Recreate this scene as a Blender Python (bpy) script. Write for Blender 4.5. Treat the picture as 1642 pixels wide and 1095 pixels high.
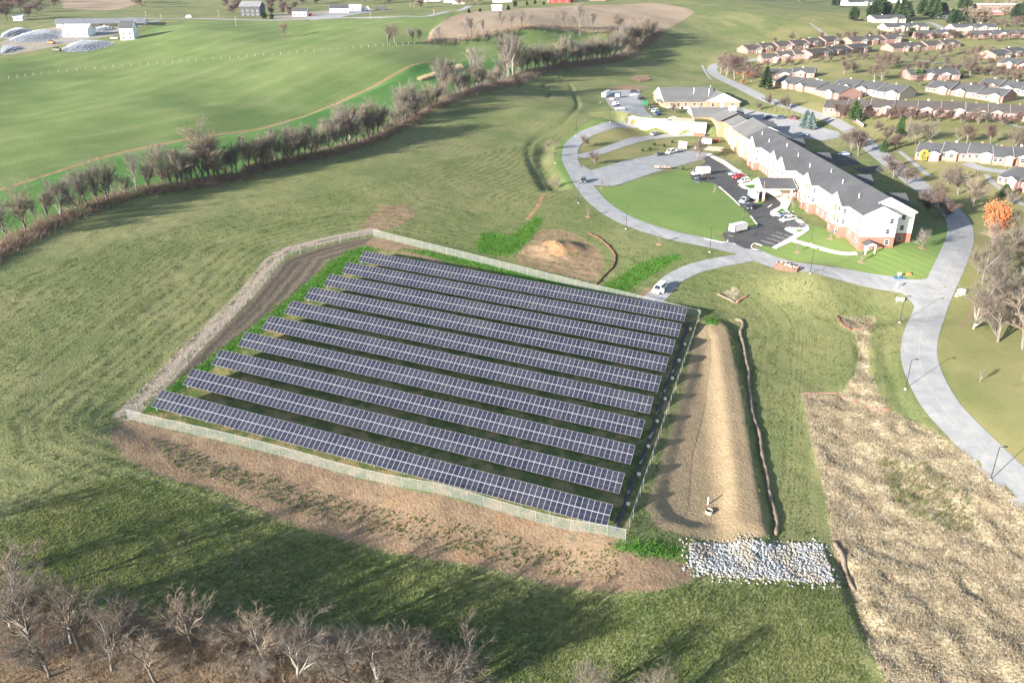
import bpy, bmesh, math, random
import numpy as np
from mathutils import Vector, Matrix
from mathutils.geometry import delaunay_2d_cdt
R = math.radians
for o in list(bpy.data.objects): bpy.data.objects.remove(o)
SC = bpy.context.scene
COL = SC.collection
# ------------------------------------------------------------------ camera
CZ = 82.0                                   # camera height over the datum (m)
FPX, IW, IH = 1277.0, 1642.0, 1095.0        # focal length in photo pixels (28 mm equivalent)
TH, RO = R(23.688), R(-0.1165)              # pitch down, roll
c_, s_ = math.cos(TH), math.sin(TH); cr, sr = math.cos(RO), math.sin(RO)
cam = bpy.data.cameras.new('camera'); camo = bpy.data.objects.new('camera', cam); COL.objects.link(camo)
r0 = Vector((1, 0, 0)); u0 = Vector((0, s_, c_)); f0 = Vector((0, c_, -s_))
rv = r0*cr + u0*sr; uv = u0*cr - r0*sr
M = Matrix((rv, uv, -f0)).transposed().to_4x4(); M.translation = (0, 0, CZ)
camo.matrix_world = M
cam.sensor_width = 36; cam.lens = 36*FPX/IW; cam.clip_start = 1; cam.clip_end = 8000
SC.camera = camo
# ------------------------------------------------------------------ sky and sun
SUN_EL = R(14.6); SUN_DIR = Vector((-0.80, -0.60, 0)).normalized()   # towards the sun
world = bpy.data.worlds.new('World'); SC.world = world; world.use_nodes = True
wn = world.node_tree; wn.nodes.clear()
sky = wn.nodes.new('ShaderNodeTexSky'); sky.sky_type = 'NISHITA'; sky.sun_disc = False
sky.sun_elevation = SUN_EL; sky.sun_rotation = math.atan2(SUN_DIR.x, SUN_DIR.y)
sky.altitude = 150; sky.air_density = 1.0; sky.dust_density = 1.0; sky.ozone_density = 1.0
bg = wn.nodes.new('ShaderNodeBackground'); bg.inputs['Strength'].default_value = 0.082
wo = wn.nodes.new('ShaderNodeOutputWorld')
wn.links.new(sky.outputs[0], bg.inputs[0]); wn.links.new(bg.outputs[0], wo.inputs[0])
sun = bpy.data.lights.new('sun', 'SUN'); sun.energy = 5.0; sun.angle = R(0.53); sun.color = (1.0, 0.945, 0.86)
suno = bpy.data.objects.new('sun', sun); COL.objects.link(suno)
sd = Vector((SUN_DIR.x*math.cos(SUN_EL), SUN_DIR.y*math.cos(SUN_EL), math.sin(SUN_EL)))
suno.rotation_euler = sd.to_track_quat('Z', 'Y').to_euler(); suno.location = (-200, -150, 200)
SC.view_settings.view_transform = 'Standard'; SC.view_settings.look = 'None'
SC.view_settings.exposure = 1.85; SC.view_settings.gamma = 1.0
try: SC.view_settings.use_curve_mapping = False
except Exception: pass
SC.cycles.max_bounces = 6; SC.cycles.diffuse_bounces = 3; SC.cycles.transparent_max_bounces = 24
SC.cycles.volume_bounces = 0; SC.cycles.use_denoising = True; SC.cycles.denoiser = 'OPENIMAGEDENOISE'; SC.cycles.denoising_prefilter = 'ACCURATE'
rng = np.random.default_rng(7); random.seed(7)

# ------------------------------------------------------------------ helpers: materials
def lin(h):
    h = h.lstrip('#'); v = [int(h[i:i+2], 16)/255 for i in (0, 2, 4)]
    return tuple((x/12.92 if x <= .04045 else ((x+.055)/1.055)**2.4) for x in v)
class NT:
    def __init__(s, name):
        s.m = bpy.data.materials.new(name); s.m.use_nodes = True; s.t = s.m.node_tree; s.t.nodes.clear()
        s.out = s.n('ShaderNodeOutputMaterial'); s.b = s.n('ShaderNodeBsdfPrincipled')
        s.l(s.b.outputs[0], s.out.inputs['Surface'])
    def n(s, k, **kw):
        q = s.t.nodes.new(k)
        for a, v in kw.items(): setattr(q, a, v)
        return q
    def l(s, a, b): s.t.links.new(a, b)
    def math(s, op, a, b=None, c=None, clamp=False):
        q = s.n('ShaderNodeMath', operation=op); q.use_clamp = clamp
        for i, v in enumerate((a, b, c)):
            if v is None: continue
            if isinstance(v, (int, float)): q.inputs[i].default_value = v
            else: s.l(v, q.inputs[i])
        return q.outputs[0]
    def mix(s, f, a, b, mode='MIX'):
        q = s.n('ShaderNodeMix', data_type='RGBA', blend_type=mode)
        for i, v in ((0, f), (6, a), (7, b)):
            if isinstance(v, (int, float)): q.inputs[i].default_value = v
            elif isinstance(v, (tuple, list)): q.inputs[i].default_value = (*v[:3], 1)
            else: s.l(v, q.inputs[i])
        return q.outputs[2]
    def noise(s, scale, detail=3, rough=.55, vec=None, dim='3D'):
        q = s.n('ShaderNodeTexNoise', noise_dimensions=dim); q.inputs['Scale'].default_value = scale
        q.inputs['Detail'].default_value = detail; q.inputs['Roughness'].default_value = rough
        if vec is not None: s.l(vec, q.inputs['Vector'])
        return q.outputs['Fac']
    def ramp(s, f, a, b):           # linear remap a..b -> 0..1, clamped
        q = s.n('ShaderNodeMapRange'); q.inputs['From Min'].default_value = a; q.inputs['From Max'].default_value = b
        s.l(f, q.inputs['Value']); return q.outputs[0]
    def attr(s, name):
        q = s.n('ShaderNodeAttribute'); q.attribute_name = name; return q.outputs['Fac']
    def coord(s, kind='Object'):
        return s.n('ShaderNodeTexCoord').outputs[kind]
    def geo(s): return s.n('ShaderNodeNewGeometry').outputs['Position']
    def bump(s, h, strength, dist):
        q = s.n('ShaderNodeBump'); q.inputs['Strength'].default_value = strength; q.inputs['Distance'].default_value = dist
        s.l(h, q.inputs['Height']); s.l(q.outputs[0], s.b.inputs['Normal'])
MATS = {}
def mat(name, col, rough=.8, var=.12, scale=1.5, metal=0., spec=.3, bump=0., bscale=None, col2=None, emis=None):
    if name in MATS: return MATS[name]
    if isinstance(col, str): col = lin(col)
    if isinstance(col2, str): col2 = lin(col2)
    t = NT(name); pos = t.geo()
    n = t.noise(scale, 4, .6, pos)
    if col2 is None:
        dark = tuple(x*(1-var) for x in col); lite = tuple(min(1, x*(1+var)) for x in col)
    else: dark, lite = col, col2
    t.l(t.mix(t.ramp(n, .35, .65), dark, lite), t.b.inputs['Base Color'])
    t.b.inputs['Roughness'].default_value = rough; t.b.inputs['Metallic'].default_value = metal
    t.b.inputs['Specular IOR Level'].default_value = spec
    if bump:
        t.bump(t.noise(bscale or scale*6, 3, .6, pos), bump, .05)
    MATS[name] = t.m; return t.m

# ------------------------------------------------------------------ helpers: meshes
def link(name, me, parent=None, loc=None):
    o = bpy.data.objects.new(name, me); COL.objects.link(o)
    if parent is not None: o.parent = parent
    if loc is not None: o.location = loc
    return o
def tag(o, label=None, cat=None, group=None, kind=None):
    if label: o['label'] = label
    if cat: o['category'] = cat
    if group: o['group'] = group
    if kind: o['kind'] = kind
    return o
def thing(name, label, cat, loc=(0, 0, 0), rz=0., group=None):
    o = bpy.data.objects.new(name, None); COL.objects.link(o); o.empty_display_size = .5
    o.location = loc; o.rotation_euler = (0, 0, rz)
    return tag(o, label, cat, group)
def raw(name, V, F, mats, mi=None, smooth=False):
    """mesh from numpy vertices and a face array (n,3) or (n,4) or a list"""
    me = bpy.data.meshes.new(name)
    if isinstance(F, np.ndarray):
        k = F.shape[1]; nf = len(F)
        me.vertices.add(len(V)); me.vertices.foreach_set('co', np.asarray(V, np.float32).ravel())
        me.loops.add(nf*k); me.loops.foreach_set('vertex_index', F.astype(np.int32).ravel())
        me.polygons.add(nf); me.polygons.foreach_set('loop_start', np.arange(0, nf*k, k, dtype=np.int32))
        me.polygons.foreach_set('loop_total', np.full(nf, k, np.int32))
        me.update(calc_edges=True)
    else:
        me.from_pydata([tuple(map(float, v)) for v in V], [], F)
    for m in (mats if isinstance(mats, (list, tuple)) else [mats]): me.materials.append(m)
    if mi is not None: me.polygons.foreach_set('material_index', np.asarray(mi, np.int32))
    if smooth: me.polygons.foreach_set('use_smooth', np.ones(len(me.polygons), bool))
    me.update(); return me
class MB:
    def __init__(s): s.v = []; s.f = []; s.m = []
    def add(s, vs, fs, m=0):
        k = len(s.v); s.v += [tuple(map(float, p)) for p in vs]
        for f in fs: s.f.append(tuple(k+i for i in f)); s.m.append(m)
        return s
    def quad(s, a, b, c, d, m=0): return s.add((a, b, c, d), ((0, 1, 2, 3),), m)
    def box(s, x0, y0, z0, x1, y1, z1, m=0):
        return s.add([(x0,y0,z0),(x1,y0,z0),(x1,y1,z0),(x0,y1,z0),(x0,y0,z1),(x1,y0,z1),(x1,y1,z1),(x0,y1,z1)],
              [(0,3,2,1),(4,5,6,7),(0,1,5,4),(1,2,6,5),(2,3,7,6),(3,0,4,7)], m)
    def obox(s, c, ux, uy, uz, m=0):       # box from centre and half vectors
        c, ux, uy, uz = map(Vector, (c, ux, uy, uz))
        P = [c+a*ux+b*uy+d*uz for d in (-1, 1) for a, b in ((-1,-1),(1,-1),(1,1),(-1,1))]
        return s.add(P, [(0,3,2,1),(4,5,6,7),(0,1,5,4),(1,2,6,5),(2,3,7,6),(3,0,4,7)], m)
    def beam(s, a, b, w, h=None, m=0):     # square bar a->b
        a, b = Vector(a), Vector(b); d = (b-a); L = d.length
        if L < 1e-6: return s
        d /= L; side = d.cross(Vector((0, 0, 1)))
        side = Vector((1, 0, 0)) if side.length < .05 else side.normalized()
        up = side.cross(d); h = h or w
        return s.obox((a+b)/2, d*(L/2), side*(w/2), up*(h/2), m)
    def prism(s, poly, z0, z1, m=0):       # poly list of (x,y) ccw
        n = len(poly)
        s.add([(x, y, z0) for x, y in poly]+[(x, y, z1) for x, y in poly],
              [tuple(range(n-1, -1, -1)), tuple(range(n, 2*n))]+[(i, (i+1) % n, n+(i+1) % n, n+i) for i in range(n)], m)
        return s
    def cyl(s, a, b, r0, r1=None, n=8, m=0, cap=True):
        a, b = Vector(a), Vector(b); d = (b-a).normalized(); r1 = r0 if r1 is None else r1
        x = d.orthogonal().normalized(); y = d.cross(x)
        P = [a+r0*(math.cos(2*math.pi*i/n)*x+math.sin(2*math.pi*i/n)*y) for i in range(n)]
        P += [b+r1*(math.cos(2*math.pi*i/n)*x+math.sin(2*math.pi*i/n)*y) for i in range(n)]
        F = [(i, (i+1) % n, n+(i+1) % n, n+i) for i in range(n)]
        if cap: F += [tuple(range(n-1, -1, -1)), tuple(range(n, 2*n))]
        return s.add(P, F, m)
    def mesh(s, name, mats, smooth=False):
        me = bpy.data.meshes.new(name); me.from_pydata(s.v, [], s.f)
        for m in (mats if isinstance(mats, (list, tuple)) else [mats]): me.materials.append(m)
        me.polygons.foreach_set('material_index', s.m)
        if smooth: me.polygons.foreach_set('use_smooth', [True]*len(s.f))
        me.update(); return me
    def build(s, name, mats, parent=None, smooth=False, loc=None):
        return link(name, s.mesh(name, mats, smooth), parent, loc)
def copy_tree(o, parent=None):
    c = o.copy(); COL.objects.link(c)
    if parent is not None: c.parent = parent
    for ch in [x for x in o.children]: copy_tree(ch, c)
    return c
# ------------------------------------------------------------------ terrain
def ray(px, py):
    a = px-IW/2; b = py-IH/2
    X = (a*cr+b*sr)/FPX; Y = (-a*sr+b*cr)/FPX
    return np.array([X, c_-Y*s_, -s_-Y*c_])
def at(px, py, z):
    d = ray(px, py); return np.array([0, 0, CZ])+d*((z-CZ)/d[2])
def sm(t): t = np.clip(t, 0, 1); return t*t*(3-2*t)
# the solar field: position and slope fitted from the module grid
SO = np.array([16.953, 111.731, CZ-79.029]); SU = np.array([0.94056, -0.33341, -0.06465]); SV = np.array([3.0847, 8.6332, 0.5401])
Uh = SU[:2]/np.hypot(*SU[:2]); Vh = np.array([-Uh[1], Uh[0]])
gu = SU[2]/np.hypot(*SU[:2]); gv = SV[2]/np.hypot(*SV[:2])
def field_plane(x, y):
    return SO[2]-2.85+gu*((x-SO[0])*Uh[0]+(y-SO[1])*Uh[1])+gv*((x-SO[0])*Vh[0]+(y-SO[1])*Vh[1])
CP = [
(1452,624,3),(1442,517,5.5),(1500,455,9),(1555,370,12.3),(1480,300,14.5),(1299,439,10.5),(1138,404,10.5),(1003,367,12),(927,326,13.5),(905,250,15),
(1030,216,15.2),(1105,216,14.8),(1375,408,11.7),(1428,397,13.2),(1250,330,12.8),(1190,270,13.2),(1060,300,13.5),(1180,232,13.6),(1300,215,16.5),(1380,260,15.5),(1450,330,14),
(1620,770,0),(1600,560,6),(1600,640,4),(1300,600,0.8),(1230,480,5.5),(1260,425,9.5),(1300,760,-2.6),(1420,520,3.6),(1400,680,0.3),(1500,850,-3.5),(1330,900,-4.6),(1150,880,-2.8),(1220,930,-3.6),(1057,470,6.6),
(900,920,-2.6),(600,830,0.4),(300,740,4.6),(150,700,6.8),(180,560,9.2),
(821,1095,-4.5),(400,1095,-1),(0,1095,2.5),(1300,1095,-6.5),(1642,1095,-6),(0,800,6),
(1560,255,19),(1480,200,22),(1400,180,24),(1320,150,28),(1280,95,36),(1450,80,38),(1500,100,35),(1600,150,28),(1620,15,62),(1400,15,62),(1600,60,45),
(1110,182,21.8),(1000,165,21.8),(978,198,20.6),(923,222,17.2),(1130,110,29),(1200,160,24.5),(1250,190,19.5),
(20,395,15.5),(330,290,18.5),(640,200,24),(850,118,33),(1000,80,41),(1050,50,52),
(650,340,14),(800,200,22),(860,290,13.5),(500,300,16.5),(800,330,13),(700,270,17),
(100,250,25),(100,160,33),(100,100,43),(120,55,55),(200,5,71),(500,150,34),(600,95,45),(453,57,55),(700,20,65),(850,35,61),(1000,20,65),(1200,20,64),(1150,60,46),(300,130,38.5),(800,70,49)]
WP = [(-700,1600,105),(0,1600,105),(900,1600,105),(-1000,400,45),(1000,300,15),(-300,-200,0),(300,-200,-14),(0,-600,-10),(-1200,-300,10),(1300,-300,-5),(1100,900,60),(-900,900,75),(0,2600,130),(-1800,1500,110),(2000,1500,110)]
WA = at(1012, 211, 15.2)[:2]; WB = at(1112, 216, 14.8)[:2]          # retaining wall line
def wall_step(x, y):
    d = WB-WA; l = np.hypot(*d); d = d/l
    t = (x-WA[0])*d[0]+(y-WA[1])*d[1]; n = -(x-WA[0])*d[1]+(y-WA[1])*d[0]
    return 5.6*sm((n-0.3)/1.8)*sm((t+28)/28)*sm((l+30-t)/30)*sm((70-n)/50)
PXY = []; PZ = []
for a, b, z in CP: PXY.append(at(a, b, z)[:2]); PZ.append(z)
for i in np.linspace(-3, 94, 4):
    for k in (-0.9, 3, 6, 10.3):
        p = SO-SU*i+SV*k; PXY.append(p[:2]); PZ.append(field_plane(p[0], p[1]))
for x, y, z in WP: PXY.append((x, y)); PZ.append(z)
PXY = np.array(PXY); PZ = np.array(PZ)-wall_step(PXY[:, 0], PXY[:, 1])
def ker(r2): return 0.5*r2*np.log(np.maximum(r2, 1e-9))
TX = PXY/100.; TN = len(TX)
K = ker(((TX[:, None]-TX[None])**2).sum(-1))+np.eye(TN)*.0006
PP = np.c_[np.ones(TN), TX]
TC = np.linalg.solve(np.block([[K, PP], [PP.T, np.zeros((3, 3))]]), np.r_[PZ, 0, 0, 0])
def H0(x, y):
    o = TC[TN]+TC[TN+1]*x/100+TC[TN+2]*y/100
    for i in range(TN): o = o+TC[i]*ker((x/100-TX[i, 0])**2+(y/100-TX[i, 1])**2)
    return o+wall_step(x, y)
def axis(lo, a, b, hi, step, g=1.05, mx=26):
    mid = list(np.arange(a, b+1e-6, step)); L = []; s = step; x = a
    while x > lo: s = min(s*g, mx); x -= s; L.append(x)
    Rr = []; s = step; x = mid[-1]
    while x < hi: s = min(s*g, mx); x += s; Rr.append(x)
    return np.array(L[::-1]+mid+Rr)
GX = axis(-1900, -135, 150, 2100, 0.9, 1.035); GY = axis(-500, 66, 290, 2600, 0.9, 1.022)
MX, MY = np.meshgrid(GX, GY)
ZB = H0(MX, MY)
def bil(Zg, x, y):
    x = np.asarray(x, float); y = np.asarray(y, float)
    i = np.clip(np.searchsorted(GX, x)-1, 0, len(GX)-2); j = np.clip(np.searchsorted(GY, y)-1, 0, len(GY)-2)
    u = np.clip((x-GX[i])/(GX[i+1]-GX[i]), 0, 1); v = np.clip((y-GY[j])/(GY[j+1]-GY[j]), 0, 1)
    return (Zg[j, i]*(1-u)+Zg[j, i+1]*u)*(1-v)+(Zg[j+1, i]*(1-u)+Zg[j+1, i+1]*u)*v
ZG = ZB
def H(x, y): return bil(ZG, x, y)
TT = 40*1.012**np.arange(0, 390)
def hit(px, py):
    d = ray(px, py); P = np.array([0, 0, CZ])[None]+TT[:, None]*d[None]
    under = P[:, 2] < H(P[:, 0], P[:, 1])
    k = int(np.argmax(under)) if under.any() else len(TT)-1
    lo, hi = TT[max(k-1, 0)], TT[k]
    for _ in range(18):
        m = (lo+hi)/2; p = np.array([0, 0, CZ])+m*d
        if p[2] < H(p[0], p[1]): hi = m
        else: lo = m
    return np.array([0, 0, CZ])+lo*d
def hits(P): return np.array([hit(*p) for p in P])
def seg_dist(x, y, P):
    best = np.full(np.shape(x), 1e9); sg = np.ones(np.shape(x)); al = np.zeros(np.shape(x)); L = 0.
    for a, b in zip(P[:-1], P[1:]):
        d = b-a; l = np.hypot(*d)
        if l < 1e-6: continue
        t = np.clip(((x-a[0])*d[0]+(y-a[1])*d[1])/l**2, 0, 1)
        ex = x-a[0]-t*d[0]; ey = y-a[1]-t*d[1]; q = np.hypot(ex, ey); m = q < best
        best = np.where(m, q, best); sg = np.where(m, np.sign(d[0]*ey-d[1]*ex), sg); al = np.where(m, L+t*l, al); L += l
    return best, sg, al, L
def poly_sd(x, y, P):                 # signed distance, positive inside
    Q = np.vstack([P, P[:1]]); d, _, _, _ = seg_dist(x, y, Q)
    ins = np.zeros(np.shape(x), bool)
    for a, b in zip(Q[:-1], Q[1:]):
        c = ((a[1] > y) != (b[1] > y)) & (x < (b[0]-a[0])*(y-a[1])/((b[1]-a[1]) if abs(b[1]-a[1]) > 1e-9 else 1e-9)+a[0])
        ins ^= c
    return np.where(ins, d, -d)
def local(fn, P, pad, Zg):            # apply fn only near a polyline / polygon
    x0, y0 = P.min(0)-pad; x1, y1 = P.max(0)+pad
    i0, i1 = np.searchsorted(GX, (x0, x1)); j0, j1 = np.searchsorted(GY, (y0, y1))
    sl = (slice(j0, j1), slice(i0, i1)); Zg[sl] = fn(MX[sl], MY[sl], Zg[sl])
def smooth_line(P, n=8, closed=False):    # Catmull-Rom
    P = np.asarray(P, float); out = []
    if closed: Q = np.vstack([P[-1:], P, P[:2]])
    else: Q = np.vstack([2*P[:1]-P[1:2], P, 2*P[-1:]-P[-2:-1]])
    for i in range(1, len(Q)-2):
        for t in np.linspace(0, 1, n, endpoint=False):
            out.append(.5*((2*Q[i])+(-Q[i-1]+Q[i+1])*t+(2*Q[i-1]-5*Q[i]+4*Q[i+1]-Q[i+2])*t*t+(-Q[i-1]+3*Q[i]-3*Q[i+1]+Q[i+2])*t**3))
    if not closed: out.append(Q[-2])
    return np.array(out)
def W2(P): return hits(P)[:, :2]
# relief that the photograph shows: berm, basin, mound, ditches
FENCE_PX = [(205,672),(1003,866),(1122,509.5),(598.5,379),(546,389),(482,407),(454,419),(403,482),(300,583)]
FENCE = W2(FENCE_PX)
HEDGE = W2([(-90,450),(0,404),(51,376),(102,351),(153,333),(217,312),(286,302),(358,290),(400,276),(451,263),(502,253),(553,240),(600,225),(643,202),(676,182),(720,161),(758,148),(809,135),(846,120),(884,112),(922,106),(961,100),(986,96),(1012,84),(1037,69),(1058,48)])
BERM = W2([(1144,512),(1158,535),(1171,600),(1184,680),(1196,760),(1207,830),(1211,868)])
BASIN = W2([(1136,545),(1142,545),(1150,620),(1158,700),(1166,780),(1164,818),(1150,838),(1110,838),(1072,826),(1060,808),(1068,770),(1090,690),(1116,600)])
MOUND = W2([(893,402)])[0]
ZG = ZB.copy()
def f_berm(x, y, z):
    d, sg, al, L = seg_dist(x, y, BERM); n = d*sg      # left side positive (polyline runs toward the camera: left = right in picture)
    prof = np.where(n > 0, 1-sm((n-1.1)/2.5), 1-sm((-n-2.0)/5.0))
    return z+1.42*prof*sm((al+2)/8)*sm((L+3-al)/6)
local(f_berm, BERM, 14, ZG)
local(lambda x, y, z: z-.7*sm((poly_sd(x, y, BASIN)+1.6)/2.4), BASIN, 8, ZG)
def f_mound(x, y, z):
    r = np.hypot((x-MOUND[0])/11.5, (y-MOUND[1])/9.0); return z+2.6*(1-sm(r))*(1+.12*np.sin(x*1.1+y*.7))
local(f_mound, np.array([MOUND]), 16, ZG)
def ditch(px, depth, half, skew=0.):
    P = smooth_line(W2(px), 6)
    def f(x, y, z):
        d, sg, al, L = seg_dist(x, y, P); return z-depth*(1-sm(d/half))*sm(al/6+.3)*sm((L-al)/6+.3)
    local(f, P, half+2, ZG)
ditch([(880,232),(868,250),(872,272),(884,292),(895,305)], 1.7, 7.0)
ditch([(913,113),(905,121),(880,132),(872,139),(884,147),(878,156)], .9, 2.2)
ditch([(914,135),(922,152),(926,172),(905,195),(870,215),(850,232),(847,255),(860,285),(874,308)], .55, 2.4)
ditch([(1330,880),(1352,905),(1362,935),(1378,970),(1400,1030)], .9, 2.4)
ditch([(1376,545),(1382,565),(1384,590),(1380,605)], .8, 2.2)
ditch([(1420,530),(1418,570),(1432,615),(1458,665),(1500,705),(1560,750)], .35, 2.0)
BANK = W2([(201,680),(300,712),(420,760),(560,805),(700,845),(850,880),(1000,905),(1100,912)])
local(lambda x, y, z: z-.22*(1-sm(seg_dist(x, y, BANK)[0]/5.5)), BANK, 6, ZG)
# ------------------------------------------------------------------ ground regions (photo outlines dropped on the terrain)
TRACK_PX = [(-40,318),(0,302),(69,280),(179,245),(294,222),(400,203),(477,181),(528,161),(579,141),(630,120),(681,102),(720,94.6)]
REG = {}
def region(name, *polys): REG[name] = [W2(p) for p in polys]
def pline(name, px, half): REG.setdefault('_'+name, []).append((smooth_line(W2(px), 4), half))
hp = [(0,404),(51,376),(102,351),(153,333),(217,312),(286,302),(358,290),(400,276),(451,263),(502,253),(553,240),(600,225),(643,202),(676,182),(720,161),(758,148),(809,135),(846,120),(884,112),(922,106),(961,100),(986,96),(1012,84)]
region('wheat', [(-400,470)]+hp+[(990,60),(915,48),(820,49),(758,61),(690,70),(690,50),(727,26),(750,20),(700,24),(484,34),(300,34),(256,38),(190,70),(60,88),(0,100),(-300,110)])
region('strip', [(x, y+3) for x, y in TRACK_PX]+[(800,88),(880,74),(940,62),(1000,70)]+hp[::-1]+[(-90,450)])
region('brown', [(689,51),(727,25.6),(820,15),(922,10),(1050,5),(1117,18),(1063,49),(1030,52),(986,51),(922,49),(871,45),(820,49),(758,61),(681,69)],
       [(100,-5),(100,14),(180,18),(210,10),(235,0)])
region('soil', [(201,672),(175,690),(180,712),(215,745),(280,770),(340,785),(420,820),(480,845),(560,868),(640,890),(740,905),(800,915),(880,935),(950,948),(1010,950),(1060,945),(1112,932),(1105,905),(1060,893),(1000,880),(1003,866),(900,842),(700,793),(500,744),(300,696)],
       [(575,374),(588,350),(610,331),(655,328),(668,342),(640,364),(600,372)], [(598,380),(640,388),(690,405),(720,425),(700,424),(640,402),(600,398),(575,398)],
       [(825,420),(840,385),(870,368),(905,368),(940,385),(965,405),(970,425),(955,450),(930,448),(880,435)], [(1020,488),(1030,466),(1040,462),(1046,470),(1038,482),(1030,490)],
       [(968,149),(985,140),(1010,136),(1035,138),(1036,143),(1000,146)])
region('array', [(x, y) for x, y in FENCE_PX])
region('seeded', [(236,648),(262,622),(300,583),(403,482),(422,458),(454,419),(482,407),(546,389),(598,380),(585,392),(560,403),(530,421),(495,452),(455,485),(415,517),(375,545),(330,578),(290,608),(255,634)])
region('lush', [(228,656),(255,634),(290,608),(330,578),(375,545),(415,517),(455,485),(495,452),(530,421),(560,403),(583,395),(600,398),(575,425),(545,443),(515,463),(480,487),(445,512),(412,540),(372,566),(330,598),(282,632),(250,660)],
       [(762,402),(772,375),(790,372),(815,380),(840,365),(862,345),(868,355),(848,385),(830,405),(800,412)],
       [(960,463),(990,445),(1020,425),(1060,412),(1085,408),(1095,412),(1070,425),(1040,445),(1000,470),(975,470)],
       [(976,880),(1000,868),(1060,870),(1095,880),(1090,893),(1030,892)], [(1130,522),(1137,507),(1150,512),(1150,520)],
       [(640,398),(700,415),(780,432),(880,456),(960,478),(1000,486),(1000,482),(900,452),(780,424),(690,404)])
region('basin', [(1120,524),(1136,512),(1150,512),(1168,535),(1188,620),(1203,720),(1218,800),(1232,862),(1180,872),(1110,862),(1050,845),(1035,815),(1060,740),(1090,650),(1106,570)])
region('lawn', [(1262,378),(1290,358),(1330,368),(1374,400),(1432,398),(1500,370),(1520,360),(1515,400),(1495,435),(1478,447),(1440,447),(1380,436),(1300,421),(1215,402),(1225,392)],
       [(949,302),(984,298.5),(1042,284),(1101,272),(1114,291),(1142,293),(1158,307),(1178,323),(1200,342),(1214,361),(1203,366),(1145,376),(1163,387),(1129,383),(1076,371),(1025,359),(986,341),(963,323)],
       [(1150,262),(1180,268),(1215,288),(1240,300),(1262,315),(1300,345),(1250,340),(1200,300)], [(920,300),(905,240),(930,215),(1000,196),(960,190),(900,225),(890,260),(905,300)])
region('turf', [(1700,840),(1642,790),(1567,683),(1516,619),(1500,568),(1511,512),(1540,440),(1561,376),(1516,320),(1447,269),(1388,215),(1335,190),(1240,172),(1165,133),(1130,116),(1135,104),(1150,95),(1195,80),(1250,45),(1330,20),(1642,-8),(1900,-10),(1900,840)],
       [(930,262),(1000,257),(1090,238),(1140,230),(1130,222),(1050,226),(960,248)], [(935,247),(1000,228),(1040,214),(1010,202),(960,214),(930,235)], [(1035,180),(1075,178),(1100,186),(1100,192),(1047,192)])
region('tussock', [(1284,630),(1345,630),(1386,650),(1432,659),(1478,683),(1542,719),(1600,775),(1642,810),(1700,840),(1700,1150),(1440,1150),(1400,1050),(1362,945),(1335,880),(1325,800),(1305,720)],
       [(1340,507),(1406,507),(1400,525),(1392,545),(1393,580),(1400,610),(1415,640),(1430,660),(1390,655),(1350,632),(1372,600),(1378,560),(1370,535),(1348,523)], [(1160,470),(1176,458),(1186,468),(1180,486)], [(668,128),(690,121),(720,110),(748,104),(745,112),(700,124),(675,130)])
region('litter', [(-80,960),(100,985),(200,990),(300,985),(420,1000),(560,1010),(690,1015),(760,1060),(790,1120),(800,1250),(-150,1250)], [(-60,1015),(-40,1100),(60,1180),(40,1040)],
       [(1535,530),(1560,505),(1600,512),(1642,530),(1700,520),(1700,480),(1642,440),(1590,470),(1560,490)])
region('yard', [(0,68),(50,50),(100,42),(160,40),(200,47),(190,56),(110,70),(60,80),(0,92)], [(440,22),(590,12),(600,18),(540,30),(440,32)])
pline('dirt', TRACK_PX, .85); pline('dirt', [(835,82),(870,72),(895,62),(915,50)], .5); pline('dirt', [(400,203),(300,240),(200,262),(60,300)], .2)
pline('dirt', [(450,60),(465,57),(480,53)], .8)
pline('path', [(203,664),(297,569),(394,472),(444,410),(476,397),(543,380),(597,370)], 2.3)
pline('dirt', [(872,310),(862,330),(846,352)], .7)
pline('rut', [(20,850),(60,800),(170,735),(240,770),(290,860),(330,930)], .5); pline('rut', [(0,700),(90,640),(200,520),(330,430)], .3)
pline('rut', [(640,240),(655,270),(690,310)], .25); pline('rut', [(648,240),(664,270),(700,310)], .25)
xs, ys = MX.ravel(), MY.ravel(); ATT = {}
CL = 9.0
for k, P in list(REG.items()):
    v = np.full(len(xs), -CL, np.float32)
    if k[0] == '_':
        for L, h in P:
            pad = h+CL; m = (xs > L[:, 0].min()-pad) & (xs < L[:, 0].max()+pad) & (ys > L[:, 1].min()-pad) & (ys < L[:, 1].max()+pad)
            v[m] = np.maximum(v[m], h-seg_dist(xs[m], ys[m], L)[0])
    else:
        for L in P:
            m = (xs > L[:, 0].min()-CL) & (xs < L[:, 0].max()+CL) & (ys > L[:, 1].min()-CL) & (ys < L[:, 1].max()+CL)
            v[m] = np.maximum(v[m], poly_sd(xs[m], ys[m], L))
    ATT[k.strip('_')] = np.clip(v, -CL, CL)
d_, s2, _, _ = seg_dist(xs, ys, HEDGE)
ATT['row'] = np.clip(d_*s2, -400, 400)
# tractor passes round the solar field follow its outline
fd = -poly_sd(xs, ys, FENCE); w = sm((60-fd)/40)*(fd > -3)
ATT['row2'] = np.clip(fd, -50, 400); ATT['rw'] = w
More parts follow.
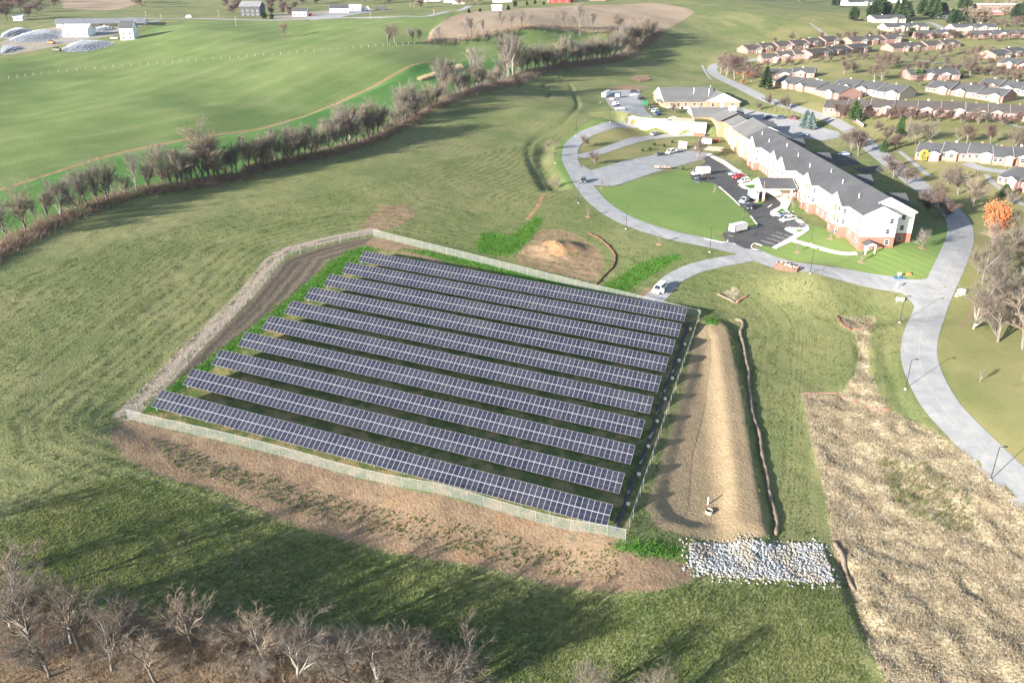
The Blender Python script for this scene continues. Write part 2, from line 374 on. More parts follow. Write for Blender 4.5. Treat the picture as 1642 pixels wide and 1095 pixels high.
# small relief: tussocks, clods, wheel marks
def vnoise(x, y, seed):
    xi = np.floor(x).astype(np.int64); yi = np.floor(y).astype(np.int64); fx = sm(x-xi); fy = sm(y-yi)
    h = lambda a, b: (np.abs(np.sin(a*127.1+b*311.7+seed*74.7)*43758.5453) % 1.)
    return (h(xi, yi)*(1-fx)+h(xi+1, yi)*fx)*(1-fy)+(h(xi, yi+1)*(1-fx)+h(xi+1, yi+1)*fx)*fy-.5
near = sm((330-np.hypot(xs, ys-130))/150)
def fa(k, w=1.): return sm((ATT[k]+w)/(2*w))
hard = np.maximum.reduce([fa('lawn'), fa('turf'), fa('yard')])
rel = (vnoise(xs/2.6, ys/2.6, 1)*.16+vnoise(xs/1.3, ys/1.3, 2)*.12)*near*(1-.85*hard)*(1-.6*fa('array'))*(1-.5*fa('basin'))
rel += fa('tussock')*(vnoise(xs/1.9, ys/1.9, 3)*.75+vnoise(xs/4.3, ys/4.3, 4)*.7)*near
rel += fa('soil')*vnoise(xs/1.1, ys/3.0, 5)*.12*near
rel += (vnoise(xs/75, ys/75, 7)*6.+vnoise(xs/38, ys/38, 8)*2.4+vnoise(xs/17, ys/17, 9)*.5)*fa('wheat')*sm((np.hypot(xs, ys)-250)/150)*sm((-ATT['strip']+3)/6+.4)
ZG = ZG+rel.reshape(ZG.shape)*(ATT['path'].reshape(ZG.shape) < 0.5)
nx, ny = len(GX), len(GY)
idx = np.arange(nx*ny).reshape(ny, nx)
F = np.stack([idx[:-1, :-1], idx[:-1, 1:], idx[1:, 1:], idx[1:, :-1]], -1).reshape(-1, 4)

def ground_material():
    t = NT('ground'); P = t.geo()
    nf = t.noise(1.9, 3, .65, P); nm = t.noise(.33, 4, .6, P); nl = t.noise(.035, 4, .6, P); nx_ = t.noise(.012, 3, .5, P)
    ny_ = t.noise(5.5, 2, .6, P)
    # grain stretched along the tractor rows
    row = t.attr('row'); rw = t.attr('rw'); row2 = t.attr('row2')
    rr = t.math('ADD', t.math('MULTIPLY', row, t.math('SUBTRACT', 1., rw)), t.math('MULTIPLY', row2, rw))
    rr = t.math('ADD', rr, t.math('MULTIPLY', nm, 2.2))
    st = t.math('SINE', t.math('MULTIPLY', rr, 2*math.pi/3.1)); st2 = t.math('SINE', t.math('MULTIPLY', t.math('ADD', rr, t.math('MULTIPLY', nl, 14.)), 2*math.pi/17.))
    brk = t.ramp(t.noise(.11, 3, .6, P), .35, .6); stripes = t.math('ADD', t.math('MULTIPLY', t.math('MULTIPLY', st, brk), .30), t.math('MULTIPLY', st2, .10))
    def two(a, b, n, lo, hi, extra=None):
        f = t.ramp(n, lo, hi)
        if extra is not None: f = t.math('ADD', f, extra, clamp=True)
        return t.mix(f, a, b)
    def edge(name, w, amp, base):
        e = t.math('ADD', t.attr(name), t.math('MULTIPLY', t.math('SUBTRACT', base, .5), amp))
        return t.ramp(e, -w, w)
    # meadow
    g1, g2, g3 = (.120, .160, .047), (.238, .236, .098), (.35, .305, .155)
    col = two(g1, g2, nl, .36, .62, stripes); col = t.mix(t.math('MULTIPLY', t.ramp(nf, .48, .72), .65), col, g3)
    col = t.mix(t.math('MULTIPLY', t.ramp(nm, .56, .75), .55), col, (.062, .10, .024))
    rib = t.math('MULTIPLY', t.math('MULTIPLY', t.ramp(st, .1, .9), brk), .55); col = t.mix(rib, col, (.075, .105, .03))
    # turf right of the road
    tf = two((.17, .185, .06), (.27, .245, .10), nl, .38, .62, t.math('MULTIPLY', st2, .12)); tf = t.mix(t.math('MULTIPLY', t.ramp(nf, .5, .75), .35), tf, (.30, .26, .12))
    tf = t.mix(t.math('MULTIPLY', t.ramp(nm, .56, .8), .4), tf, (.11, .13, .035))
    col = t.mix(edge('turf', .5, 2., nm), col, tf)
    # winter cereal
    wh = two((.108, .175, .042), (.190, .245, .080), nl, .30, .70, stripes); wh = t.mix(t.math('MULTIPLY', t.ramp(nf, .50, .75), .35), wh, (.26, .265, .12))
    wh = t.mix(t.math('MULTIPLY', t.ramp(nx_, .52, .66), .5), wh, (.225, .255, .095))
    pale = t.math('MULTIPLY', t.math('MULTIPLY', t.ramp(t.math('ADD', st2, t.math('MULTIPLY', nf, 1.6)), 1.2, 1.9), t.ramp(nl, .42, .66)), .28)
    wh = t.mix(pale, wh, (.33, .33, .17))
    wh = t.mix(t.math('MULTIPLY', t.math('MULTIPLY', t.ramp(st, .2, .95), brk), .22), wh, (.05, .10, .02))
    tram = t.math('SINE', t.math('MULTIPLY', t.math('ADD', row, t.math('MULTIPLY', nm, .8)), 2*math.pi/13.)); wh = t.mix(t.math('MULTIPLY', t.ramp(tram, .982, .996), .45), wh, (.28, .26, .13))
    wh = t.mix(t.math('MULTIPLY', t.ramp(ny_, .45, .7), .25), wh, (.055, .11, .02))
    col = t.mix(edge('wheat', .5, 2., nm), col, wh)
    sp = two((.055, .165, .028), (.10, .215, .045), nl, .35, .65, stripes); sp = t.mix(t.math('MULTIPLY', t.ramp(nf, .5, .75), .25), sp, (.20, .22, .08))
    col = t.mix(edge('strip', .5, 1.6, nm), col, sp)
    br = two((.30, .215, .150), (.40, .31, .215), nl, .35, .65, t.math('MULTIPLY', st, .15)); col = t.mix(edge('brown', 1., 4., nm), col, br)
    # inside the fence
    ar = two((.085, .13, .03), (.30, .235, .105), nm, .44, .60); ar = t.mix(t.math('MULTIPLY', t.ramp(nf, .5, .72), .5), ar, (.36, .28, .14))
    col = t.mix(edge('array', .2, .8, nm), col, ar)
    so = two((.20, .128, .078), (.31, .212, .128), nm, .36, .64); so = t.mix(t.math('MULTIPLY', t.ramp(nf, .46, .72), .7), so, (.40, .295, .185))
    so = t.mix(t.math('MULTIPLY', t.ramp(nl, .56, .68), .6), so, (.42, .23, .095)); so = t.mix(t.math('MULTIPLY', t.ramp(t.math('ADD', nm, t.math('MULTIPLY', nf, .5)), .86, .98), .7), so, (.10, .105, .07))
    col = t.mix(edge('soil', .35, 3.2, nm), col, so)
    se = two((.095, .075, .056), (.215, .165, .115), t.math('ADD', nf, t.math('MULTIPLY', st, .16)), .34, .70); se = t.mix(t.math('MULTIPLY', t.ramp(nm, .58, .72), .5), se, (.09, .105, .05))
    col = t.mix(edge('seeded', .3, 1.5, nm), col, se)
    ba = two((.30, .215, .125), (.39, .295, .18), nf, .35, .68); ba = t.mix(t.math('MULTIPLY', t.ramp(nm, .52, .7), .45), ba, (.20, .18, .085))
    col = t.mix(edge('basin', .5, 2.5, nm), col, ba)
    la = two((.115, .20, .042), (.19, .255, .07), nl, .36, .66); la = t.mix(t.math('MULTIPLY', t.ramp(nm, .6, .8), .45), la, (.235, .22, .09))
    mow = t.n('ShaderNodeTexWave', wave_type='BANDS', bands_direction='X'); mp = t.n('ShaderNodeMapping'); mp.inputs['Rotation'].default_value = (0, 0, R(-38))
    t.l(P, mp.inputs['Vector']); t.l(mp.outputs[0], mow.inputs['Vector']); mow.inputs['Scale'].default_value = .11; mow.inputs['Distortion'].default_value = .4
    la = t.mix(t.math('MULTIPLY', mow.outputs['Fac'], .5), la, (.20, .29, .085))
    col = t.mix(edge('lawn', .4, 1.6, nm), col, la)
    lu = two((.055, .165, .018), (.115, .25, .032), nm, .35, .65); lu = t.mix(t.math('MULTIPLY', t.ramp(nf, .55, .75), .35), lu, (.03, .075, .012))
    col = t.mix(edge('lush', .5, 4., nm), col, lu)
    tu = two((.26, .21, .135), (.47, .405, .275), nf, .38, .62); tu = t.mix(t.math('MULTIPLY', t.ramp(nm, .55, .72), .5), tu, (.19, .165, .075))
    col = t.mix(edge('tussock', .3, 2.2, nm), col, tu)
    li = two((.20, .135, .080), (.36, .26, .15), nf, .35, .66); li = t.mix(t.math('MULTIPLY', t.ramp(nm, .56, .72), .4), li, (.10, .105, .035))
    col = t.mix(edge('litter', .8, 6., nm), col, li)
    ya = two((.26, .23, .19), (.36, .32, .26), nm, .4, .6); col = t.mix(edge('yard', .8, 4., nm), col, ya)
    pa = two((.37, .295, .225), (.42, .34, .265), nm, .3, .7); col = t.mix(edge('path', .3, .7, nm), col, pa)
    col = t.mix(t.math('MULTIPLY', edge('dirt', .25, .5, nm), .95), col, (.42, .24, .13))
    col = t.mix(t.math('MULTIPLY', edge('rut', .2, .5, nm), .55), col, (.06, .075, .025))
    col = t.mix(t.math('MULTIPLY', t.ramp(ny_, .35, .7), .22), t.mix(.18, col, (0, 0, 0)), t.mix(.12, col, (1, 1, 1)))
    t.l(col, t.b.inputs['Base Color']); t.b.inputs['Roughness'].default_value = .95; t.b.inputs['Specular IOR Level'].default_value = .1
    t.b.inputs['Sheen Weight'].default_value = 0.
    hgt = t.math('ADD', t.math('MULTIPLY', nf, .75), t.math('MULTIPLY', ny_, .3))
    soft = t.math('SUBTRACT', 1., t.math('MULTIPLY', t.math('MAXIMUM', t.ramp(t.attr('lawn'), -1, 1), t.ramp(t.attr('turf'), -1, 1)), .65))
    q = t.n('ShaderNodeBump'); q.inputs['Distance'].default_value = .34
    t.l(t.math('MULTIPLY', soft, .85), q.inputs['Strength']); t.l(hgt, q.inputs['Height']); t.l(q.outputs[0], t.b.inputs['Normal'])
    return t.m
gm = raw('ground', np.c_[xs, ys, ZG.ravel()], F, ground_material(), smooth=True)
for k, v in ATT.items():
    a = gm.attributes.new(k, 'FLOAT', 'POINT'); a.data.foreach_set('value', v.astype(np.float32))
GROUND = tag(link('ground', gm), 'rolling grassland of meadow, cereal field, bare soil and lawn', 'ground', kind='structure')
# ------------------------------------------------------------------ roads, lots, walks
def drape(name, poly, mats, dz, cell=2.2, skirt=0., smooth_n=0, parent=None, xy=False):
    P = np.asarray(poly, float) if xy else W2(poly)
    if smooth_n: P = smooth_line(P, smooth_n, True)
    # drop doubled points
    Q = [P[0]]
    for p in P[1:]:
        if np.hypot(*(p-Q[-1])) > .08: Q.append(p)
    if np.hypot(*(Q[0]-Q[-1])) < .08: Q.pop()
    # refine edges
    B = []
    for a, b in zip(Q, Q[1:]+Q[:1]):
        k = max(1, int(np.hypot(*(b-a))/cell))
        for i in range(k): B.append(a+(b-a)*i/k)
    B = np.array(B); n = len(B)
    x0, y0 = B.min(0); x1, y1 = B.max(0)
    gx, gy = np.meshgrid(np.arange(x0, x1, cell), np.arange(y0, y1, cell)); gx, gy = gx.ravel(), gy.ravel()
    m = poly_sd(gx, gy, B) > cell*.4
    pts = [Vector(p) for p in B]+[Vector((a, b)) for a, b in zip(gx[m], gy[m])]
    V, E, F, *_ = delaunay_2d_cdt(pts, [], [list(range(n))], 1, 1e-4)
    V = np.array([(v.x, v.y) for v in V]); z = H(V[:, 0], V[:, 1])+dz
    vs = [(a, b, c) for (a, b), c in zip(V, z)]; fs = [tuple(f) for f in F]
    if skirt:
        k0 = len(vs); zb = H(B[:, 0], B[:, 1])
        vs += [(a, b, c+dz) for (a, b), c in zip(B, zb)]+[(a, b, c+dz-skirt) for (a, b), c in zip(B, zb)]
        fs += [(k0+i, k0+(i+1) % n, k0+n+(i+1) % n, k0+n+i) for i in range(n)]
    me = bpy.data.meshes.new(name); me.from_pydata(vs, [], fs); me.materials.append(mats); me.update()
    return link(name, me, parent)
def offset_line(L, d):
    T = np.gradient(L, axis=0); T /= np.maximum(np.hypot(T[:, 0], T[:, 1]), 1e-9)[:, None]
    return L+np.c_[-T[:, 1], T[:, 0]]*d
def strip(name, px, width, m, dz, n=8, lat=4, parent=None, world_line=None, offs=0., thick=0., z_of=None):
    L = smooth_line(W2(px), n) if world_line is None else world_line
    rows = [offset_line(L, offs+width*(i/lat-.5)) for i in range(lat+1)]
    V = []; k = len(L)
    for r_ in rows:
        z = H(r_[:, 0], r_[:, 1])+dz
        V += list(np.c_[r_, z])
    F = [(j*k+i, j*k+i+1, (j+1)*k+i+1, (j+1)*k+i) for j in range(lat) for i in range(k-1)]
    if thick:
        b0 = len(V)
        for j in (0, lat): V += [(x, y, z-thick) for x, y, z in V[j*k:(j+1)*k]]
        F += [(i, b0+i, b0+i+1, i+1) for i in range(k-1)]+[(lat*k+i+1, b0+k+i+1, b0+k+i, lat*k+i) for i in range(k-1)]
    me = bpy.data.meshes.new(name); me.from_pydata([tuple(v) for v in V], [], [f[::-1] for f in F]); me.materials.append(m); me.update()
    return link(name, me, parent)
def asphalt(name, a, b, crack=.25, spec=.35):
    t = NT(name); P = t.geo(); n1 = t.noise(.22, 5, .65, P); n2 = t.noise(6., 3, .7, P); n3 = t.noise(.9, 4, .6, P)
    col = t.mix(t.ramp(n1, .34, .66), a, b); col = t.mix(t.math('MULTIPLY', t.ramp(n3, .54, .7), crack), col, tuple(x*.68 for x in a))
    col = t.mix(t.math('MULTIPLY', t.ramp(n2, .45, .7), .2), col, tuple(min(1, x*1.3) for x in b))
    v = t.n('ShaderNodeTexVoronoi', feature='DISTANCE_TO_EDGE'); v.inputs['Scale'].default_value = .13; t.l(P, v.inputs['Vector'])
    col = t.mix(t.math('MULTIPLY', t.math('LESS_THAN', v.outputs['Distance'], .012), crack*.7), col, tuple(x*.45 for x in a))
    t.l(col, t.b.inputs['Base Color']); t.b.inputs['Roughness'].default_value = .88; t.b.inputs['Specular IOR Level'].default_value = spec
    t.bump(n2, .25, .03); MATS[name] = t.m; return t.m
m_road = asphalt('aged_asphalt', (.245, .245, .250), (.305, .304, .305))
m_new = asphalt('fresh_asphalt', (.050, .049, .051), (.075, .072, .074), .12)
m_grav = asphalt('gravel', (.22, .225, .235), (.31, .31, .315), .4, .1)
m_conc = mat('concrete', (.62, .59, .54), .85, .08, .6)
m_mark = mat('road_paint', (.72, .71, .68), .7, .15, 3.)
m_yell = mat('yellow_paint', (.42, .36, .24), .7, .25, 2.)
def S(o, label, cat): return tag(o, label, cat, kind='structure')
ROAD_C = [(2000,1120),(1860,990),(1770,905),(1700,843),(1642,786),(1573.6,719),(1538,683),(1507,647),(1487,612),(1476,583),(1473.5,562),(1477,536),(1487,509),(1497,482),(1515,443),(1529,412),(1539.5,383),(1537,356),(1519,333.5),(1497,314),(1462,289),(1428,262),(1399,239),(1376,219),(1352,203),(1320,188),(1270,172),(1222,157),(1190,141),(1160,127),(1144,117),(1143,109),(1160,102),(1219,95),(1262,90)]
road_line = smooth_line(W2(ROAD_C), 8)
S(strip('road', None, 7.6, m_road, .06, world_line=road_line), 'grey asphalt road curving past the apartment building', 'road')
ROAD = bpy.data.objects['road']
strip('centre_line', None, .11, m_yell, .068, lat=1, world_line=road_line[:189], parent=ROAD)
LOOP_C = [(1500,472),(1470,464),(1437,457),(1375,445),(1298,430),(1222,413.5),(1203,405),(1139.7,391),(1076,377),(1024.6,362),(986,344),(958,323),(940,302),(926,280),(915,259),(914.6,241),(922,228),(940,215),(963,206),(986,200),(1014,189)]
loop_line = smooth_line(W2(LOOP_C), 8)
S(strip('loop_drive', None, 7.2, m_road, .072, world_line=loop_line), 'grey loop drive running round the green oval lawn', 'road')
jp = [(1437,465.5),(1452,474.5),(1463,487),(1467,492),(1480,478),(1490,458),(1500,440),(1493,444),(1484,448),(1470,449),(1439,448)]
S(drape('junction_apron', jp, m_road, .082), 'flared asphalt apron where loop drive meets the curving road', 'road')
S(drape('upper_parking_lot', [(968,148),(989,145),(1008.5,144.6),(1026,145.5),(1027.6,158),(1028,168),(1036,179),(1046,186.6),(1047,192),(1069,193),(1090,194),(1090,197),(1032,198.5),(1006.6,197),(1008,188),(1004,180),(986.5,179),(974.6,166.5)], m_road, .085), 'pale asphalt parking lot beside the community hall', 'parking lot')
S(strip('service_drive', [(928,252),(963,243.5),(999,231),(1050,220.5),(1101,216),(1134.6,219)], 6.2, m_road, .085), 'narrow service drive below the white retaining wall', 'road')
S(drape('grey_parking_lot', [(932.5,265),(948,274),(999,259),(1050,248.6),(1088.6,241),(1114,243),(1139,246),(1140,251),(1125,256),(1109,261),(1050,277),(986,299),(953,298),(940,290)], m_road, .095), 'old grey parking lot with white stall lines', 'parking lot')
NEWLOT = S(drape('black_parking_lot', [(1138,250),(1150,258),(1165.7,267.4),(1178.4,276),(1196,284),(1184,297),(1190,302),(1205,305.5),(1222,308.5),(1240,314),(1253,326),(1250,332),(1238,338),(1234.5,341),(1235.5,345),(1241,347.5),(1252,345),(1262,345),(1272,351),(1286,363),(1262,366),(1258,368),(1275,376.5),(1255,388),(1238.5,397),(1211,391),(1204.7,395.8),(1206.6,400),(1194.7,399),(1181,392.5),(1166,388.5),(1163,383),(1158,376.6),(1162.7,371),(1192,363),(1207,364),(1214,360),(1209,354),(1200,342),(1178,322),(1153,300),(1142,293),(1120,291.5),(1108,288),(1107,281),(1120,268),(1132,260),(1128,254)], m_new, .105), 'fresh black asphalt lot in front of the apartment building', 'parking lot')
WALK = S(drape('sidewalk', [(1184,297),(1187,294),(1207,292.5),(1215,296),(1238,304),(1262,316),(1268,324),(1264,333),(1262,338),(1272,346),(1284,353),(1296,363),(1298,369),(1290,375),(1270,388),(1245,399),(1238.5,397),(1255,388),(1275,376.5),(1259,369.5),(1258,367),(1262,365.5),(1286,362.5),(1272,351),(1262,345),(1252,345),(1241,347.5),(1235.5,345),(1234.5,341),(1238,338),(1250,332),(1253,326),(1240,314),(1222,308.5),(1205,305.5),(1190,302)], m_conc, .22, 1.4, .2), 'white concrete sidewalk round the entrance canopy', 'sidewalk')
S(drape('sidewalk', [(1133,248),(1139,247),(1161,257.5),(1179,270),(1199,283.5),(1208,292.3),(1204,294),(1190,284.5),(1175,274),(1157,262),(1136,250.5)], m_conc, .22, 1.4, .2), 'white concrete walk beside the parked pickups', 'sidewalk')
S(strip('walkway', [(1270,385),(1300,394),(1334.5,403.5),(1357,407),(1374,406.5)], 1.9, m_conc, .1, lat=2, thick=.15), 'white concrete walkway to the small porch', 'path')
m_isl = mat('island_turf', (.07, .17, .025), .95, .3, 2., spec=.1, bump=.5)
for k, q in enumerate(([(1193,298.5),(1208.6,297.2),(1216,302.5),(1202,303.2)], [(1243,342.2),(1254,335.5),(1260.5,341),(1252,342.5)], [(1273,370.3),(1290,369),(1281.5,373)], [(1214,322.5),(1219,321),(1225,323),(1225.5,326),(1220,327.5),(1215,326)])):
    S(drape('grass_island', q, m_isl, .26, 1., .25), ['long grass island beside the canopy', 'round grass island by the sidewalk bend', 'thin triangular grass island between stalls', 'small kerbed island at the foot of the flagpoles'][k], 'lawn')
S(strip('gravel_road', [(1205,409),(1191,414),(1152.5,421),(1114,430.5),(1081,446),(1062,466),(1047.6,481),(1040,489)], 5.4, m_grav, .07), 'blue grey gravel lane leading to the solar field gate', 'road')
for nm, q, w, lab in (('kerb', [(1153,300),(1165,310),(1178,322),(1186,330)], .3, 'white kerb along oval lawn near the flagpole island'), ('kerb', [(1204,347),(1209,354),(1214,360.5),(1212,364),(1203,366.5)], .3, 'white kerb at the corner of the oval lawn'), ('kerb', [(1222,394.5),(1211,391),(1205.5,394),(1205,397),(1208,400),(1222,404)], .3, 'rounded white kerb of the lawn by the lot entry'), ('kerb', [(1129,383),(1145,386.5),(1158,389),(1166,388),(1167,385)], .3, 'white kerb beside the loop drive and enclosed trailer')):
    S(strip(nm, q, w, m_conc, .2, lat=1, thick=.2), lab, 'kerb')
# stall lines
def line(px, w, parent, m=m_mark, dz=.12, n=4): return strip('stall_line', px, w, m, dz, n=n, lat=1, parent=parent)
for a, b in (((1220,386),(1243,393)), ((1228.5,382),(1251,388.5)), ((1236.5,377.5),(1259,384)), ((1245,373),(1268,380)), ((1249,357.5),(1263,357.5)), ((1255,362.5),(1266,362.5)), ((1246,352.5),(1254,352.5))): line([a, b], .14, NEWLOT)
for a, b in (((1163,378),(1176,379.5)), ((1162,372.5),(1172,371.5)), ((1164,266.5),(1174,275)), ((1157,270.5),(1172,274)), ((1153,273.5),(1176,278))): line([a, b], .14, NEWLOT)
line([(1166,388.3),(1180,392.3)], .5, NEWLOT); line([(1231,333.5),(1237.5,328.5)], .5, NEWLOT)
GL = bpy.data.objects['grey_parking_lot']
for i in range(13):
    t = i/12.; a = np.array([955, 276.5])*(1-t)+np.array([1052, 250.5])*t; line([tuple(a), tuple(a+np.array([11, 2.2]))], .13, GL, dz=.105)
for i in range(12):
    t = i/11.; a = np.array([975, 299])*(1-t)+np.array([1062, 271])*t; line([tuple(a+np.array([-11, -2.6])), tuple(a)], .13, GL, dz=.105)
# behind the apartments and the cottage lanes
m_lane = m_road
S(drape('rear_drive', [(1180,172),(1210,178),(1262,188),(1300,200),(1345,212),(1350,220),(1320,226),(1290,222),(1240,222),(1212,205),(1185,190)], m_road, .085), 'grey drive behind the apartment building near the blue spruces', 'parking lot')
RL = S(drape('rear_parking_bay', [(1322,250),(1360,243),(1380,264),(1345,268)], m_new, .085), 'black parking bay in the shade behind the apartments', 'parking lot')
for i in range(5):
    t = i/4; a = np.array([1338, 249])*(1-t)+np.array([1352, 265])*t; line([tuple(a), tuple(a+np.array([21, -1]))], .12, RL, dz=.1)
S(drape('rear_parking_bay', [(1368,271),(1408,265),(1418,275),(1385,279)], m_new, .085), 'short black drive stub joining the curving road', 'parking lot')
for px, w, lab in (([(1442,243),(1465,262),(1490,283)], 2., 'pale path between the yellow shrub and the road'), ([(1548,262),(1580,272),(1642,278),(1680,281)], 5., 'grey drive in front of the tan roofed cottages'), ([(1299,38),(1312,47),(1322,55),(1332,61)], 2.5, 'thin footpath over the pasture behind the cottages'),
       ([(1490,36),(1504,42),(1524,52)], 7., 'grey street between the far cottages'), ([(1560,188),(1600,195),(1642,206)], 2.4, 'footpath along the mown green'), ([(1420,95),(1470,97),(1530,105),(1570,100)], 4.5, 'cottage lane among the bare ornamental trees'), ([(1580,280),(1600,300),(1642,330)], 2., 'garden path by the orange maple'),
       ([(1335,158),(1360,152),(1390,152)], 4.5, 'driveway beside the long white fronted cottage row'), ([(1430,52),(1450,56),(1468,62)], 4., 'driveway of the far white gabled cottages'), ([(1140,128),(1129,112),(1126,105)], 1.6, 'curved footpath at the road bend'), ([(1283,128),(1296,133),(1304,140)], 4., 'cottage driveway with a parked pickup')):
    S(strip('lane', px, w, m_lane, .07, lat=2), lab, 'path')
S(strip('far_road', [(-20,60),(102,66),(158,57),(220,42),(256,33)], 5., m_grav, .08, lat=2), 'farm lane from the white barn to the far road', 'road')
S(strip('far_road', [(200,29),(256,31),(302,30),(420,33),(484,32),(560,29),(640,27),(702,23),(753,10)], 7., m_road, .08, lat=2), 'far country road past the dark house', 'road')
S(drape('far_yard', [(485,31),(545,20),(592,14),(600,17),(545,30),(500,33)], m_road, .09, 6.), 'pale paved yard beside the far road', 'parking lot')
# ------------------------------------------------------------------ solar field
def pv_glass():
    t = NT('pv_glass'); o = t.coord('Object'); sp = t.n('ShaderNodeSeparateXYZ'); t.l(o, sp.inputs[0])
    def lines(v, pitch, w):
        f = t.math('FRACT', t.math('DIVIDE', v, pitch)); return t.math('LESS_THAN', t.math('ABSOLUTE', t.math('SUBTRACT', f, .5)), w)
    gx = lines(t.math('ADD', sp.outputs[0], .0), .156, .035); gy = lines(sp.outputs[1], .158, .035)
    grid = t.math('MAXIMUM', gx, gy)
    oi = t.n('ShaderNodeObjectInfo').outputs['Random']
    c0 = t.mix(oi, (.013, .015, .029), (.027, .027, .043))
    col = t.mix(t.math('MULTIPLY', grid, .25), c0, (.10, .10, .14))
    mid = t.math('LESS_THAN', t.math('ABSOLUTE', t.math('SUBTRACT', sp.outputs[1], .99)), .012)
    col = t.mix(t.math('MULTIPLY', mid, .55), col, (.30, .31, .33))
    n = t.noise(.15, 3, .5, t.geo()); col = t.mix(t.math('MULTIPLY', t.ramp(n, .4, .7), .03), col, (.30, .27, .25))
    t.l(col, t.b.inputs['Base Color']); t.b.inputs['Roughness'].default_value = .2; t.b.inputs['IOR'].default_value = 1.5
    t.b.inputs['Specular IOR Level'].default_value = .32
    return t.m
m_pv = pv_glass(); m_alu = mat('anodised_frame', (.56, .57, .60), .45, .05, 2., metal=.3)
m_galv = mat('galvanised_steel', (.42, .44, .46), .5, .15, 3., metal=.6); m_back = mat('module_backsheet', (.55, .56, .57), .7)
mw, mh, fr = .995, 1.985, .022
mb = MB()
mb.quad((fr,fr,.036), (mw-fr,fr,.036), (mw-fr,mh-fr,.036), (fr,mh-fr,.036), 0)
for a, b, c, d in ((0,0,mw,fr), (0,mh-fr,mw,mh), (0,fr,fr,mh-fr), (mw-fr,fr,mw,mh-fr)): mb.quad((a,b,.04), (c,b,.04), (c,d,.04), (a,d,.04), 1)
mb.add([(0,0,0),(mw,0,0),(mw,mh,0),(0,mh,0),(0,0,.04),(mw,0,.04),(mw,mh,.04),(0,mh,.04)], [(0,1,5,4),(1,2,6,5),(2,3,7,6),(3,0,4,7)], 1)
mb.quad((0,mh,0), (mw,mh,0), (mw,0,0), (0,0,0), 2)
MODULE = mb.mesh('module', [m_pv, m_alu, m_back])
u3 = Vector(SU).normalized(); az = math.atan2(SU[1], SU[0]); h3 = Vector((math.sin(az), -math.cos(az), 0)); n3 = u3.cross(h3)
if n3.z < 0: n3 = -n3
TILT = R(31.15); wdir = (math.cos(TILT)*h3-math.sin(TILT)*n3).normalized()      # down the slope, towards the sun side
zdir = u3.cross(-wdir).normalized()
PB = Matrix((u3, -wdir, zdir)).transposed()
BAYS = [6]*11+[5]*5; NM = sum(BAYS); cum = np.cumsum([0]+BAYS)
POSTM = {}
for k in range(10):
    TRp = Vector(SO+SV*(9-k))                         # top right corner of the row
    base = Vector((TRp.x, TRp.y, float(H(TRp.x, TRp.y))))
    words = ['first', 'second', 'third', 'fourth', 'fifth', 'sixth', 'seventh', 'eighth', 'ninth', 'tenth']
    lab = f'{words[k]} row of dark solar panels counting from the gravel gate' if 0 < k < 9 else ['row of dark solar panels right behind the gate side fence', '', '', '', '', '', '', '', '', 'row of dark solar panels facing the bare tan soil bank'][k]
    T = thing('solar_row', lab, 'solar panels', base, group='rows of the solar field')
    def place(o, p, rot=True, jit=(0., 0.)):
        m = (PB @ Matrix.Rotation(jit[0], 3, 'X') @ Matrix.Rotation(jit[1], 3, 'Y')).to_4x4(); m.translation = p-base; o.matrix_local = m
    bi = 0
    for i in range(NM):
        while i >= cum[bi+1]: bi += 1
        # module i counts from the left end
        jit = .012 if (i == cum[bi]) else 0.
        for j in (0, 1):
            p = TRp-u3*((NM-i)*1.02-.012-jit)+wdir*(2.0+j*2.035)
            o = link('module', MODULE, T); place(o, p, True, (random.gauss(0, R(.2)), random.gauss(0, R(.2))))
    # purlins and rafters lie under the modules
    mbp = MB(); L = NM*1.02
    for q in (.45, 1.55, 2.5, 3.6):
        a = TRp-u3*(L+.05)+wdir*q-zdir*.06; b = TRp+u3*.05+wdir*q-zdir*.06
        m1 = MB().beam(a-base, b-base, .07, .09); m1.build('purlin', m_alu, T)
    m1 = MB().beam(TRp-u3*L+wdir*2.02-zdir*.012-base, TRp+wdir*2.02-zdir*.012-base, .06, .02); m1.build('mid_rail', m_alu, T)
    for c in list(cum):
        s = min(max((NM-c)*1.02, .35), L-.35); foot = TRp-u3*s+wdir*2.0
        m2 = MB().beam(TRp-u3*s+wdir*.25-zdir*.16-base, TRp-u3*s+wdir*3.85-zdir*.16-base, .08, .1); m2.build('rafter', m_galv, T)
        for q in (1.0, 3.0):
            pt = TRp-u3*s+wdir*q-zdir*.2; gz = float(H(pt.x, pt.y))
            m3 = MB().beam((pt.x-base.x, pt.y-base.y, gz-.3-base.z), pt-base, .12, .12); m3.build('post', m_galv, T)
# string inverters on short posts beside the row ends
m_inv = mat('inverter_paint', (.62, .60, .55), .5, .1)
for k in range(1, 10):
    ordn = ['', 'first and second', 'second and third', 'third and fourth', 'fourth and fifth', 'fifth and sixth', 'sixth and seventh', 'seventh and eighth', 'eighth and ninth', 'ninth and last'][k]
    p = SO+SV*(9-k+.42)+SU*1.9; z = float(H(p[0], p[1]))
    T = thing('inverter_box', f'small pale inverter box between the {ordn} panel rows from the gate', 'electrical box', (p[0], p[1], z), az, 'inverter boxes at the row ends')
    MB().box(-.04, -.04, -.3, .04, .04, 1.25).build('post', m_galv, T)
    b = MB().box(-.32, -.14, .55, .32, -.045, 1.2).build('cabinet', m_inv, T); MB().box(-.28, -.17, .6, .28, -.145, 1.1).build('lid', m_inv, b)
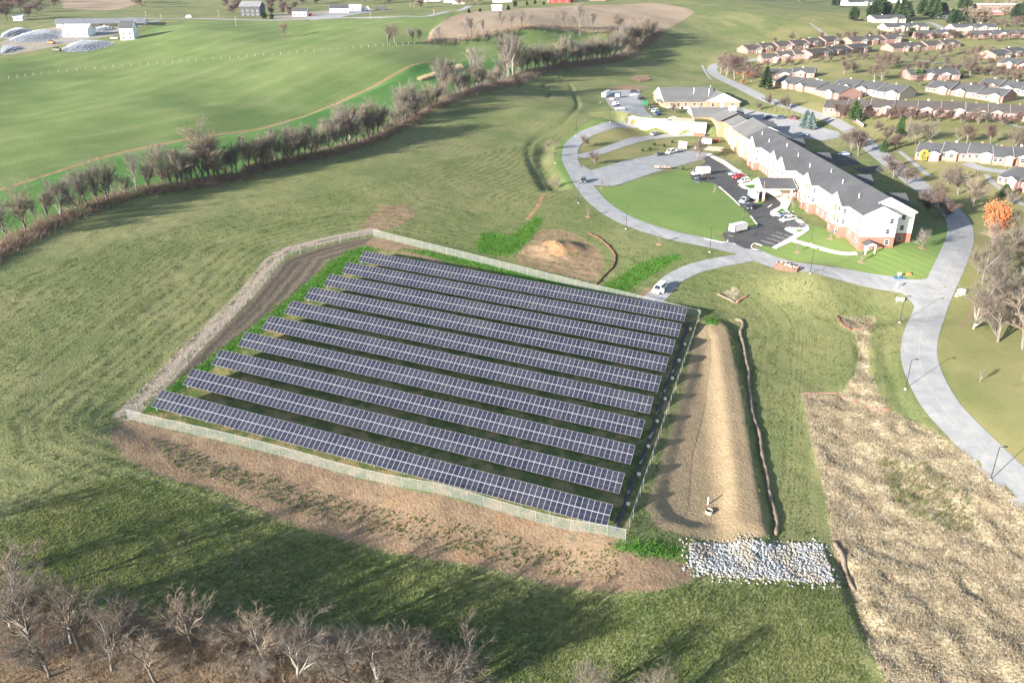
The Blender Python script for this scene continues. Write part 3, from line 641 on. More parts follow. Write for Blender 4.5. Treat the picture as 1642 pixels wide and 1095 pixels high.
# ------------------------------------------------------------------ chain link fence
def mesh_mat():
    t = NT('chain_link'); t.b.inputs['Base Color'].default_value = (.42, .43, .44, 1); t.b.inputs['Roughness'].default_value = .5
    t.b.inputs['Alpha'].default_value = .17; return t.m
m_link = mesh_mat(); m_rail = mat('fence_rail', (.44, .45, .46), .45, .05, metal=.3)
FH = 2.13
def fence(P, label, name='chain_link_fence'):
    base = P[0]; b3 = Vector((base[0], base[1], float(H(*base)))); T = thing(name, label, 'fence', b3)
    V = []; mbr = MB(); pts = []
    for a, b in zip(P[:-1], P[1:]):
        k = max(1, round(np.hypot(*(b-a))/3.05))
        for i in range(k): pts.append(a+(b-a)*i/k)
    pts.append(P[-1]); Z = [float(H(*p)) for p in pts]
    corner = {tuple(np.round(p, 3)) for p in P}
    g = lambda p, z: Vector((p[0]-b3.x, p[1]-b3.y, z-b3.z))
    for p, z in zip(pts, Z):
        big = tuple(np.round(p, 3)) in corner; rr = .05 if big else .025
        MB().cyl(g(p, z-.3), g(p, z+FH+(.06 if big else .03)), rr, n=6).build('post', m_rail, T)
    for (p, z), (q, w) in zip(zip(pts[:-1], Z[:-1]), zip(pts[1:], Z[1:])):
        m = MB(); m.quad(g(p, z+.05), g(q, w+.05), g(q, w+FH), g(p, z+FH)); m.build('mesh_panel', m_link, T)
        MB().cyl(g(p, z+FH), g(q, w+FH), .026, n=6).build('top_rail', m_rail, T)
    return T
FN = W2(FENCE_PX)
gA, gB = W2([(1022,485.5), (1048,491.5)])
nearest = lambda q: q
fence(FN[0:2], 'chain link fence along the bare soil bank below the panels')
fence(FN[1:3], 'chain link fence between the panels and the tan basin')
fence(np.array([FN[2], gB]), 'short chain link fence run between the gate and the basin corner')
fence(np.array([gA, FN[3]]), 'chain link fence between the panels and the soil mound')
fence(np.vstack([FN[3:], FN[:1]]), 'bent chain link fence along the pale dirt path')
T = thing('fence_gate', 'double chain link gate at the end of the gravel lane', 'gate', (gA[0], gA[1], float(H(*gA))))
gd = gB-gA; gz = float(H(*gB))-float(H(*gA))
for f0, f1 in ((.03, .495), (.505, .97)):
    a = Vector((gd[0]*f0, gd[1]*f0, gz*f0+.1)); b = Vector((gd[0]*f1, gd[1]*f1, gz*f1+.1)); up = Vector((0, 0, FH-.12))
    fr_ = MB()
    for p, q in ((a, b), (a+up, b+up), (a, a+up), (b, b+up)): fr_.beam(p, q, .06)
    L = fr_.build('gate_leaf', m_rail, T); MB().quad(a, b, b+up, a+up).build('mesh_panel', m_link, L)
# ------------------------------------------------------------------ socks and silt barriers
def sock(name, px, r, m, label, cat='sock', group=None, sink=.35, n=8, flat=.8):
    L = smooth_line(W2(px), 8); base = np.array([L[0][0], L[0][1], float(H(*L[0]))])
    # resample
    d = np.r_[0, np.cumsum(np.hypot(*np.diff(L, axis=0).T))]; k = max(4, int(d[-1]/.8)); s = np.linspace(0, d[-1], k)
    L = np.c_[np.interp(s, d, L[:, 0]), np.interp(s, d, L[:, 1])]
    Tn = np.gradient(L, axis=0); Tn /= np.hypot(*Tn.T)[:, None]; N = np.c_[-Tn[:, 1], Tn[:, 0]]
    V = []; rr = r*(1+.07*np.sin(s*1.7)+.05*rng.standard_normal(k)); rr[0] *= .5; rr[-1] *= .5
    L = L+N*(.12*np.sin(s*.5)+.06*rng.standard_normal(k))[:, None]
    z = H(L[:, 0], L[:, 1])
    for i in range(k):
        for j in range(n):
            a = 2*math.pi*j/n; V.append((L[i, 0]+N[i, 0]*rr[i]*math.cos(a)-base[0], L[i, 1]+N[i, 1]*rr[i]*math.cos(a)-base[1], z[i]+rr[i]*flat*(1-sink)+rr[i]*flat*math.sin(a)-base[2]))
    Fc = [(i*n+j, i*n+(j+1) % n, (i+1)*n+(j+1) % n, (i+1)*n+j) for i in range(k-1) for j in range(n)]
    Fc += [tuple(range(n))[::-1], tuple(range((k-1)*n, k*n))]
    o = link(name, raw(name, np.array(V), Fc, m, smooth=True)); o.location = base
    return tag(o, label, cat, group)
m_sock = mat('compost_sock', (.19, .15, .11), .95, .25, 2.5, bump=.6); m_dark = mat('black_sock', (.05, .052, .06), .8, .3, 2.); m_red = mat('rust_sock', (.155, .07, .05), .9, .25, 2.); m_pink = mat('silt_fabric', (.40, .17, .14), .85, .3, 2.)
sock('filter_sock', [(1178.8,513.4),(1189,516),(1190,526),(1188,536),(1198,586),(1204,650),(1217,699),(1226,751),(1235,797),(1244,836),(1242.6,859)], .46, m_sock, 'thick tan compost sock along the foot of the berm', 'erosion sock')
sock('filter_sock', [(1104.6,517),(1090.5,563),(1079,596),(1067.5,627),(1054.7,663),(1046,696),(1028,742),(1011,784.4),(991,839),(986.8,852)], .42, m_dark, 'black sock lying inside the fence at the row ends', 'erosion sock')
sock('filter_sock', [(942.8,374),(963,384),(981,402),(987.5,415),(978.6,432.7),(954,458)], .30, m_red, 'rust red sock curving round the soil mound', 'erosion sock')
sock('filter_sock', [(1148,471),(1164,479),(1179,486.5)], .38, m_sock, 'long tan arm of the V shaped sock in the grass', 'erosion sock')
sock('filter_sock', [(1179.5,486.5),(1190,480),(1200.5,473.7)], .36, m_pink, 'short reddish arm of the V shaped sock in the grass', 'erosion sock')
sock('silt_barrier', [(1287,630.5),(1318,631),(1345,630)], .16, m_pink, 'pink silt barrier along the corner of the dry tussock patch', 'silt barrier')
sock('silt_barrier', [(1345,633),(1360,640),(1375,645)], .16, m_pink, 'pink silt barrier beside the tan brush pile', 'silt barrier')
sock('silt_barrier', [(1383,651),(1400,655),(1430,659)], .16, m_pink, 'pink silt barrier running towards the curving road', 'silt barrier')
sock('filter_sock', [(1343,507),(1347,517),(1358,525),(1367,529)], .34, m_red, 'dark sock bent round the top of the dry gully', 'erosion sock')
sock('silt_barrier', [(1367,529),(1380,528),(1401,522)], .16, m_pink, 'faded pink barrier across the top of the dry gully', 'silt barrier')
sock('filter_sock', [(1337,868),(1350,895),(1358,925),(1372,948)], .42, m_sock, 'tan sock beside the ditch below the white stones', 'erosion sock')
# ------------------------------------------------------------------ buildings
def shingle(name, a, b):
    t = NT(name); P = t.geo(); n1 = t.noise(2.2, 4, .7, P); n2 = t.noise(.12, 3, .5, P); n3 = t.noise(9., 2, .7, P)
    col = t.mix(t.ramp(n1, .36, .64), a, b); col = t.mix(t.math('MULTIPLY', t.ramp(n2, .4, .65), .35), col, tuple(min(1, x*1.3) for x in b))
    sp = t.n('ShaderNodeSeparateXYZ'); t.l(P, sp.inputs[0]); f = t.math('FRACT', t.math('DIVIDE', sp.outputs[2], .115))
    col = t.mix(t.math('MULTIPLY', t.math('LESS_THAN', f, .18), .35), col, tuple(x*.55 for x in a))
    t.l(col, t.b.inputs['Base Color']); t.b.inputs['Roughness'].default_value = .9; t.b.inputs['Specular IOR Level'].default_value = .2
    t.bump(n3, .4, .03); MATS[name] = t.m; return t.m
def brick(name, a, b, mortar=(.46, .42, .37), sc=1.):
    t = NT(name); P = t.geo(); sp = t.n('ShaderNodeSeparateXYZ'); t.l(P, sp.inputs[0])
    cmb = t.n('ShaderNodeCombineXYZ'); t.l(t.math('ADD', sp.outputs[0], sp.outputs[1]), cmb.inputs[0]); t.l(sp.outputs[2], cmb.inputs[1])
    bt = t.n('ShaderNodeTexBrick'); t.l(cmb.outputs[0], bt.inputs['Vector']); bt.inputs['Scale'].default_value = 1.
    bt.inputs['Brick Width'].default_value = .215*sc; bt.inputs['Row Height'].default_value = .075*sc; bt.inputs['Mortar Size'].default_value = .009*sc
    bt.inputs['Color1'].default_value = (*a, 1); bt.inputs['Color2'].default_value = (*b, 1); bt.inputs['Mortar'].default_value = (*mortar, 1)
    n = t.noise(.5, 4, .6, P); col = t.mix(t.math('MULTIPLY', t.ramp(n, .4, .65), .25), bt.outputs[0], tuple(x*.8 for x in a))
    t.l(col, t.b.inputs['Base Color']); t.b.inputs['Roughness'].default_value = .88; MATS[name] = t.m; return t.m
def siding(name, a):
    t = NT(name); P = t.geo(); sp = t.n('ShaderNodeSeparateXYZ'); t.l(P, sp.inputs[0]); f = t.math('FRACT', t.math('DIVIDE', sp.outputs[2], .16))
    n = t.noise(.4, 3, .5, P); col = t.mix(t.ramp(n, .35, .65), tuple(x*.93 for x in a), a); col = t.mix(t.math('MULTIPLY', t.math('LESS_THAN', f, .13), .35), col, tuple(x*.6 for x in a))
    t.l(col, t.b.inputs['Base Color']); t.b.inputs['Roughness'].default_value = .6; t.bump(f, .3, .015); MATS[name] = t.m; return t.m
m_shD = shingle('charcoal_shingle', (.060, .062, .068), (.095, .096, .104)); m_shG = shingle('grey_shingle', (.060, .061, .066), (.092, .093, .097)); m_shT = shingle('brown_shingle', (.062, .054, .052), (.098, .086, .081))
m_shL = shingle('pale_shingle', (.115, .115, .116), (.165, .164, .162)); m_bR = brick('red_brick', (.30, .085, .062), (.36, .115, .085), (.34, .22, .18)); m_bO = brick('orange_brick', (.36, .155, .085), (.42, .19, .11), (.42, .32, .24)); m_bB = brick('buff_brick', (.60, .45, .29), (.66, .51, .35)); m_bP = brick('pink_brick', (.235, .112, .090), (.295, .148, .120), (.32, .26, .22))
m_bP2 = brick('pale_brick', (.44, .33, .27), (.50, .40, .33)); m_sid = siding('white_siding', (.70, .69, .66)); m_trim = mat('white_trim', (.78, .77, .75), .5, .04); m_win = mat('window_glass', (.035, .042, .055), .12, .3, .8, spec=.6); m_stuc = mat('cream_render', (.68, .64, .55), .8, .08, .4)
m_wood = mat('weathered_wood', (.22, .18, .14), .9, .25, 4.); m_wht = mat('white_paint', (.76, .76, .74), .5, .06); m_dkdoor = mat('dark_door', (.09, .075, .07), .6)
WINM = {}
def window(T, x, y, z, w, h, face, name='window', door=False, glass=None):
    """face: direction the window looks to, in the thing's own frame: -x, +x, -y, +y"""
    key = (round(w, 2), round(h, 2), face, door)
    if key not in WINM:
        fm = MB(); t = .07; pm = MB()
        def bx(m, a0, a1, b0, b1, d0, d1):
            if face == '-x': m.box(-d1, a0, b0, -d0, a1, b1)
            elif face == '+x': m.box(d0, a0, b0, d1, a1, b1)
            elif face == '-y': m.box(a0, -d1, b0, a1, -d0, b1)
            else: m.box(a0, d0, b0, a1, d1, b1)
        bx(fm, -w/2-t, w/2+t, -t, 0, -.03, .07); bx(fm, -w/2-t, w/2+t, h, h+t, -.03, .06)
        bx(fm, -w/2-t, -w/2, 0, h, -.03, .06); bx(fm, w/2, w/2+t, 0, h, -.03, .06)
        if not door: bx(fm, -w/2, w/2, h*.5-.025, h*.5+.025, -.02, .045)
        bx(pm, -w/2, w/2, 0, h, -.04, .02)
        WINM[key] = (fm.mesh('window_frame', m_trim), pm.mesh('pane', m_dkdoor if door == 1 else (m_trim if door == 2 else m_win)))
    a, b = WINM[key]
    o = link(name, a, T, (x, y, z)); link('pane' if not door else 'leaf', b, o); return o
def gable(mw_, mr_, x0, y0, x1, y1, zb, ze, ax='y', pitch=.5, over=.45, wm=0, gm_=None, cap=(True, True), thick=.18, ridge=None):
    """walls + gable roof; ax = ridge axis; mw_ walls MB, mr_ roof MB; cap: gable end walls at low/high end"""
    gm_ = wm if gm_ is None else gm_
    mw_.add([(x0,y0,zb),(x1,y0,zb),(x1,y1,zb),(x0,y1,zb),(x0,y0,ze),(x1,y0,ze),(x1,y1,ze),(x0,y1,ze)], [(0,1,5,4),(1,2,6,5),(2,3,7,6),(3,0,4,7)], wm)
    if ax == 'y':
        xm = (x0+x1)/2; rz = ze+pitch*(x1-x0)/2
        for k, y in enumerate((y0, y1)):
            if cap[k]: mw_.add([(x0, y, ze), (x1, y, ze), (xm, y, rz)], [(0, 1, 2) if k == 0 else (1, 0, 2)], gm_)
        ya, yb = y0-(over if cap[0] else 0), y1+(over if cap[1] else 0)
        for s, xe in ((-1, x0), (1, x1)):
            ex = xe+s*over; ez = ze-pitch*over
            P = [(ex, ya, ez), (xm, ya, rz), (xm, yb, rz), (ex, yb, ez)]
            up = [(a, b, c+thick) for a, b, c in P]
            mr_.add(P+up, [(0,1,2,3),(7,6,5,4),(0,4,5,1),(2,6,7,3),(3,7,4,0)] if s > 0 else [(3,2,1,0),(4,5,6,7),(1,5,4,0),(3,7,6,2),(0,4,7,3)])
    else:
        ym = (y0+y1)/2; rz = ze+pitch*(y1-y0)/2
        for k, x in enumerate((x0, x1)):
            if cap[k]: mw_.add([(x, y1, ze), (x, y0, ze), (x, ym, rz)], [(0, 1, 2) if k == 0 else (1, 0, 2)], gm_)
        xa, xb = x0-(over if cap[0] else 0), x1+(over if cap[1] else 0)
        for s, ye in ((-1, y0), (1, y1)):
            ey = ye+s*over; ez = ze-pitch*over
            P = [(xa, ey, ez), (xa, ym, rz), (xb, ym, rz), (xb, ey, ez)]; up = [(a, b, c+thick) for a, b, c in P]
            mr_.add(P+up, [(0,1,2,3),(7,6,5,4),(0,4,5,1),(2,6,7,3),(3,7,4,0)] if s < 0 else [(3,2,1,0),(4,5,6,7),(1,5,4,0),(3,7,6,2),(0,4,7,3)])
    return rz
def rake(T, x0, y0, x1, y1, ze, ax, pitch, over=.45, ends=(0, 1), w=.3):
    """white fascia boards along gable ends"""
    for e in ends:
        m = MB()
        if ax == 'y':
            y = (y0-over-.03) if e == 0 else (y1+over+.03); xm = (x0+x1)/2; rz = ze+pitch*(x1-x0)/2+.06
            m.beam((x0-over, y, ze-pitch*over+.06), (xm, y, rz), .06, w); m.beam((xm, y, rz), (x1+over, y, ze-pitch*over+.06), .06, w)
        else:
            x = (x0-over-.03) if e == 0 else (x1+over+.03); ym = (y0+y1)/2; rz = ze+pitch*(y1-y0)/2+.06
            m.beam((x, y0-over, ze-pitch*over+.06), (x, ym, rz), .06, w); m.beam((x, ym, rz), (x, y1+over, ze-pitch*over+.06), .06, w)
        m.build('rake_board', m_trim, T)
# ---- the three storey apartment building
A = thing('apartment_building', 'long three storey white and brick apartment building with charcoal roof', 'building', (101.4, 224.6, 13.2), R(-1.06))
EZ = 9.6; WX = 16.9; LY = 135.
w = MB(); rf = MB()
BF = 3.15; YM = 4.6
def two_tone(x0, y0, x1, y1, faces):
    for f in faces:
        a, b = {'w': ((x0, y1), (x0, y0)), 's': ((x0, y0), (x1, y0)), 'e': ((x1, y0), (x1, y1)), 'n': ((x1, y1), (x0, y1))}[f]
        w.quad((*a, -3.2), (*b, -3.2), (*b, BF), (*a, BF), 0); w.quad((*a, BF), (*b, BF), (*b, EZ), (*a, EZ), 1)
two_tone(.4, .4, 10.2, YM, 'wse'); two_tone(.4, YM, WX, LY, 'we')
w.quad((10.2, YM, -3.2), (WX, YM, -3.2), (WX, YM, BF), (10.2, YM, BF), 0); w.quad((10.2, YM, BF), (WX, YM, BF), (WX, YM, EZ), (10.2, YM, EZ), 1)
w.quad((WX, LY, -3), (.4, LY, -3), (.4, LY, EZ), (WX, LY, EZ), 0)
pit = .5; rx = (.4+WX)/2
w.add([(.4, YM, EZ), (WX, YM, EZ), (rx, YM, EZ+pit*(WX-.4)/2)], [(0, 1, 2)], 1); w.add([(.4, LY, EZ), (WX, LY, EZ), (rx, LY, EZ+pit*(WX-.4)/2)], [(1, 0, 2)], 0)
w.add([(.4, .4, EZ), (10.2, .4, EZ), (5.3, .4, EZ+pit*4.9)], [(0, 1, 2)], 1)
def slab(P, th=.2):
    up = [(a, b, c+th) for a, b, c in P]; rf.add(P+up, [(3,2,1,0),(4,5,6,7),(0,1,5,4),(1,2,6,5),(2,3,7,6),(3,0,4,7)])
o_ = .45; rzm = EZ+pit*(WX-.4)/2
slab([(.4-o_, -.1, EZ-pit*o_), (5.3, -.1, EZ+pit*4.9), (5.3, YM-.4, EZ+pit*4.9), (.4-o_, YM-.4, EZ-pit*o_)]); slab([(5.3, -.1, EZ+pit*4.9), (10.2+o_, -.1, EZ-pit*o_), (10.2+o_, YM+.2, EZ-pit*o_), (5.3, YM+.2, EZ+pit*4.9)])
slab([(.4-o_, YM-.4, EZ-pit*o_), (rx, YM-.4, rzm), (rx, LY+.4, rzm), (.4-o_, LY+.4, EZ-pit*o_)]); slab([(rx, YM-.4, rzm), (WX+o_, YM-.4, EZ-pit*o_), (WX+o_, LY+.4, EZ-pit*o_), (rx, LY+.4, rzm)])
# gable bays on the front
def bay(y0, y1, px_, kind):
    x0 = -px_; n1 = y0+(y1-y0)*.36; n2 = y0+(y1-y0)*.68
    if kind == 'buff':
        for (a, b) in (((x0, y1), (x0, y0)), ((x0, y0), (.4, y0)), ((.4, y1), (x0, y1))): w.quad((*a, -3), (*b, -3), (*b, EZ), (*a, EZ), 3)
        w.add([(x0, y1, EZ), (x0, y0, EZ), (x0, (y0+y1)/2, EZ+.62*(y1-y0)/2)], [(0, 1, 2)], 1)
    else:
        for ya, yb in ((y0, n1), (n2, y1)):
            w.quad((x0, yb, -3), (x0, ya, -3), (x0, ya, BF), (x0, yb, BF), 0); w.quad((x0, yb, BF), (x0, ya, BF), (x0, ya, EZ), (x0, yb, EZ), 1)
        for yy, s in ((y0, 1), (n1, -1), (n2, 1), (y1, -1)):
            q = [(x0, yy), (.4, yy)] if s > 0 else [(.4, yy), (x0, yy)]
            w.quad((*q[0], -3), (*q[1], -3), (*q[1], BF), (*q[0], BF), 0); w.quad((*q[0], BF), (*q[1], BF), (*q[1], EZ), (*q[0], EZ), 1 if yy in (y0, y1) else 2)
        w.quad((-.3, n2, -3), (-.3, n1, -3), (-.3, n1, EZ), (-.3, n2, EZ), 2)
        w.quad((x0, n2, EZ-.5), (x0, n1, EZ-.5), (x0, n1, EZ), (x0, n2, EZ), 1)
        w.add([(x0, y1, EZ), (x0, y0, EZ), (x0, (y0+y1)/2, EZ+.62*(y1-y0)/2)], [(0, 1, 2)], 1)
        for fl in (1, 2):
            b = MB().box(x0-.5, n1-.05, fl*3.15-.22, -.3, n2+.05, fl*3.15-.02).build('balcony', m_trim, A)
            r_ = MB(); r_.beam((x0-.45, n1, fl*3.15+1.), (x0-.45, n2, fl*3.15+1.), .07)
            for q in np.linspace(n1+.1, n2-.1, 9): r_.beam((x0-.45, q, fl*3.15), (x0-.45, q, fl*3.15+1.), .03)
            r_.build('railing', m_trim, b)
        for fl in range(3): window(A, -.3, (n1+n2)/2, fl*3.15+.1, 1.5, 2.05, '-x')
    ym = (y0+y1)/2; rz = EZ+.62*(y1-y0)/2; xr = .4+(rz-EZ)/pit
    for ya, s in ((y0, -1), (y1, 1)):
        ez = EZ-.62*.35; P = [(x0-.45, ya+s*.35, ez), (x0-.45, ym, rz), (xr, ym, rz), (.4, ya+s*.35, ez)]
        if s > 0: P = P[::-1]
        slab(P, .24)
    m = MB(); m.beam((x0-.48, y0-.35, EZ-.15), (x0-.48, ym, rz+.07), .06, .32); m.beam((x0-.48, ym, rz+.07), (x0-.48, y1+.35, EZ-.15), .06, .32); m.beam((x0-.3, y0-.2, EZ-.12), (x0-.3, y1+.2, EZ-.12), .5, .22); m.build('gable_trim', m_trim, A)
    for fl in range(3):
        if kind == 'buff':
            for q in (.28, .72): window(A, x0, y0+(y1-y0)*q, fl*3.15+.8, 1.7, 1.6, '-x')
        else:
            window(A, x0, (y0+n1)/2, fl*3.15+.75, 1.5, 1.7, '-x'); window(A, x0, (n2+y1)/2, fl*3.15+.9, 1.0, 1.5, '-x')
    if kind != 'buff': window(A, (x0+.4)/2-.1, y0, .75+3.15, .9, 1.5, '-y'); window(A, (x0+.4)/2-.1, y0, .75+6.3, .9, 1.5, '-y')
BY = [(11.7, 21., 1.9, 'w'), (39.5, 49., 1.9, 'w'), (64.5, 75.5, 3.2, 'buff'), (79.7, 89.2, 1.9, 'w'), (111.2, 121.6, 1.9, 'w')]
for b in BY: bay(*b)
gaps = [(.4, 11.7, 2), (21., 39.5, 4), (49., 64.5, 4), (89.2, 111.2, 5), (121.6, 135., 3)]
for a, b, n in gaps:
    for q in range(n):
        for fl in range(3): window(A, .4, a+(b-a)*(q+.5)/n, fl*3.15+.85, 1.15, 1.5, '-x')
for fl, x in ((2, 8.6), (1, 7.9), (0, 8.2)): window(A, x, .4, fl*3.15+.9, 1.1, 1.4, '-y')
for fl in range(3): window(A, 13.8, YM, fl*3.15+.9, 1.1, 1.4, '-y')
AW = w.build('wall', [m_bR, m_sid, m_bO, m_bB], A); AR = rf.build('roof', m_shD, A)
for (x0, y0, x1, y1, ax) in ((.4, .4, 10.2, YM, 'y'),): rake(A, x0, y0, x1, y1, EZ, ax, pit, ends=(0,))
m = MB(); m.beam((5.4, YM-.48, EZ+pit*5.0+.08), (rx, YM-.48, rzm+.08), .06, .32); m.beam((rx, YM-.48, rzm+.08), (WX+o_, YM-.48, EZ-pit*o_+.08), .06, .32); m.build('rake_board', m_trim, A)
m = MB(); m.box(.0, -.02, EZ-.34, 10.6, .36, EZ-.12); m.box(10.3, YM-.45, EZ-.34, WX+.4, YM-.04, EZ-.12); m.build('cornice', m_trim, A)
m = MB(); m.beam((-.1, -.1, EZ-.28), (-.1, 135.3, EZ-.28), .12, .22); m.build('gutter', m_trim, A)
MB().box(.36, .36, BF-.02, 10.24, .4, BF+.22).build('belt_trim', m_trim, A)
for i, y in enumerate((14., 31., 45., 60., 77., 95., 112., 127.)):
    MB().cyl((3.6+(i % 3)*1.1, y, EZ+1.6), (3.6+(i % 3)*1.1, y, EZ+3.2+(i % 3)*.5), .11, n=8).build('vent_pipe', m_wht, A)
for y in (17., 44., 84., 116.):     # rear gables, mostly hidden
    q = MB(); rz = EZ+.55*4.5; xr = WX-(rz-EZ)/pit
    for s in (-1, 1):
        P = [(xr, y, rz), (WX+2., y, rz), (WX+2., y+s*4.9, EZ-.2), (WX-.2, y+s*4.9, EZ-.2)]; P = P if s < 0 else P[::-1]
        up = [(a, b, c+.2) for a, b, c in P]; q.add(P+up, [(3,2,1,0),(4,5,6,7),(0,1,5,4),(1,2,6,5),(2,3,7,6),(3,0,4,7)])
    q.build('rear_dormer_roof', m_shD, A); MB().box(WX, y-4.4, -3, WX+1.6, y+4.4, EZ-.1).build('rear_bay', m_sid, A)
# small porch on the near end
pz = -1.4; P_ = MB(); pr = MB()
gable(P_, pr, 1.2, -2.6, 4.2, .3, pz+2.75, pz+2.95, 'y', .5, .3, cap=(True, False)); o = pr.build('porch_roof', m_shD, A); P_.build('porch_gable', m_trim, A)
for x in (1.4, 4.0): MB().box(x-.13, -2.5, pz-.4, x+.13, -2.24, pz+2.75).build('porch_post', m_trim, A)
window(A, 2.7, .4, pz+.05, 1.05, 2.1, '-y', 'door', 2)
# entrance canopy
C_ = thing('entrance_canopy', 'gable roofed drop off canopy with white columns before the entrance', 'canopy', (101.4, 224.6, 13.0), R(-1.06))
cw = MB(); cr_ = MB(); gable(cw, cr_, -12.6, 57.2, -1.3, 69.6, 4.2, 4.75, 'x', .36, .5, cap=(True, True)); cw.build('beam', m_trim, C_); cr_.build('roof', m_shD, C_); rake(C_, -12.6, 57.2, -1.3, 69.6, 4.75, 'x', .36, .5, (0, 1))
for x in (-12., -2.2):
    for y in (58., 68.8): 
        c = MB().box(x-.28, y-.28, -.6, x+.28, y+.28, 4.2).build('column', m_trim, C_); MB().box(x-.42, y-.42, -.6, x+.42, y+.42, 1.1).build('pier', m_bO, c)
# ---- older brick wing
B = thing('brick_wing', 'older orange brick wing with grey roofs joined behind the white apartments', 'building', (104.6, 360., 14.4), R(-1.06))
w = MB(); r2 = MB()
gable(w, r2, 0, .5, 19., 28, -2.5, 8.2, 'y', .46, .45, 0, 1); gable(w, r2, 1.6, 28.05, 15., 51, -2, 7.8, 'y', .46, .45, 0, 1, cap=(False, True)); gable(w, r2, -1.2, 51.05, 17., 69, -2, 7.6, 'y', .46, .45, 0, 1, cap=(False, True))
gable(w, r2, -10.5, 69.05, 16., 86, -2, 7.5, 'x', .42, .45, 0, 1)
w.build('wall', [m_bO, m_sid, m_bB], B); r2.build('roof', m_shL, B)
rake(B, -10.5, 69.05, 16., 86, 7.5, 'x', .42, ends=(0,)); rake(B, 0, .5, 19., 28, 8.2, 'y', .46, ends=(0, 1))
for (x, ys_) in ((0, (4., 9., 14., 19., 24.)), (1.6, (31., 36., 41., 46.)), (-1.2, (54., 59., 64.))):
    for y in ys_:
        for fl in range(2 if x else 3): window(B, x, y, fl*2.8+.6-(0 if x else 1.4), 1.2, 1.5, '-x')
for x in (-8., -4.): 
    for fl in range(2): window(B, x, 69.05, fl*2.9+.9, 1.2, 1.5, '-y')
q = MB(); 
for x, y0 in ((0, 5.), (0, 18.), (1.6, 33.)): q.box(x-.55, y0, -2.5, x-.01, y0+4., 7.6)
q.build('buff_bay', m_bB, B)
MB().box(6.5, 62., 9, 9.5, 65.5, 13.6).build('chimney', m_wht, B); MB().box(5.4, 78., 9, 6.6, 79.2, 14.).build('chimney', m_wht, B)
q = MB(); r3 = MB(); gable(q, r3, 17.5, 50., 27., 62., 4.4, 4.8, 'x', .4, .5); q.build('rear_canopy_gable', m_trim, B); r3.build('rear_canopy_roof', m_shG, B)
for x in (19., 26.): 
    for y in (50.5, 61.5): MB().box(x-.2, y-.2, 0, x+.2, y+.2, 4.4).build('rear_canopy_column', m_trim, B)
MB().box(-10.3, 69., 0, -7., 69.04, 2.6).build('service_door', m_dkdoor, B)
# ---- community hall
hz = 21.9
C2 = thing('community_hall', 'low brick hall with wide grey gable roof and white gable ends', 'building', (86.5, 466.5, hz), 0)
w = MB(); r2 = MB()
gable(w, r2, 0, 0, 30., 37., -1.5, 3.3, 'x', .30, .6, 0, 1); gable(w, r2, 23., -2., 42., 30., -1.5, 3.25, 'y', .46, .6, 0, 1, cap=(True, True))
w.build('wall', [m_bO, m_sid], C2); r2.build('roof', m_shL, C2); rake(C2, 0, 0, 30, 37, 3.3, 'x', .30, .6, (0,)); rake(C2, 23., -2, 42, 30, 3.25, 'y', .46, .6, (0,))
for x in (4., 8., 12., 17., 21.): window(C2, x, 0, .7, 1.5, 1.7, '-y')
for x in (27., 32., 38.): window(C2, x, -2., .7, 1.5, 1.7, '-y')
for y in (6., 14., 26.): window(C2, 0, y, .7, 1.4, 1.6, '-x')
q = MB(); r3 = MB(); gable(q, r3, -3.6, 3., .0, 12., 2.4, 2.6, 'x', .18, .3); q.build('porch_gable', m_trim, C2); r3.build('porch_roof', m_shL, C2)
q = MB()
for x in (1., 6., 11., 16.): q.box(x, -2.4, -.6, x+3., -.9, .7)
q.build('planter_box', m_stuc, C2)
for x, y in ((18., 9.), (26., 6.), (30., 20.)): MB().cyl((x, y, 5.), (x, y, 9.6), .15, n=8).build('vent_pipe', m_trim, C2)
# ---- retaining wall
wd = WB-WA; wl = float(np.hypot(*wd)); wang = math.atan2(wd[1], wd[0]); zb0 = float(H(*WA)); 
RW = thing('retaining_wall', 'tall cream retaining wall carrying the upper parking lot', 'wall', (WA[0], WA[1], 14.6), wang)
w = MB(); w.box(0, -.15, -1.5, wl+6, .35, 6.2); w.build('wall', m_stuc, RW); MB().box(-.1, -.22, 6.2, wl+6, .42, 6.4).build('coping', m_trim, RW)
w = MB(); w.add([(-9, 3.2, -1), (0, -.15, -1), (0, .35, -1), (-9, 3.7, -1), (-9, 3.2, 5.4), (0, -.15, 6.2), (0, .35, 6.2), (-9, 3.7, 5.4)], [(0,1,5,4),(1,2,6,5),(2,3,7,6),(3,0,4,7),(4,5,6,7)]); w.build('return_wall', m_stuc, RW)
for i in range(1, int(wl/4.2)): MB().box(i*4.2-.03, -.19, -1.4, i*4.2+.03, -.15, 6.18).build('joint', m_conc, RW)
q = MB()
for i in range(0, int(wl*.62/2)+1): q.box(i*2.-.05, .05, 6.4, i*2.+.05, .15, 7.5)
q.box(0, .06, 7.4, int(wl*.62/2)*2, .14, 7.5); q.box(0, .06, 6.9, int(wl*.62/2)*2, .14, 6.98); q.build('railing', m_wht, RW)
BFn = thing('board_fence', 'grey weathered board fence on top of the retaining wall', 'fence', (WA[0]+wd[0]*.64, WA[1]+wd[1]*.64, 21.05), wang)
bm = MB().box(0, 0, 0, .28, .04, 1.9).mesh('board', m_wood)
for i in range(int(wl*.36/.3)): link('board', bm, BFn, (i*.3, .1, 0))
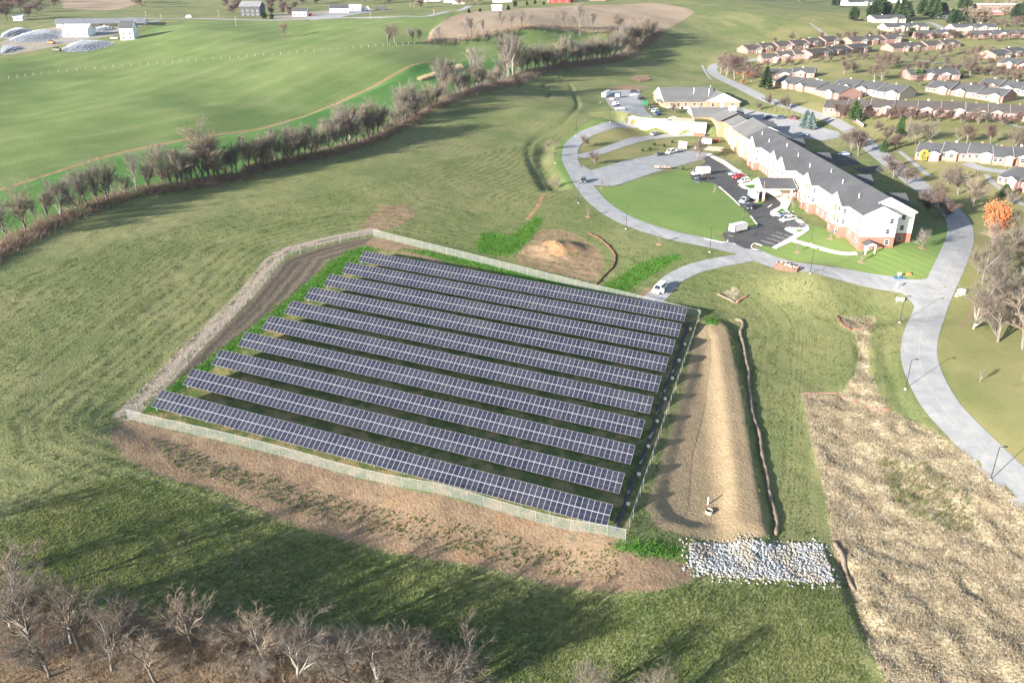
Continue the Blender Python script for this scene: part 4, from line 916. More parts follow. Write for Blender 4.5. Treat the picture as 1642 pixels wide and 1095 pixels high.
# ---- cottages: rows of attached brick bungalows
def cottage_row(pa, pb, n, depth, label, roof=m_shG, wall=m_bP, pitch=.40, front=True, chim=True, hgt=2.7, gab=None, group=None, name='cottage_row', flip=False):
    a, b = hit(*pa), hit(*pb); d = b[:2]-a[:2]; L = float(np.hypot(*d)); ang = math.atan2(d[1], d[0]); ul = L/n
    nrm = np.array([-d[1], d[0]])/L
    depth *= 1.28; zs = []
    for i in range(n):
        c = a[:2]+d*(i+.5)/n+nrm*depth/2; zs.append(float(H(*c)))
    T = thing(name, label, 'building', (a[0], a[1], zs[0]), ang, group); w = MB(); r = MB(); wf = MB()
    for i in range(n):
        x0, x1 = i*ul+.01, (i+1)*ul-.01; z = zs[i]-zs[0]+(.35*((i*7) % 3)/2); yo = (.0, .9, .4)[i % 3]; dz_ = .12*(i % 2)
        e0 = i == 0 or True
        gable(w, r, x0, yo+dz_, x1, yo+depth, z-3.2, z+hgt, 'x', pitch, .4, 0, 0)
        rake(T, x0+.38, yo+dz_, x1-.38, yo+depth, z+hgt, 'x', pitch, .4, (0, 1), .24)
        # cross gable to the front
        gw = min(5.2, ul*.42); gx = x0+ul*(.22 if i % 2 else .55); 
        if front:
            rise = .42*gw/2; yb = yo+dz_+(rise)/pitch
            gw0 = MB(); w.add([(gx, yo-1.3, z-3), (gx+gw, yo-1.3, z-3), (gx+gw, yo+.2, z-3), (gx, yo+.2, z-3), (gx, yo-1.3, z+hgt-.02), (gx+gw, yo-1.3, z+hgt-.02), (gx+gw, yo+.2, z+hgt-.02), (gx, yo+.2, z+hgt-.02)], [(0,1,5,4),(1,2,6,5),(3,0,4,7)], 0)
            w.add([(gx, yo-1.3, z+hgt), (gx+gw, yo-1.3, z+hgt), (gx+gw/2, yo-1.3, z+hgt+rise)], [(0, 1, 2)], 1)
            for s, xe in ((-1, gx-.35), (1, gx+gw+.35)):
                P = [(xe, yo-1.65, z+hgt-.12), (gx+gw/2, yo-1.65, z+hgt+rise+.03), (gx+gw/2, yb+.6, z+hgt+rise+.03), (xe, yo+.5, z+hgt-.12)]
                P = P if s < 0 else P[::-1]; up = [(p, q_, t_+.16) for p, q_, t_ in P]
                r.add(P+up, [(3,2,1,0),(4,5,6,7),(0,1,5,4),(1,2,6,5),(2,3,7,6),(3,0,4,7)])
            m = MB(); m.beam((gx-.35, yo-1.68, z+hgt-.06), (gx+gw/2, yo-1.68, z+hgt+rise+.1), .06, .22); m.beam((gx+gw/2, yo-1.68, z+hgt+rise+.1), (gx+gw+.35, yo-1.68, z+hgt-.06), .06, .22); m.build('rake_board', m_trim, T)
            if i % 2 == 0:
                window(T, gx+gw/2, yo-1.3, z-.05, min(gw-1.2, 2.6), 2.15, '-y', 'garage_door', 2)
            else: window(T, gx+gw/2, yo-1.3, z+.75, 1.5, 1.4, '-y')
        for q in (.12, .38, .88):
            X = x0+ul*q
            if not (front and gx-.8 < X < gx+gw+.8): window(T, X, yo+dz_, z+.75, 1.3, 1.35, '-y')
        X = x0+ul*.72
        if not (front and gx-.8 < X < gx+gw+.8): window(T, X, yo+dz_, z-.02, .95, 2.05, '-y', 'door', 2 if i % 2 else 1)
        if chim: MB().box(x0+ul*.4, yo+depth*.55, z+hgt+depth*pitch*.3, x0+ul*.4+.7, yo+depth*.55+.6, z+hgt+depth*pitch*.5+.75).build('chimney', m_wht if i % 2 else wall, T)
    window(T, .01, depth*.35, zs[0]-zs[0]+.75, 1.2, 1.3, '-x'); window(T, .01, depth*.7, .75, 1.2, 1.3, '-x')
    w.build('wall', [wall, mat('dull_gable', (.50, .48, .45), .7, .1)], T); r.build('roof', roof, T); return T
cottage_row((1466,257),(1590,263), 3, 11, 'row of cottages with grey roofs beside the yellow shrub', m_shG); cottage_row((1590,265),(1690,270), 3, 11, 'row of cottages with grey roofs along the drive past the yellow shrub', m_shG)
cottage_row((1318,186),(1430,187), 3, 12, 'brown roofed brick cottages behind the narrow dark evergreen', m_shT); cottage_row((1432,186),(1545,190), 3, 12, 'brown roofed brick cottages facing the middle of the mown green', m_shT); cottage_row((1547,190),(1690,198), 4, 12, 'brown roofed brick cottages at the far end of the mown green', m_shT)
cottage_row((1332,146),(1440,162), 3, 13, 'long grey roofed cottage row with a white front', m_shG, m_bP2); cottage_row((1239,139),(1342,164), 3, 12, 'grey cottage row stepping down towards the long white fronted row', m_shG)
cottage_row((1232,127),(1305,125), 2, 10, 'short grey roofed cottage pair behind the stepped row', m_shG); cottage_row((1459,129),(1540,129), 2, 11, 'grey roofed cottage pair hidden by a tan shrub', m_shG)
cottage_row((1483,147),(1606,166), 3, 12, 'grey cottage row slanting below the tan shrub pair', m_shG); cottage_row((1566,143),(1670,158), 3, 12, 'pale fronted cottage row at the village edge above the green', m_shG, m_bP2)
cottage_row((1222,103),(1300,94), 3, 11, 'brick cottages nearest the road bend', m_shT); cottage_row((1302,95),(1398,84), 3, 11, 'brick cottages in line after the road bend', m_shT)
cottage_row((1198,88),(1272,80), 3, 11, 'brown cottages backing onto the pasture', m_shT); cottage_row((1274,80),(1348,72), 3, 11, 'brown cottages backing onto the pasture corner', m_shT)
cottage_row((1365,74),(1448,69), 3, 11, 'brown cottages by the far footpath end', m_shT); cottage_row((1432,84),(1540,76), 4, 11, 'low brick cottages above the bare reddish trees', m_shT)
cottage_row((1421,51),(1490,50), 2, 11, 'white gabled cottages near the lone round pine', m_shG, m_bP2); cottage_row((1468,63),(1537,61), 2, 11, 'long grey cottage beside the small dark pine', m_shG)
cottage_row((1529,51),(1600,51), 2, 11, 'white gabled cottage across the far street', m_shG, m_bP2); cottage_row((1557,63),(1670,61), 3, 11, 'grey cottages at the far village edge', m_shG)
cottage_row((1598,106),(1660,116), 2, 12, 'cottages with white skylit roofs near the village edge', m_shG); cottage_row((1596,96),(1650,90), 2, 12, 'cottages with dark roofs behind the skylit pair', m_shG); cottage_row((1598,294),(1668,318), 2, 11, 'pink brick cottage beside the orange maple', m_shG); cottage_row((1402,37),(1452,37), 1, 12, 'single pale cottage under the tall pines', m_shG, m_stuc)
cottage_row((1640,14),(1720,14), 2, 14, 'village houses past the brick block', m_shG); cottage_row((1360,10),(1405,9), 1, 15, 'large white house on the far rise', m_shG, m_wht, .55, hgt=4.)
# large brick block on the skyline
a = hit(1568, 22); K_ = thing('brick_block', 'long three storey brick block behind the pines', 'building', tuple(a), R(4))
w = MB().box(0, 0, -5, 75, 16, 9.5); w.build('wall', m_bP, K_); MB().box(-.3, -.3, 9.5, 75.3, 16.3, 10.1).build('parapet', m_trim, K_)
for i in range(18):
    for fl in range(3): window(K_, 3+i*4., 0, fl*3.1+.9, 1.8, 1.6, '-y')
a = hit(1577, 25); K2 = thing('brick_annex', 'low dark red annex in front of the brick block', 'building', tuple(a), R(3)); MB().box(0, 0, -4, 34, 10, 3.6).build('wall', m_bR, K2); MB().box(-.2, -.2, 3.6, 34.2, 10.2, 4.).build('parapet', m_trim, K2)
for i in range(8): window(K2, 2+i*4., 0, .9, 1.6, 1.4, '-y')
# brick sign wall by the spruces, screened yard
for pa, pb, h, m_, nm, lab, cat in (((1346,178),(1384,205),1.5,m_bP,'garden_wall','low pink brick wall beside the narrow evergreen','wall'), ((1088,237),(1101,238.5),3.,m_stuc,'screen_wall','cream screen wall by the grey parking lot','wall'), ((1113,240),(1160,243),1.9,m_wood,'yard_fence','grey wooden screen fence at the wing corner','fence')):
    a, b = hit(*pa), hit(*pb); d = b[:2]-a[:2]; L = float(np.hypot(*d)); T = thing(nm, lab, cat, tuple(a), math.atan2(d[1], d[0])); dz = float(b[2]-a[2])
    q = MB(); q.add([(0,-.15,-1),(L,-.15,dz-1),(L,.15,dz-1),(0,.15,-1),(0,-.15,h),(L,-.15,h+dz),(L,.15,h+dz),(0,.15,h)], [(0,1,5,4),(1,2,6,5),(2,3,7,6),(3,0,4,7),(4,5,6,7)]); q.build('wall' if cat == 'wall' else 'panel', m_, T)
    q = MB(); q.beam((0, 0, h+.05), (L, 0, h+dz+.05), .42 if cat == 'wall' else .12, .1); q.build('coping', m_trim if cat == 'wall' else m_wood, T)
# ---- farmstead
m_metal = mat('barn_metal', (.55, .56, .58), .4, .1, .4, metal=.3); m_barnw = mat('barn_white', (.72, .71, .67), .7, .1, .5); m_rust = mat('shed_roof', (.20, .20, .215), .5, .2, .4)
def shed(px, L, D, h, ang, label, wall=m_barnw, roof=m_metal, pitch=.5, name='barn', ax='x', nwin=3, cat='building', open_=False, hip=None):
    a = hit(*px); T = thing(name, label, cat, tuple(a), R(ang)); w = MB(); r = MB()
    gable(w, r, 0, 0, L, D, -2.5, h, ax, pitch, .5, 0, 0); 
    w.build('wall', wall, T); r.build('roof', roof, T); rake(T, 0, 0, L, D, h, ax, pitch, .5, (0, 1), .25)
    for i in range(nwin):
        for f in range(max(1, int(h//2.7))): window(T, L*(i+.5)/nwin, 0, f*2.8+.9, 1.3, 1.4, '-y', glass=1)
        window(T, 0, D*(i+.5)/nwin, .9, 1.2, 1.4, '-x')
    if open_:
        for i in range(10): MB().box(L*i/9-.15, -5., -1.5, L*i/9+.15, -4.7, h-.9).build('post', m_wood, T)
        P = [(-.5, -5.6, h-1.1), (L+.5, -5.6, h-1.1), (L+.5, -.45, h+.05), (-.5, -.45, h+.05)]; q = MB(); q.add(P+[(x, y, z+.15) for x, y, z in P], [(3,2,1,0),(4,5,6,7),(0,1,5,4),(1,2,6,5),(2,3,7,6),(3,0,4,7)]); q.build('lean_to_roof', roof, T)
    return T
shed((102,60), 17, 13, 5., 2, 'big white barn with pale metal roof in the farmyard', pitch=.5); shed((91,46), 62, 15, 4.2, 17, 'long open cattle shed with dark roof and white gable', roof=m_rust, pitch=.3, open_=True, name='cattle_shed')
shed((194,65), 9, 10, 8., 4, 'tall narrow white farmhouse with three floors', pitch=.8, name='farmhouse', roof=m_shG, nwin=2); shed((22,34), 7, 6, 3., 5, 'little white shed at the edge of the dark wood', name='shed', nwin=1)
m_black = mat('dark_cladding', (.045, .05, .06), .6, .2); shed((386,27), 17, 14, 8., -3, 'dark three storey house beside the far road', wall=m_black, roof=m_rust, pitch=.55, name='dark_house', nwin=4)
shed((469,27), 12, 9, 4., 3, 'white bungalow next to the paved yard', name='house', roof=m_shG); shed((529,21), 17, 12, 4., 10, 'white workshop with grey roof on the paved yard', name='workshop', roof=m_shG); shed((552,19), 16, 10, 3.6, 10, 'blue grey annex joined to the workshop yard', name='workshop', wall=m_metal)
shed((680,4), 22, 12, 5., 5, 'white farm building beyond the brown field', name='farm_building'); shed((712,5), 18, 10, 4., 0, 'white low shed beyond the brown field', name='farm_building'); shed((790,5), 20, 10, 5., 0, 'white walled house with red roof behind the field', name='house', roof=mat('red_roof', (.36, .06, .05), .5)); shed((789,17.5), 8, 6, 3., 0, 'tiny white hut at the top of the brown field', name='hut', nwin=1)
m_barnr = mat('barn_red', (.40, .045, .04), .7, .15); shed((880,5.5), 21, 14, 6., 2, 'red barn with red roof on the hilltop', wall=m_barnr, roof=m_barnr, pitch=.6); shed((905,4), 9, 8, 3.6, 2, 'small red shed beside the red barn', wall=m_barnr, roof=m_barnr, name='shed', nwin=1)
shed((944,2), 17, 9, 4., 0, 'pink walled house beyond the hilltop', name='house', wall=m_bP, roof=m_shG); shed((1430,5), 22, 12, 4., 2, 'long white roofed house on the far rise', name='house', roof=m_metal); shed((1510,30), 14, 10, 3.5, 0, 'small grey house among the tall pines', name='house', roof=m_shG, wall=m_stuc)
# silage bunkers: covered heaps weighted with tyres
def silage(poly, h, label):
    P = W2(poly); c = P.mean(0); sd = poly_sd
    x0, y0 = P.min(0)-1; x1, y1 = P.max(0)+1; gx, gy = np.meshgrid(np.linspace(x0, x1, 34), np.linspace(y0, y1, 34)); s = poly_sd(gx, gy, P)
    dm = max(3., s.max()*.75); z = H(gx, gy)+np.where(s > 0, h*sm(s/dm), -1.); base = np.array([c[0], c[1], float(H(*c))])
    T = thing('silage_heap', label, 'silage heap', tuple(base))
    i_ = np.arange(34*34).reshape(34, 34); Fq = np.stack([i_[:-1, :-1], i_[:-1, 1:], i_[1:, 1:], i_[1:, :-1]], -1).reshape(-1, 4)
    ins = (s > -1.2).ravel(); Fq = Fq[ins[Fq].all(1)]
    V = np.c_[gx.ravel(), gy.ravel(), z.ravel()]-base; link('cover', raw('cover', V, Fq, mat('plastic_cover', (.10, .11, .14), .35, .4, .5, spec=.5), smooth=True), T)
    q = MB(); pts = []
    for x in np.arange(x0, x1, 2.1):
        for y in np.arange(y0, y1, 2.2):
            X, Y = x+rng.uniform(-.4, .4), y+rng.uniform(-.4, .4)
            if poly_sd(np.array([X]), np.array([Y]), P)[0] > .6:
                zz = float(H(X, Y))+h*float(sm(poly_sd(np.array([X]), np.array([Y]), P)[0]/dm)); q.cyl((X-base[0], Y-base[1], zz+.03-base[2]), (X-base[0], Y-base[1], zz+.25-base[2]), .5, .36, 6)
    o = q.build('tyre_weights', mat('pale_tyre', (.62, .62, .64), .7, .3), T); o['kind'] = 'stuff'
silage([(95,80),(112,70),(140,67),(175,67),(189,69),(170,77),(140,84),(105,84)], 2.6, 'dark covered silage heap dotted with white weights nearest the field'); silage([(8,66),(35,55),(70,51),(103,50),(103,60),(70,67),(30,69)], 2.8, 'dark covered silage heap dotted with white weights beside the barn'); silage([(0,62),(0,55),(20,48),(50,48),(53,52),(25,58)], 2.4, 'small covered silage heap behind the farm lane'); silage([(0,88),(0,76),(25,74),(40,78),(30,82)], 1.6, 'flat white streaked silage bunker at the farm corner'); silage([(145,48),(160,44),(178,43),(187,47),(170,51),(150,51)], 1.6, 'covered heap with white weights behind the barn')
# ------------------------------------------------------------------ plants
def seg_mesh(S, sides=3):
    """S rows: p0(3) p1(3) r0 r1 -> verts, faces of tapered prisms"""
    S = np.asarray(S, float); n = len(S); a, b, r0, r1 = S[:, :3], S[:, 3:6], S[:, 6], S[:, 7]
    d = b-a; d /= np.maximum(np.linalg.norm(d, axis=1), 1e-9)[:, None]
    ref = np.where(np.abs(d[:, 2:3]) > .9, np.array([[1., 0, 0]]), np.array([[0, 0, 1.]])); x = np.cross(d, ref); x /= np.linalg.norm(x, axis=1)[:, None]; y = np.cross(d, x)
    V = np.zeros((n, 2*sides, 3)); 
    for k in range(sides):
        c, s = math.cos(2*math.pi*k/sides), math.sin(2*math.pi*k/sides); o = x*c+y*s
        V[:, k] = a+o*r0[:, None]; V[:, sides+k] = b+o*r1[:, None]
    base = (np.arange(n)*2*sides)[:, None, None]
    f = np.array([[k, (k+1) % sides, sides+(k+1) % sides, sides+k] for k in range(sides)])
    return V.reshape(-1, 3), (base+f[None]).reshape(-1, 4)
def rot_about(v, axis, ang):
    axis = axis/np.linalg.norm(axis); return v*math.cos(ang)+np.cross(axis, v)*math.sin(ang)+axis*np.dot(axis, v)*(1-math.cos(ang))
def bare_tree(seed, h=10., trunk=.28, limbs=6, spread=.9, form='oak', twig=.016, dense=1., levels=4):
    """returns (trunk segments, crown segments)"""
    rg = np.random.default_rng(seed); TS = []; CS = []
    def limb(p, d, L, r, lev, up):
        n = 4 if lev == 0 else (3 if lev <= 2 else (2 if lev == 3 else 1)); pts = [p]
        for i in range(n):
            d = d+rg.normal(0, .13 if lev else .06, 3)+np.array([0, 0, up*.12]); d = d/np.linalg.norm(d); q = p+d*L/n
            r1 = r*(1-.42*(i+1)/n) if lev < 4 else r*.5
            (TS if lev <= 1 else CS).append([*p, *q, r*(1-.42*i/n), r1]); p = q; pts.append(p)
        if lev >= levels: return
        cnt = {0: limbs, 1: 6, 2: 6, 3: 6, 4: 4}[lev]; cnt = max(2, int(round(cnt*(dense if lev > 0 else 1)*rg.uniform(.8, 1.25))))
        for k in range(cnt):
            t = rg.uniform(.12 if lev == 0 else .2, 1.) if k else 1.
            if form == 'column' and lev == 0: t = .12+.88*k/cnt
            i = min(int(t*n), n-1); o = pts[i]+(pts[i+1]-pts[i])*(t*n-i)
            ang = rg.uniform(.35, .85)*spread if lev else rg.uniform(.3, .8)*spread
            if form == 'column': ang = rg.uniform(.25, .5)
            ax = np.cross(d, rg.normal(0, 1, 3)); dd = rot_about(d, ax, ang)
            if dd[2] < -.1: dd[2] *= .3
            fl = {0: .78, 1: .62, 2: .55, 3: .5, 4: .5}[lev]*rg.uniform(.75, 1.2)
            if form == 'column' and lev == 0: fl = .55*(1.05-t*.75)
            rr = {0: .5, 1: .45, 2: .45, 3: .55, 4: .6}[lev]*r
            limb(o, dd, L*fl, max(rr, twig), lev+1, .42)
    limb(np.array([0, 0, -.3]), np.array([0, 0, 1.]), h*(.52 if form != 'column' else .8), trunk, 0, .5)
    T = np.array(TS); C = np.array(CS); top = C[:, 5].max(); k = h/top
    for q in (T, C): q[:, :6] *= k
    return T, C
def leaf_col(name, a, b, sc=.6, tr=.45):      # thin blades let light through
    t = NT(name); n = t.noise(sc, 3, .6, t.geo()); col = t.mix(t.ramp(n, .3, .7), a, b)
    d = t.n('ShaderNodeBsdfDiffuse'); tl = t.n('ShaderNodeBsdfTranslucent'); mx = t.n('ShaderNodeMixShader'); mx.inputs[0].default_value = tr
    t.l(col, d.inputs[0]); t.l(col, tl.inputs[0]); t.l(d.outputs[0], mx.inputs[1]); t.l(tl.outputs[0], mx.inputs[2]); t.l(mx.outputs[0], t.out.inputs['Surface']); t.t.nodes.remove(t.b)
    MATS[name] = t.m; return t.m
def two_col(name, a, b, sc=.6, rough=.95, sub=0.):
    t = NT(name); n = t.noise(sc, 3, .6, t.geo()); oi = t.n('ShaderNodeObjectInfo').outputs['Random']
    f = t.math('ADD', t.ramp(n, .3, .7), t.math('MULTIPLY', t.math('SUBTRACT', oi, .5), .5), clamp=True)
    t.l(t.mix(f, a, b), t.b.inputs['Base Color']); t.b.inputs['Roughness'].default_value = rough; t.b.inputs['Specular IOR Level'].default_value = .15
    MATS[name] = t.m; return t.m
m_bark = two_col('grey_bark', (.12, .105, .092), (.21, .186, .162)); m_twig = two_col('grey_twigs', (.185, .158, .142), (.29, .255, .228)); m_twigR = two_col('red_twigs', (.118, .080, .070), (.185, .130, .113)); m_twigO = two_col('garden_twigs', (.125, .098, .080), (.20, .163, .135)); m_twigB = two_col('brown_twigs', (.195, .152, .118), (.29, .235, .185)); m_twigN = two_col('near_twigs', (.115, .097, .080), (.205, .176, .148)); m_twigH = two_col('hedge_twigs', (.155, .134, .112), (.27, .24, .20))
m_pale = two_col('pale_bark', (.20, .185, .165), (.30, .28, .25))
PROTO = {}
def proto(kind, seed, mats, **kw):
    T, C = bare_tree(seed, **kw); V, Fq = seg_mesh(T, 5); tm = raw('trunk', V, Fq, mats[0], smooth=True)
    V, Fq = seg_mesh(C, 3); cm = raw('crown', V, Fq, mats[1]); PROTO[kind] = (tm, cm); return kind
for i in range(4): proto(f'near{i}', 11+i, (m_pale if i == 1 else m_bark, [m_twigN, m_twigN, m_twigB, m_twigN][i]), h=10., trunk=.24, limbs=6+i % 2, levels=5, dense=.9, spread=.92, twig=.0046)
for i in range(5): proto(f'hedge{i}', 31+i, (m_bark, [m_twigH, m_twigB, m_twigH, m_twigB, m_twigH][i]), h=10., trunk=.2, limbs=5+i % 3, levels=4, dense=1.3, spread=[.75, .9, .65, .95, .8][i], twig=.010)
for i in range(3): proto(f'tall{i}', 51+i, (m_pale if i else m_bark, m_twig), h=10., trunk=.16, limbs=9, levels=4, dense=1.0, spread=.6, twig=.013, form='column')
for i in range(4): proto(f'orn{i}', 61+i, (m_bark, [m_twigR, m_twigO, m_twigR, m_twigO][i]), h=10., trunk=.26, limbs=8, levels=4, dense=1.2, spread=.9, twig=.024)
for i in range(2): proto(f'shrub{i}', 71+i, (m_twigB, [m_twigB, m_twig][i]), h=10., trunk=.12, limbs=12, levels=4, dense=1.1, spread=1.3, twig=.014)
def put_tree(kind, px, h, label, group=None, wide=1., name='bare_tree', cat='tree', world=None, rz=None):
    p = hit(*px) if world is None else np.array([*world, float(H(*world))])
    T = thing(name, label, cat, (p[0], p[1], p[2]), random.uniform(0, 6.28) if rz is None else rz, group); s = h/10.; T.scale = (s*wide, s*wide, s)
    a, b = PROTO[kind]; link('trunk', a, T); link('crown', b, T); return T
def height_from(px_top, px_base):     # metres from the pixel rise of an upright thing
    p = hit(*px_base); d = ray(px_top, 0) if False else None
    return p
def top_h(base, top_y):
    p = hit(*base); lo, hi = .3, 40.
    def py(h):
        v = np.array([p[0], p[1], p[2]+h-CZ]); dep = v[1]*c_-v[2]*s_; up = v[1]*s_+v[2]*c_; return IH/2-FPX*up/dep
    for _ in range(30):
        m = (lo+hi)/2
        if py(m) > top_y: lo = m
        else: hi = m
    return lo
# hedgerow between the meadow and the cereal field: (base px, top py, kind)
HT = [((12,385),330,'hedge0'),((42,372),300,'hedge3'),((60,365),325,'tall0'),((78,355),305,'hedge2'),((98,350),290,'hedge4'),((112,345),290,'tall1'),((128,338),298,'hedge1'),((140,335),280,'hedge2'),((158,330),262,'hedge0'),((172,325),258,'hedge3'),((182,320),275,'tall2'),((200,316),282,'hedge4'),((219,308),247,'tall1'),((240,306),262,'hedge2'),((262,300),236,'tall0'),((285,301),238,'hedge0'),((300,295),255,'hedge1'),((318,290),238,'hedge4'),((336,287),200,'hedge3'),((352,286),232,'hedge1'),((372,282),235,'hedge2'),((393,277),222,'tall2'),((412,274),225,'hedge1'),((430,268),222,'hedge0'),((444,263),212,'tall0'),((462,260),202,'hedge4'),((480,256),214,'hedge2'),((500,252),200,'hedge1'),((518,246),205,'hedge3'),((540,240),185,'hedge0'),((556,237),178,'hedge4'),((572,232),166,'hedge1'),((590,226),164,'hedge3'),((606,222),172,'hedge2'),((622,214),188,'hedge1'),((640,204),160,'hedge4'),((656,196),135,'hedge0'),((668,190),150,'hedge3'),((684,180),142,'hedge1'),((700,172),136,'hedge2'),((710,158),98,'tall1'),((728,156),104,'tall2'),((742,150),118,'hedge0'),((760,146),84,'tall0'),((772,143),110,'hedge3'),((786,140),112,'hedge1'),((800,137),112,'hedge2'),((814,126),60,'tall1'),((822,120),62,'tall2'),((838,120),85,'hedge4'),((850,118),80,'tall0'),((864,115),72,'hedge0'),((878,112),75,'hedge3'),((890,111),70,'hedge1'),((904,108),66,'tall1'),((918,106),64,'hedge4'),((932,105),72,'hedge2'),((945,103),66,'hedge0'),((958,100),62,'hedge3'),((972,98),60,'hedge1'),((984,95),56,'hedge4'),((996,90),52,'hedge2'),((1006,84),42,'hedge0'),((1018,78),34,'hedge3'),((1028,72),28,'hedge1'),((1038,66),30,'hedge4'),((1046,58),34,'hedge2'),((930,57),10,'tall0'),((994,55),22,'hedge3')]
extra = []
for (b, ty, k), (b2, ty2, k2) in zip(HT[:-3], HT[1:-2]):
    if 250 < b[0] < 1046: extra.append((((b[0]+b2[0])/2+random.uniform(-3, 3), (b[1]+b2[1])/2-random.uniform(0, 3)), (ty+ty2)/2+random.uniform(-4, 10), random.choice(['hedge0', 'hedge1', 'hedge2', 'hedge3', 'hedge4'])))
HT = HT+extra
def hedge_place(x):
    return ('facing the bend of the chain link fence' if x < 210 else 'facing the open meadow' if x < 420 else 'where it thickens below the dirt track' if x < 650 else 'beside the pale dry reeds' if x < 770 else 'by the crooked meadow ditch' if x < 910 else 'climbing towards the brown field')
for b, ty, k in HT:
    tallish = 'tall' in k; look = {'tall0': 'slender grey', 'tall1': 'slender pale stemmed', 'tall2': 'slender pale stemmed', 'hedge1': 'brownish spreading', 'hedge3': 'brownish spreading'}.get(k, 'grey spreading')
    lab = f'{look} bare tree in the hedgerow {hedge_place(b[0])}'
    put_tree(k, b, top_h(b, ty)*1.22, lab, lab.replace(' bare tree in the', ' trees,'), 1.2 if not tallish else .85)
# trees along the brown field and other field trees
for b, ty, k, lab, grp, wd in [((456,60),27,'hedge3','lone bare oak in the middle of the cereal field',None,1.2),((622,71),33,'near0','wide bare tree at the corner of the brown field, left of its twin',None,1.15),((634,71),33,'near2','wide bare tree at the corner of the brown field, touching the lone bush side',None,1.1),
      ((662,69),41,'hedge2','bare tree in the knot of three by the brown field corner','knot of trees by the brown field',.9),((672,68),40,'hedge0','bare tree in the knot of three by the brown field corner','knot of trees by the brown field',.9),((655,66),42,'tall0','bare tree in the knot of three by the brown field corner','knot of trees by the brown field',.9)]+[
      (b, ty, k, 'thin bare tree in the line below the brown field', 'line of trees below the brown field', .9) for b, ty, k in (((704,67),38,'tall1'),((748,60),22,'tall2'),((756,59),26,'tall0'),((774,55),27,'tall1'),((802,51),14,'tall2'),((820,47),22,'tall0'),((836,46),12,'tall1'),((850,43),20,'tall2'),((890,42),20,'tall0'),((902,45),12,'tall1'),((925,46),6,'tall2'),((950,50),20,'tall0'),((848,40),20,'tall2'))]+[
      ((828,148),118,'orn0','round reddish bare tree standing off the end of the hedgerow',None,1.05),((270,300-8),258,'shrub0','bushy bare shrub beneath the hedgerow elms',None,1.)]:
    put_tree(k, b, top_h(b, ty), lab, grp, wd)
# ornamental trees round the drives and cottages
ON = [((939,236),216,'orn3'),((953,264),240,'orn3'),((1118,255),218,'orn1'),((890,252),240,'hedge0'),((877,245),222,'hedge2'),((892,303),280,'hedge1'),((1082,182),163,'orn3'),((1218,178),165,'orn0'),
  ((1155,121),82,'orn2'),((1165,124),84,'orn1'),((1178,128),88,'orn0'),((1192,128),92,'orn1'),((1205,132),98,'orn2'),((1172,112),86,'orn0'),((1185,114),84,'orn2'),((1235,172),148,'orn1'),((1262,178),152,'orn1'),
  ((1352,120),97,'orn0'),((1371,118),98,'orn3'),((1402,128),103,'orn0'),((1414,130),98,'orn1'),((1409,112),80,'orn2'),((1425,104),84,'orn0'),((1435,108),86,'orn2'),((1463,103),85,'orn1'),((1495,104),85,'orn3'),((1513,108),88,'orn1'),((1548,116),88,'orn3'),((1570,104),82,'orn2'),((1562,118),86,'orn1'),((1588,112),92,'orn0'),
  ((1365,242),204,'orn1'),((1376,250),206,'orn0'),((1420,274),244,'orn2'),((1432,286),252,'orn3'),((1452,296),262,'orn1'),((1435,240),214,'orn0'),((1424,226),200,'orn3'),((1405,212),192,'orn1'),
  ((1458,230),192,'hedge0'),((1468,232),190,'hedge2'),((1490,228),188,'hedge4'),((1536,228),198,'hedge1'),((1550,230),200,'orn0'),((1588,232),198,'orn0'),((1628,236),202,'orn3'),
  ((1520,296),262,'orn3'),((1536,312),266,'orn1'),((1559,335),272,'hedge3'),((1488,342),288,'orn3'),((1500,350),300,'orn2'),((1515,352),322,'orn0'),((1622,330),300,'hedge1')]
def lawn_place(x, y):
    if x < 1000: return 'beside the loop drive'
    if x < 1130: return 'by the old grey lot and community hall'
    if 1150 <= x <= 1210 and y < 140: return 'in the grove at the road bend'
    if x < 1300: return 'along the road above the blue spruces'
    if y > 260: return 'on the bank between the road and the pink cottage'
    if x < 1450 and y > 190: return 'along the road behind the apartments'
    if y > 190: return 'on the mown green'
    if x < 1450: return 'between the long white fronted row and the bend cottages'
    return 'among the lanes near the village edge'
for b, ty, k in ON:
    look = {'orn0': 'reddish', 'orn2': 'reddish', 'orn1': 'brown', 'orn3': 'grey'}.get(k, 'tall grey'); lab = f'{look} bare tree {lawn_place(*b)}'
    put_tree(k, b, max(3., top_h(b, ty)), lab, lab.replace(' bare tree', ' trees'), 1.25)
rows = [(1330,192,1640,202,20,16,'brown roofed cottages on the green'), (1325,172,1440,176,8,13,'brown roofed cottages near the pink wall'), (1470,140,1600,150,9,13,'slanting grey cottage row'), (1240,70,1420,62,10,10,'cottages backing onto the pasture'), (1220,108,1400,96,12,9,'cottages at the road bend'), (1440,92,1600,88,9,11,'low brick cottages by the lane'), (1540,40,1642,44,12,11,'far village houses'), (1390,62,1640,66,18,10,'far grey cottages'), (1450,118,1640,122,14,12,'cottage pair and village edge'), (1590,130,1642,132,4,13,'skylit cottages')]
for x0, y0, x1, y1, n, up, where in rows:
    for i in range(n):
        t = (i+random.uniform(.2, .8))/n; b = (x0+(x1-x0)*t, y0+(y1-y0)*t+random.uniform(-2, 2)); k = random.choice(['orn0', 'orn1', 'orn2', 'orn0']); look = 'brown' if k == 'orn1' else 'reddish'
        put_tree(k, b, top_h(b, b[1]-up*random.uniform(.9, 1.8)), f'small {look} bare garden tree by the {where}', f'{look} garden trees by the {where}', 1.3)
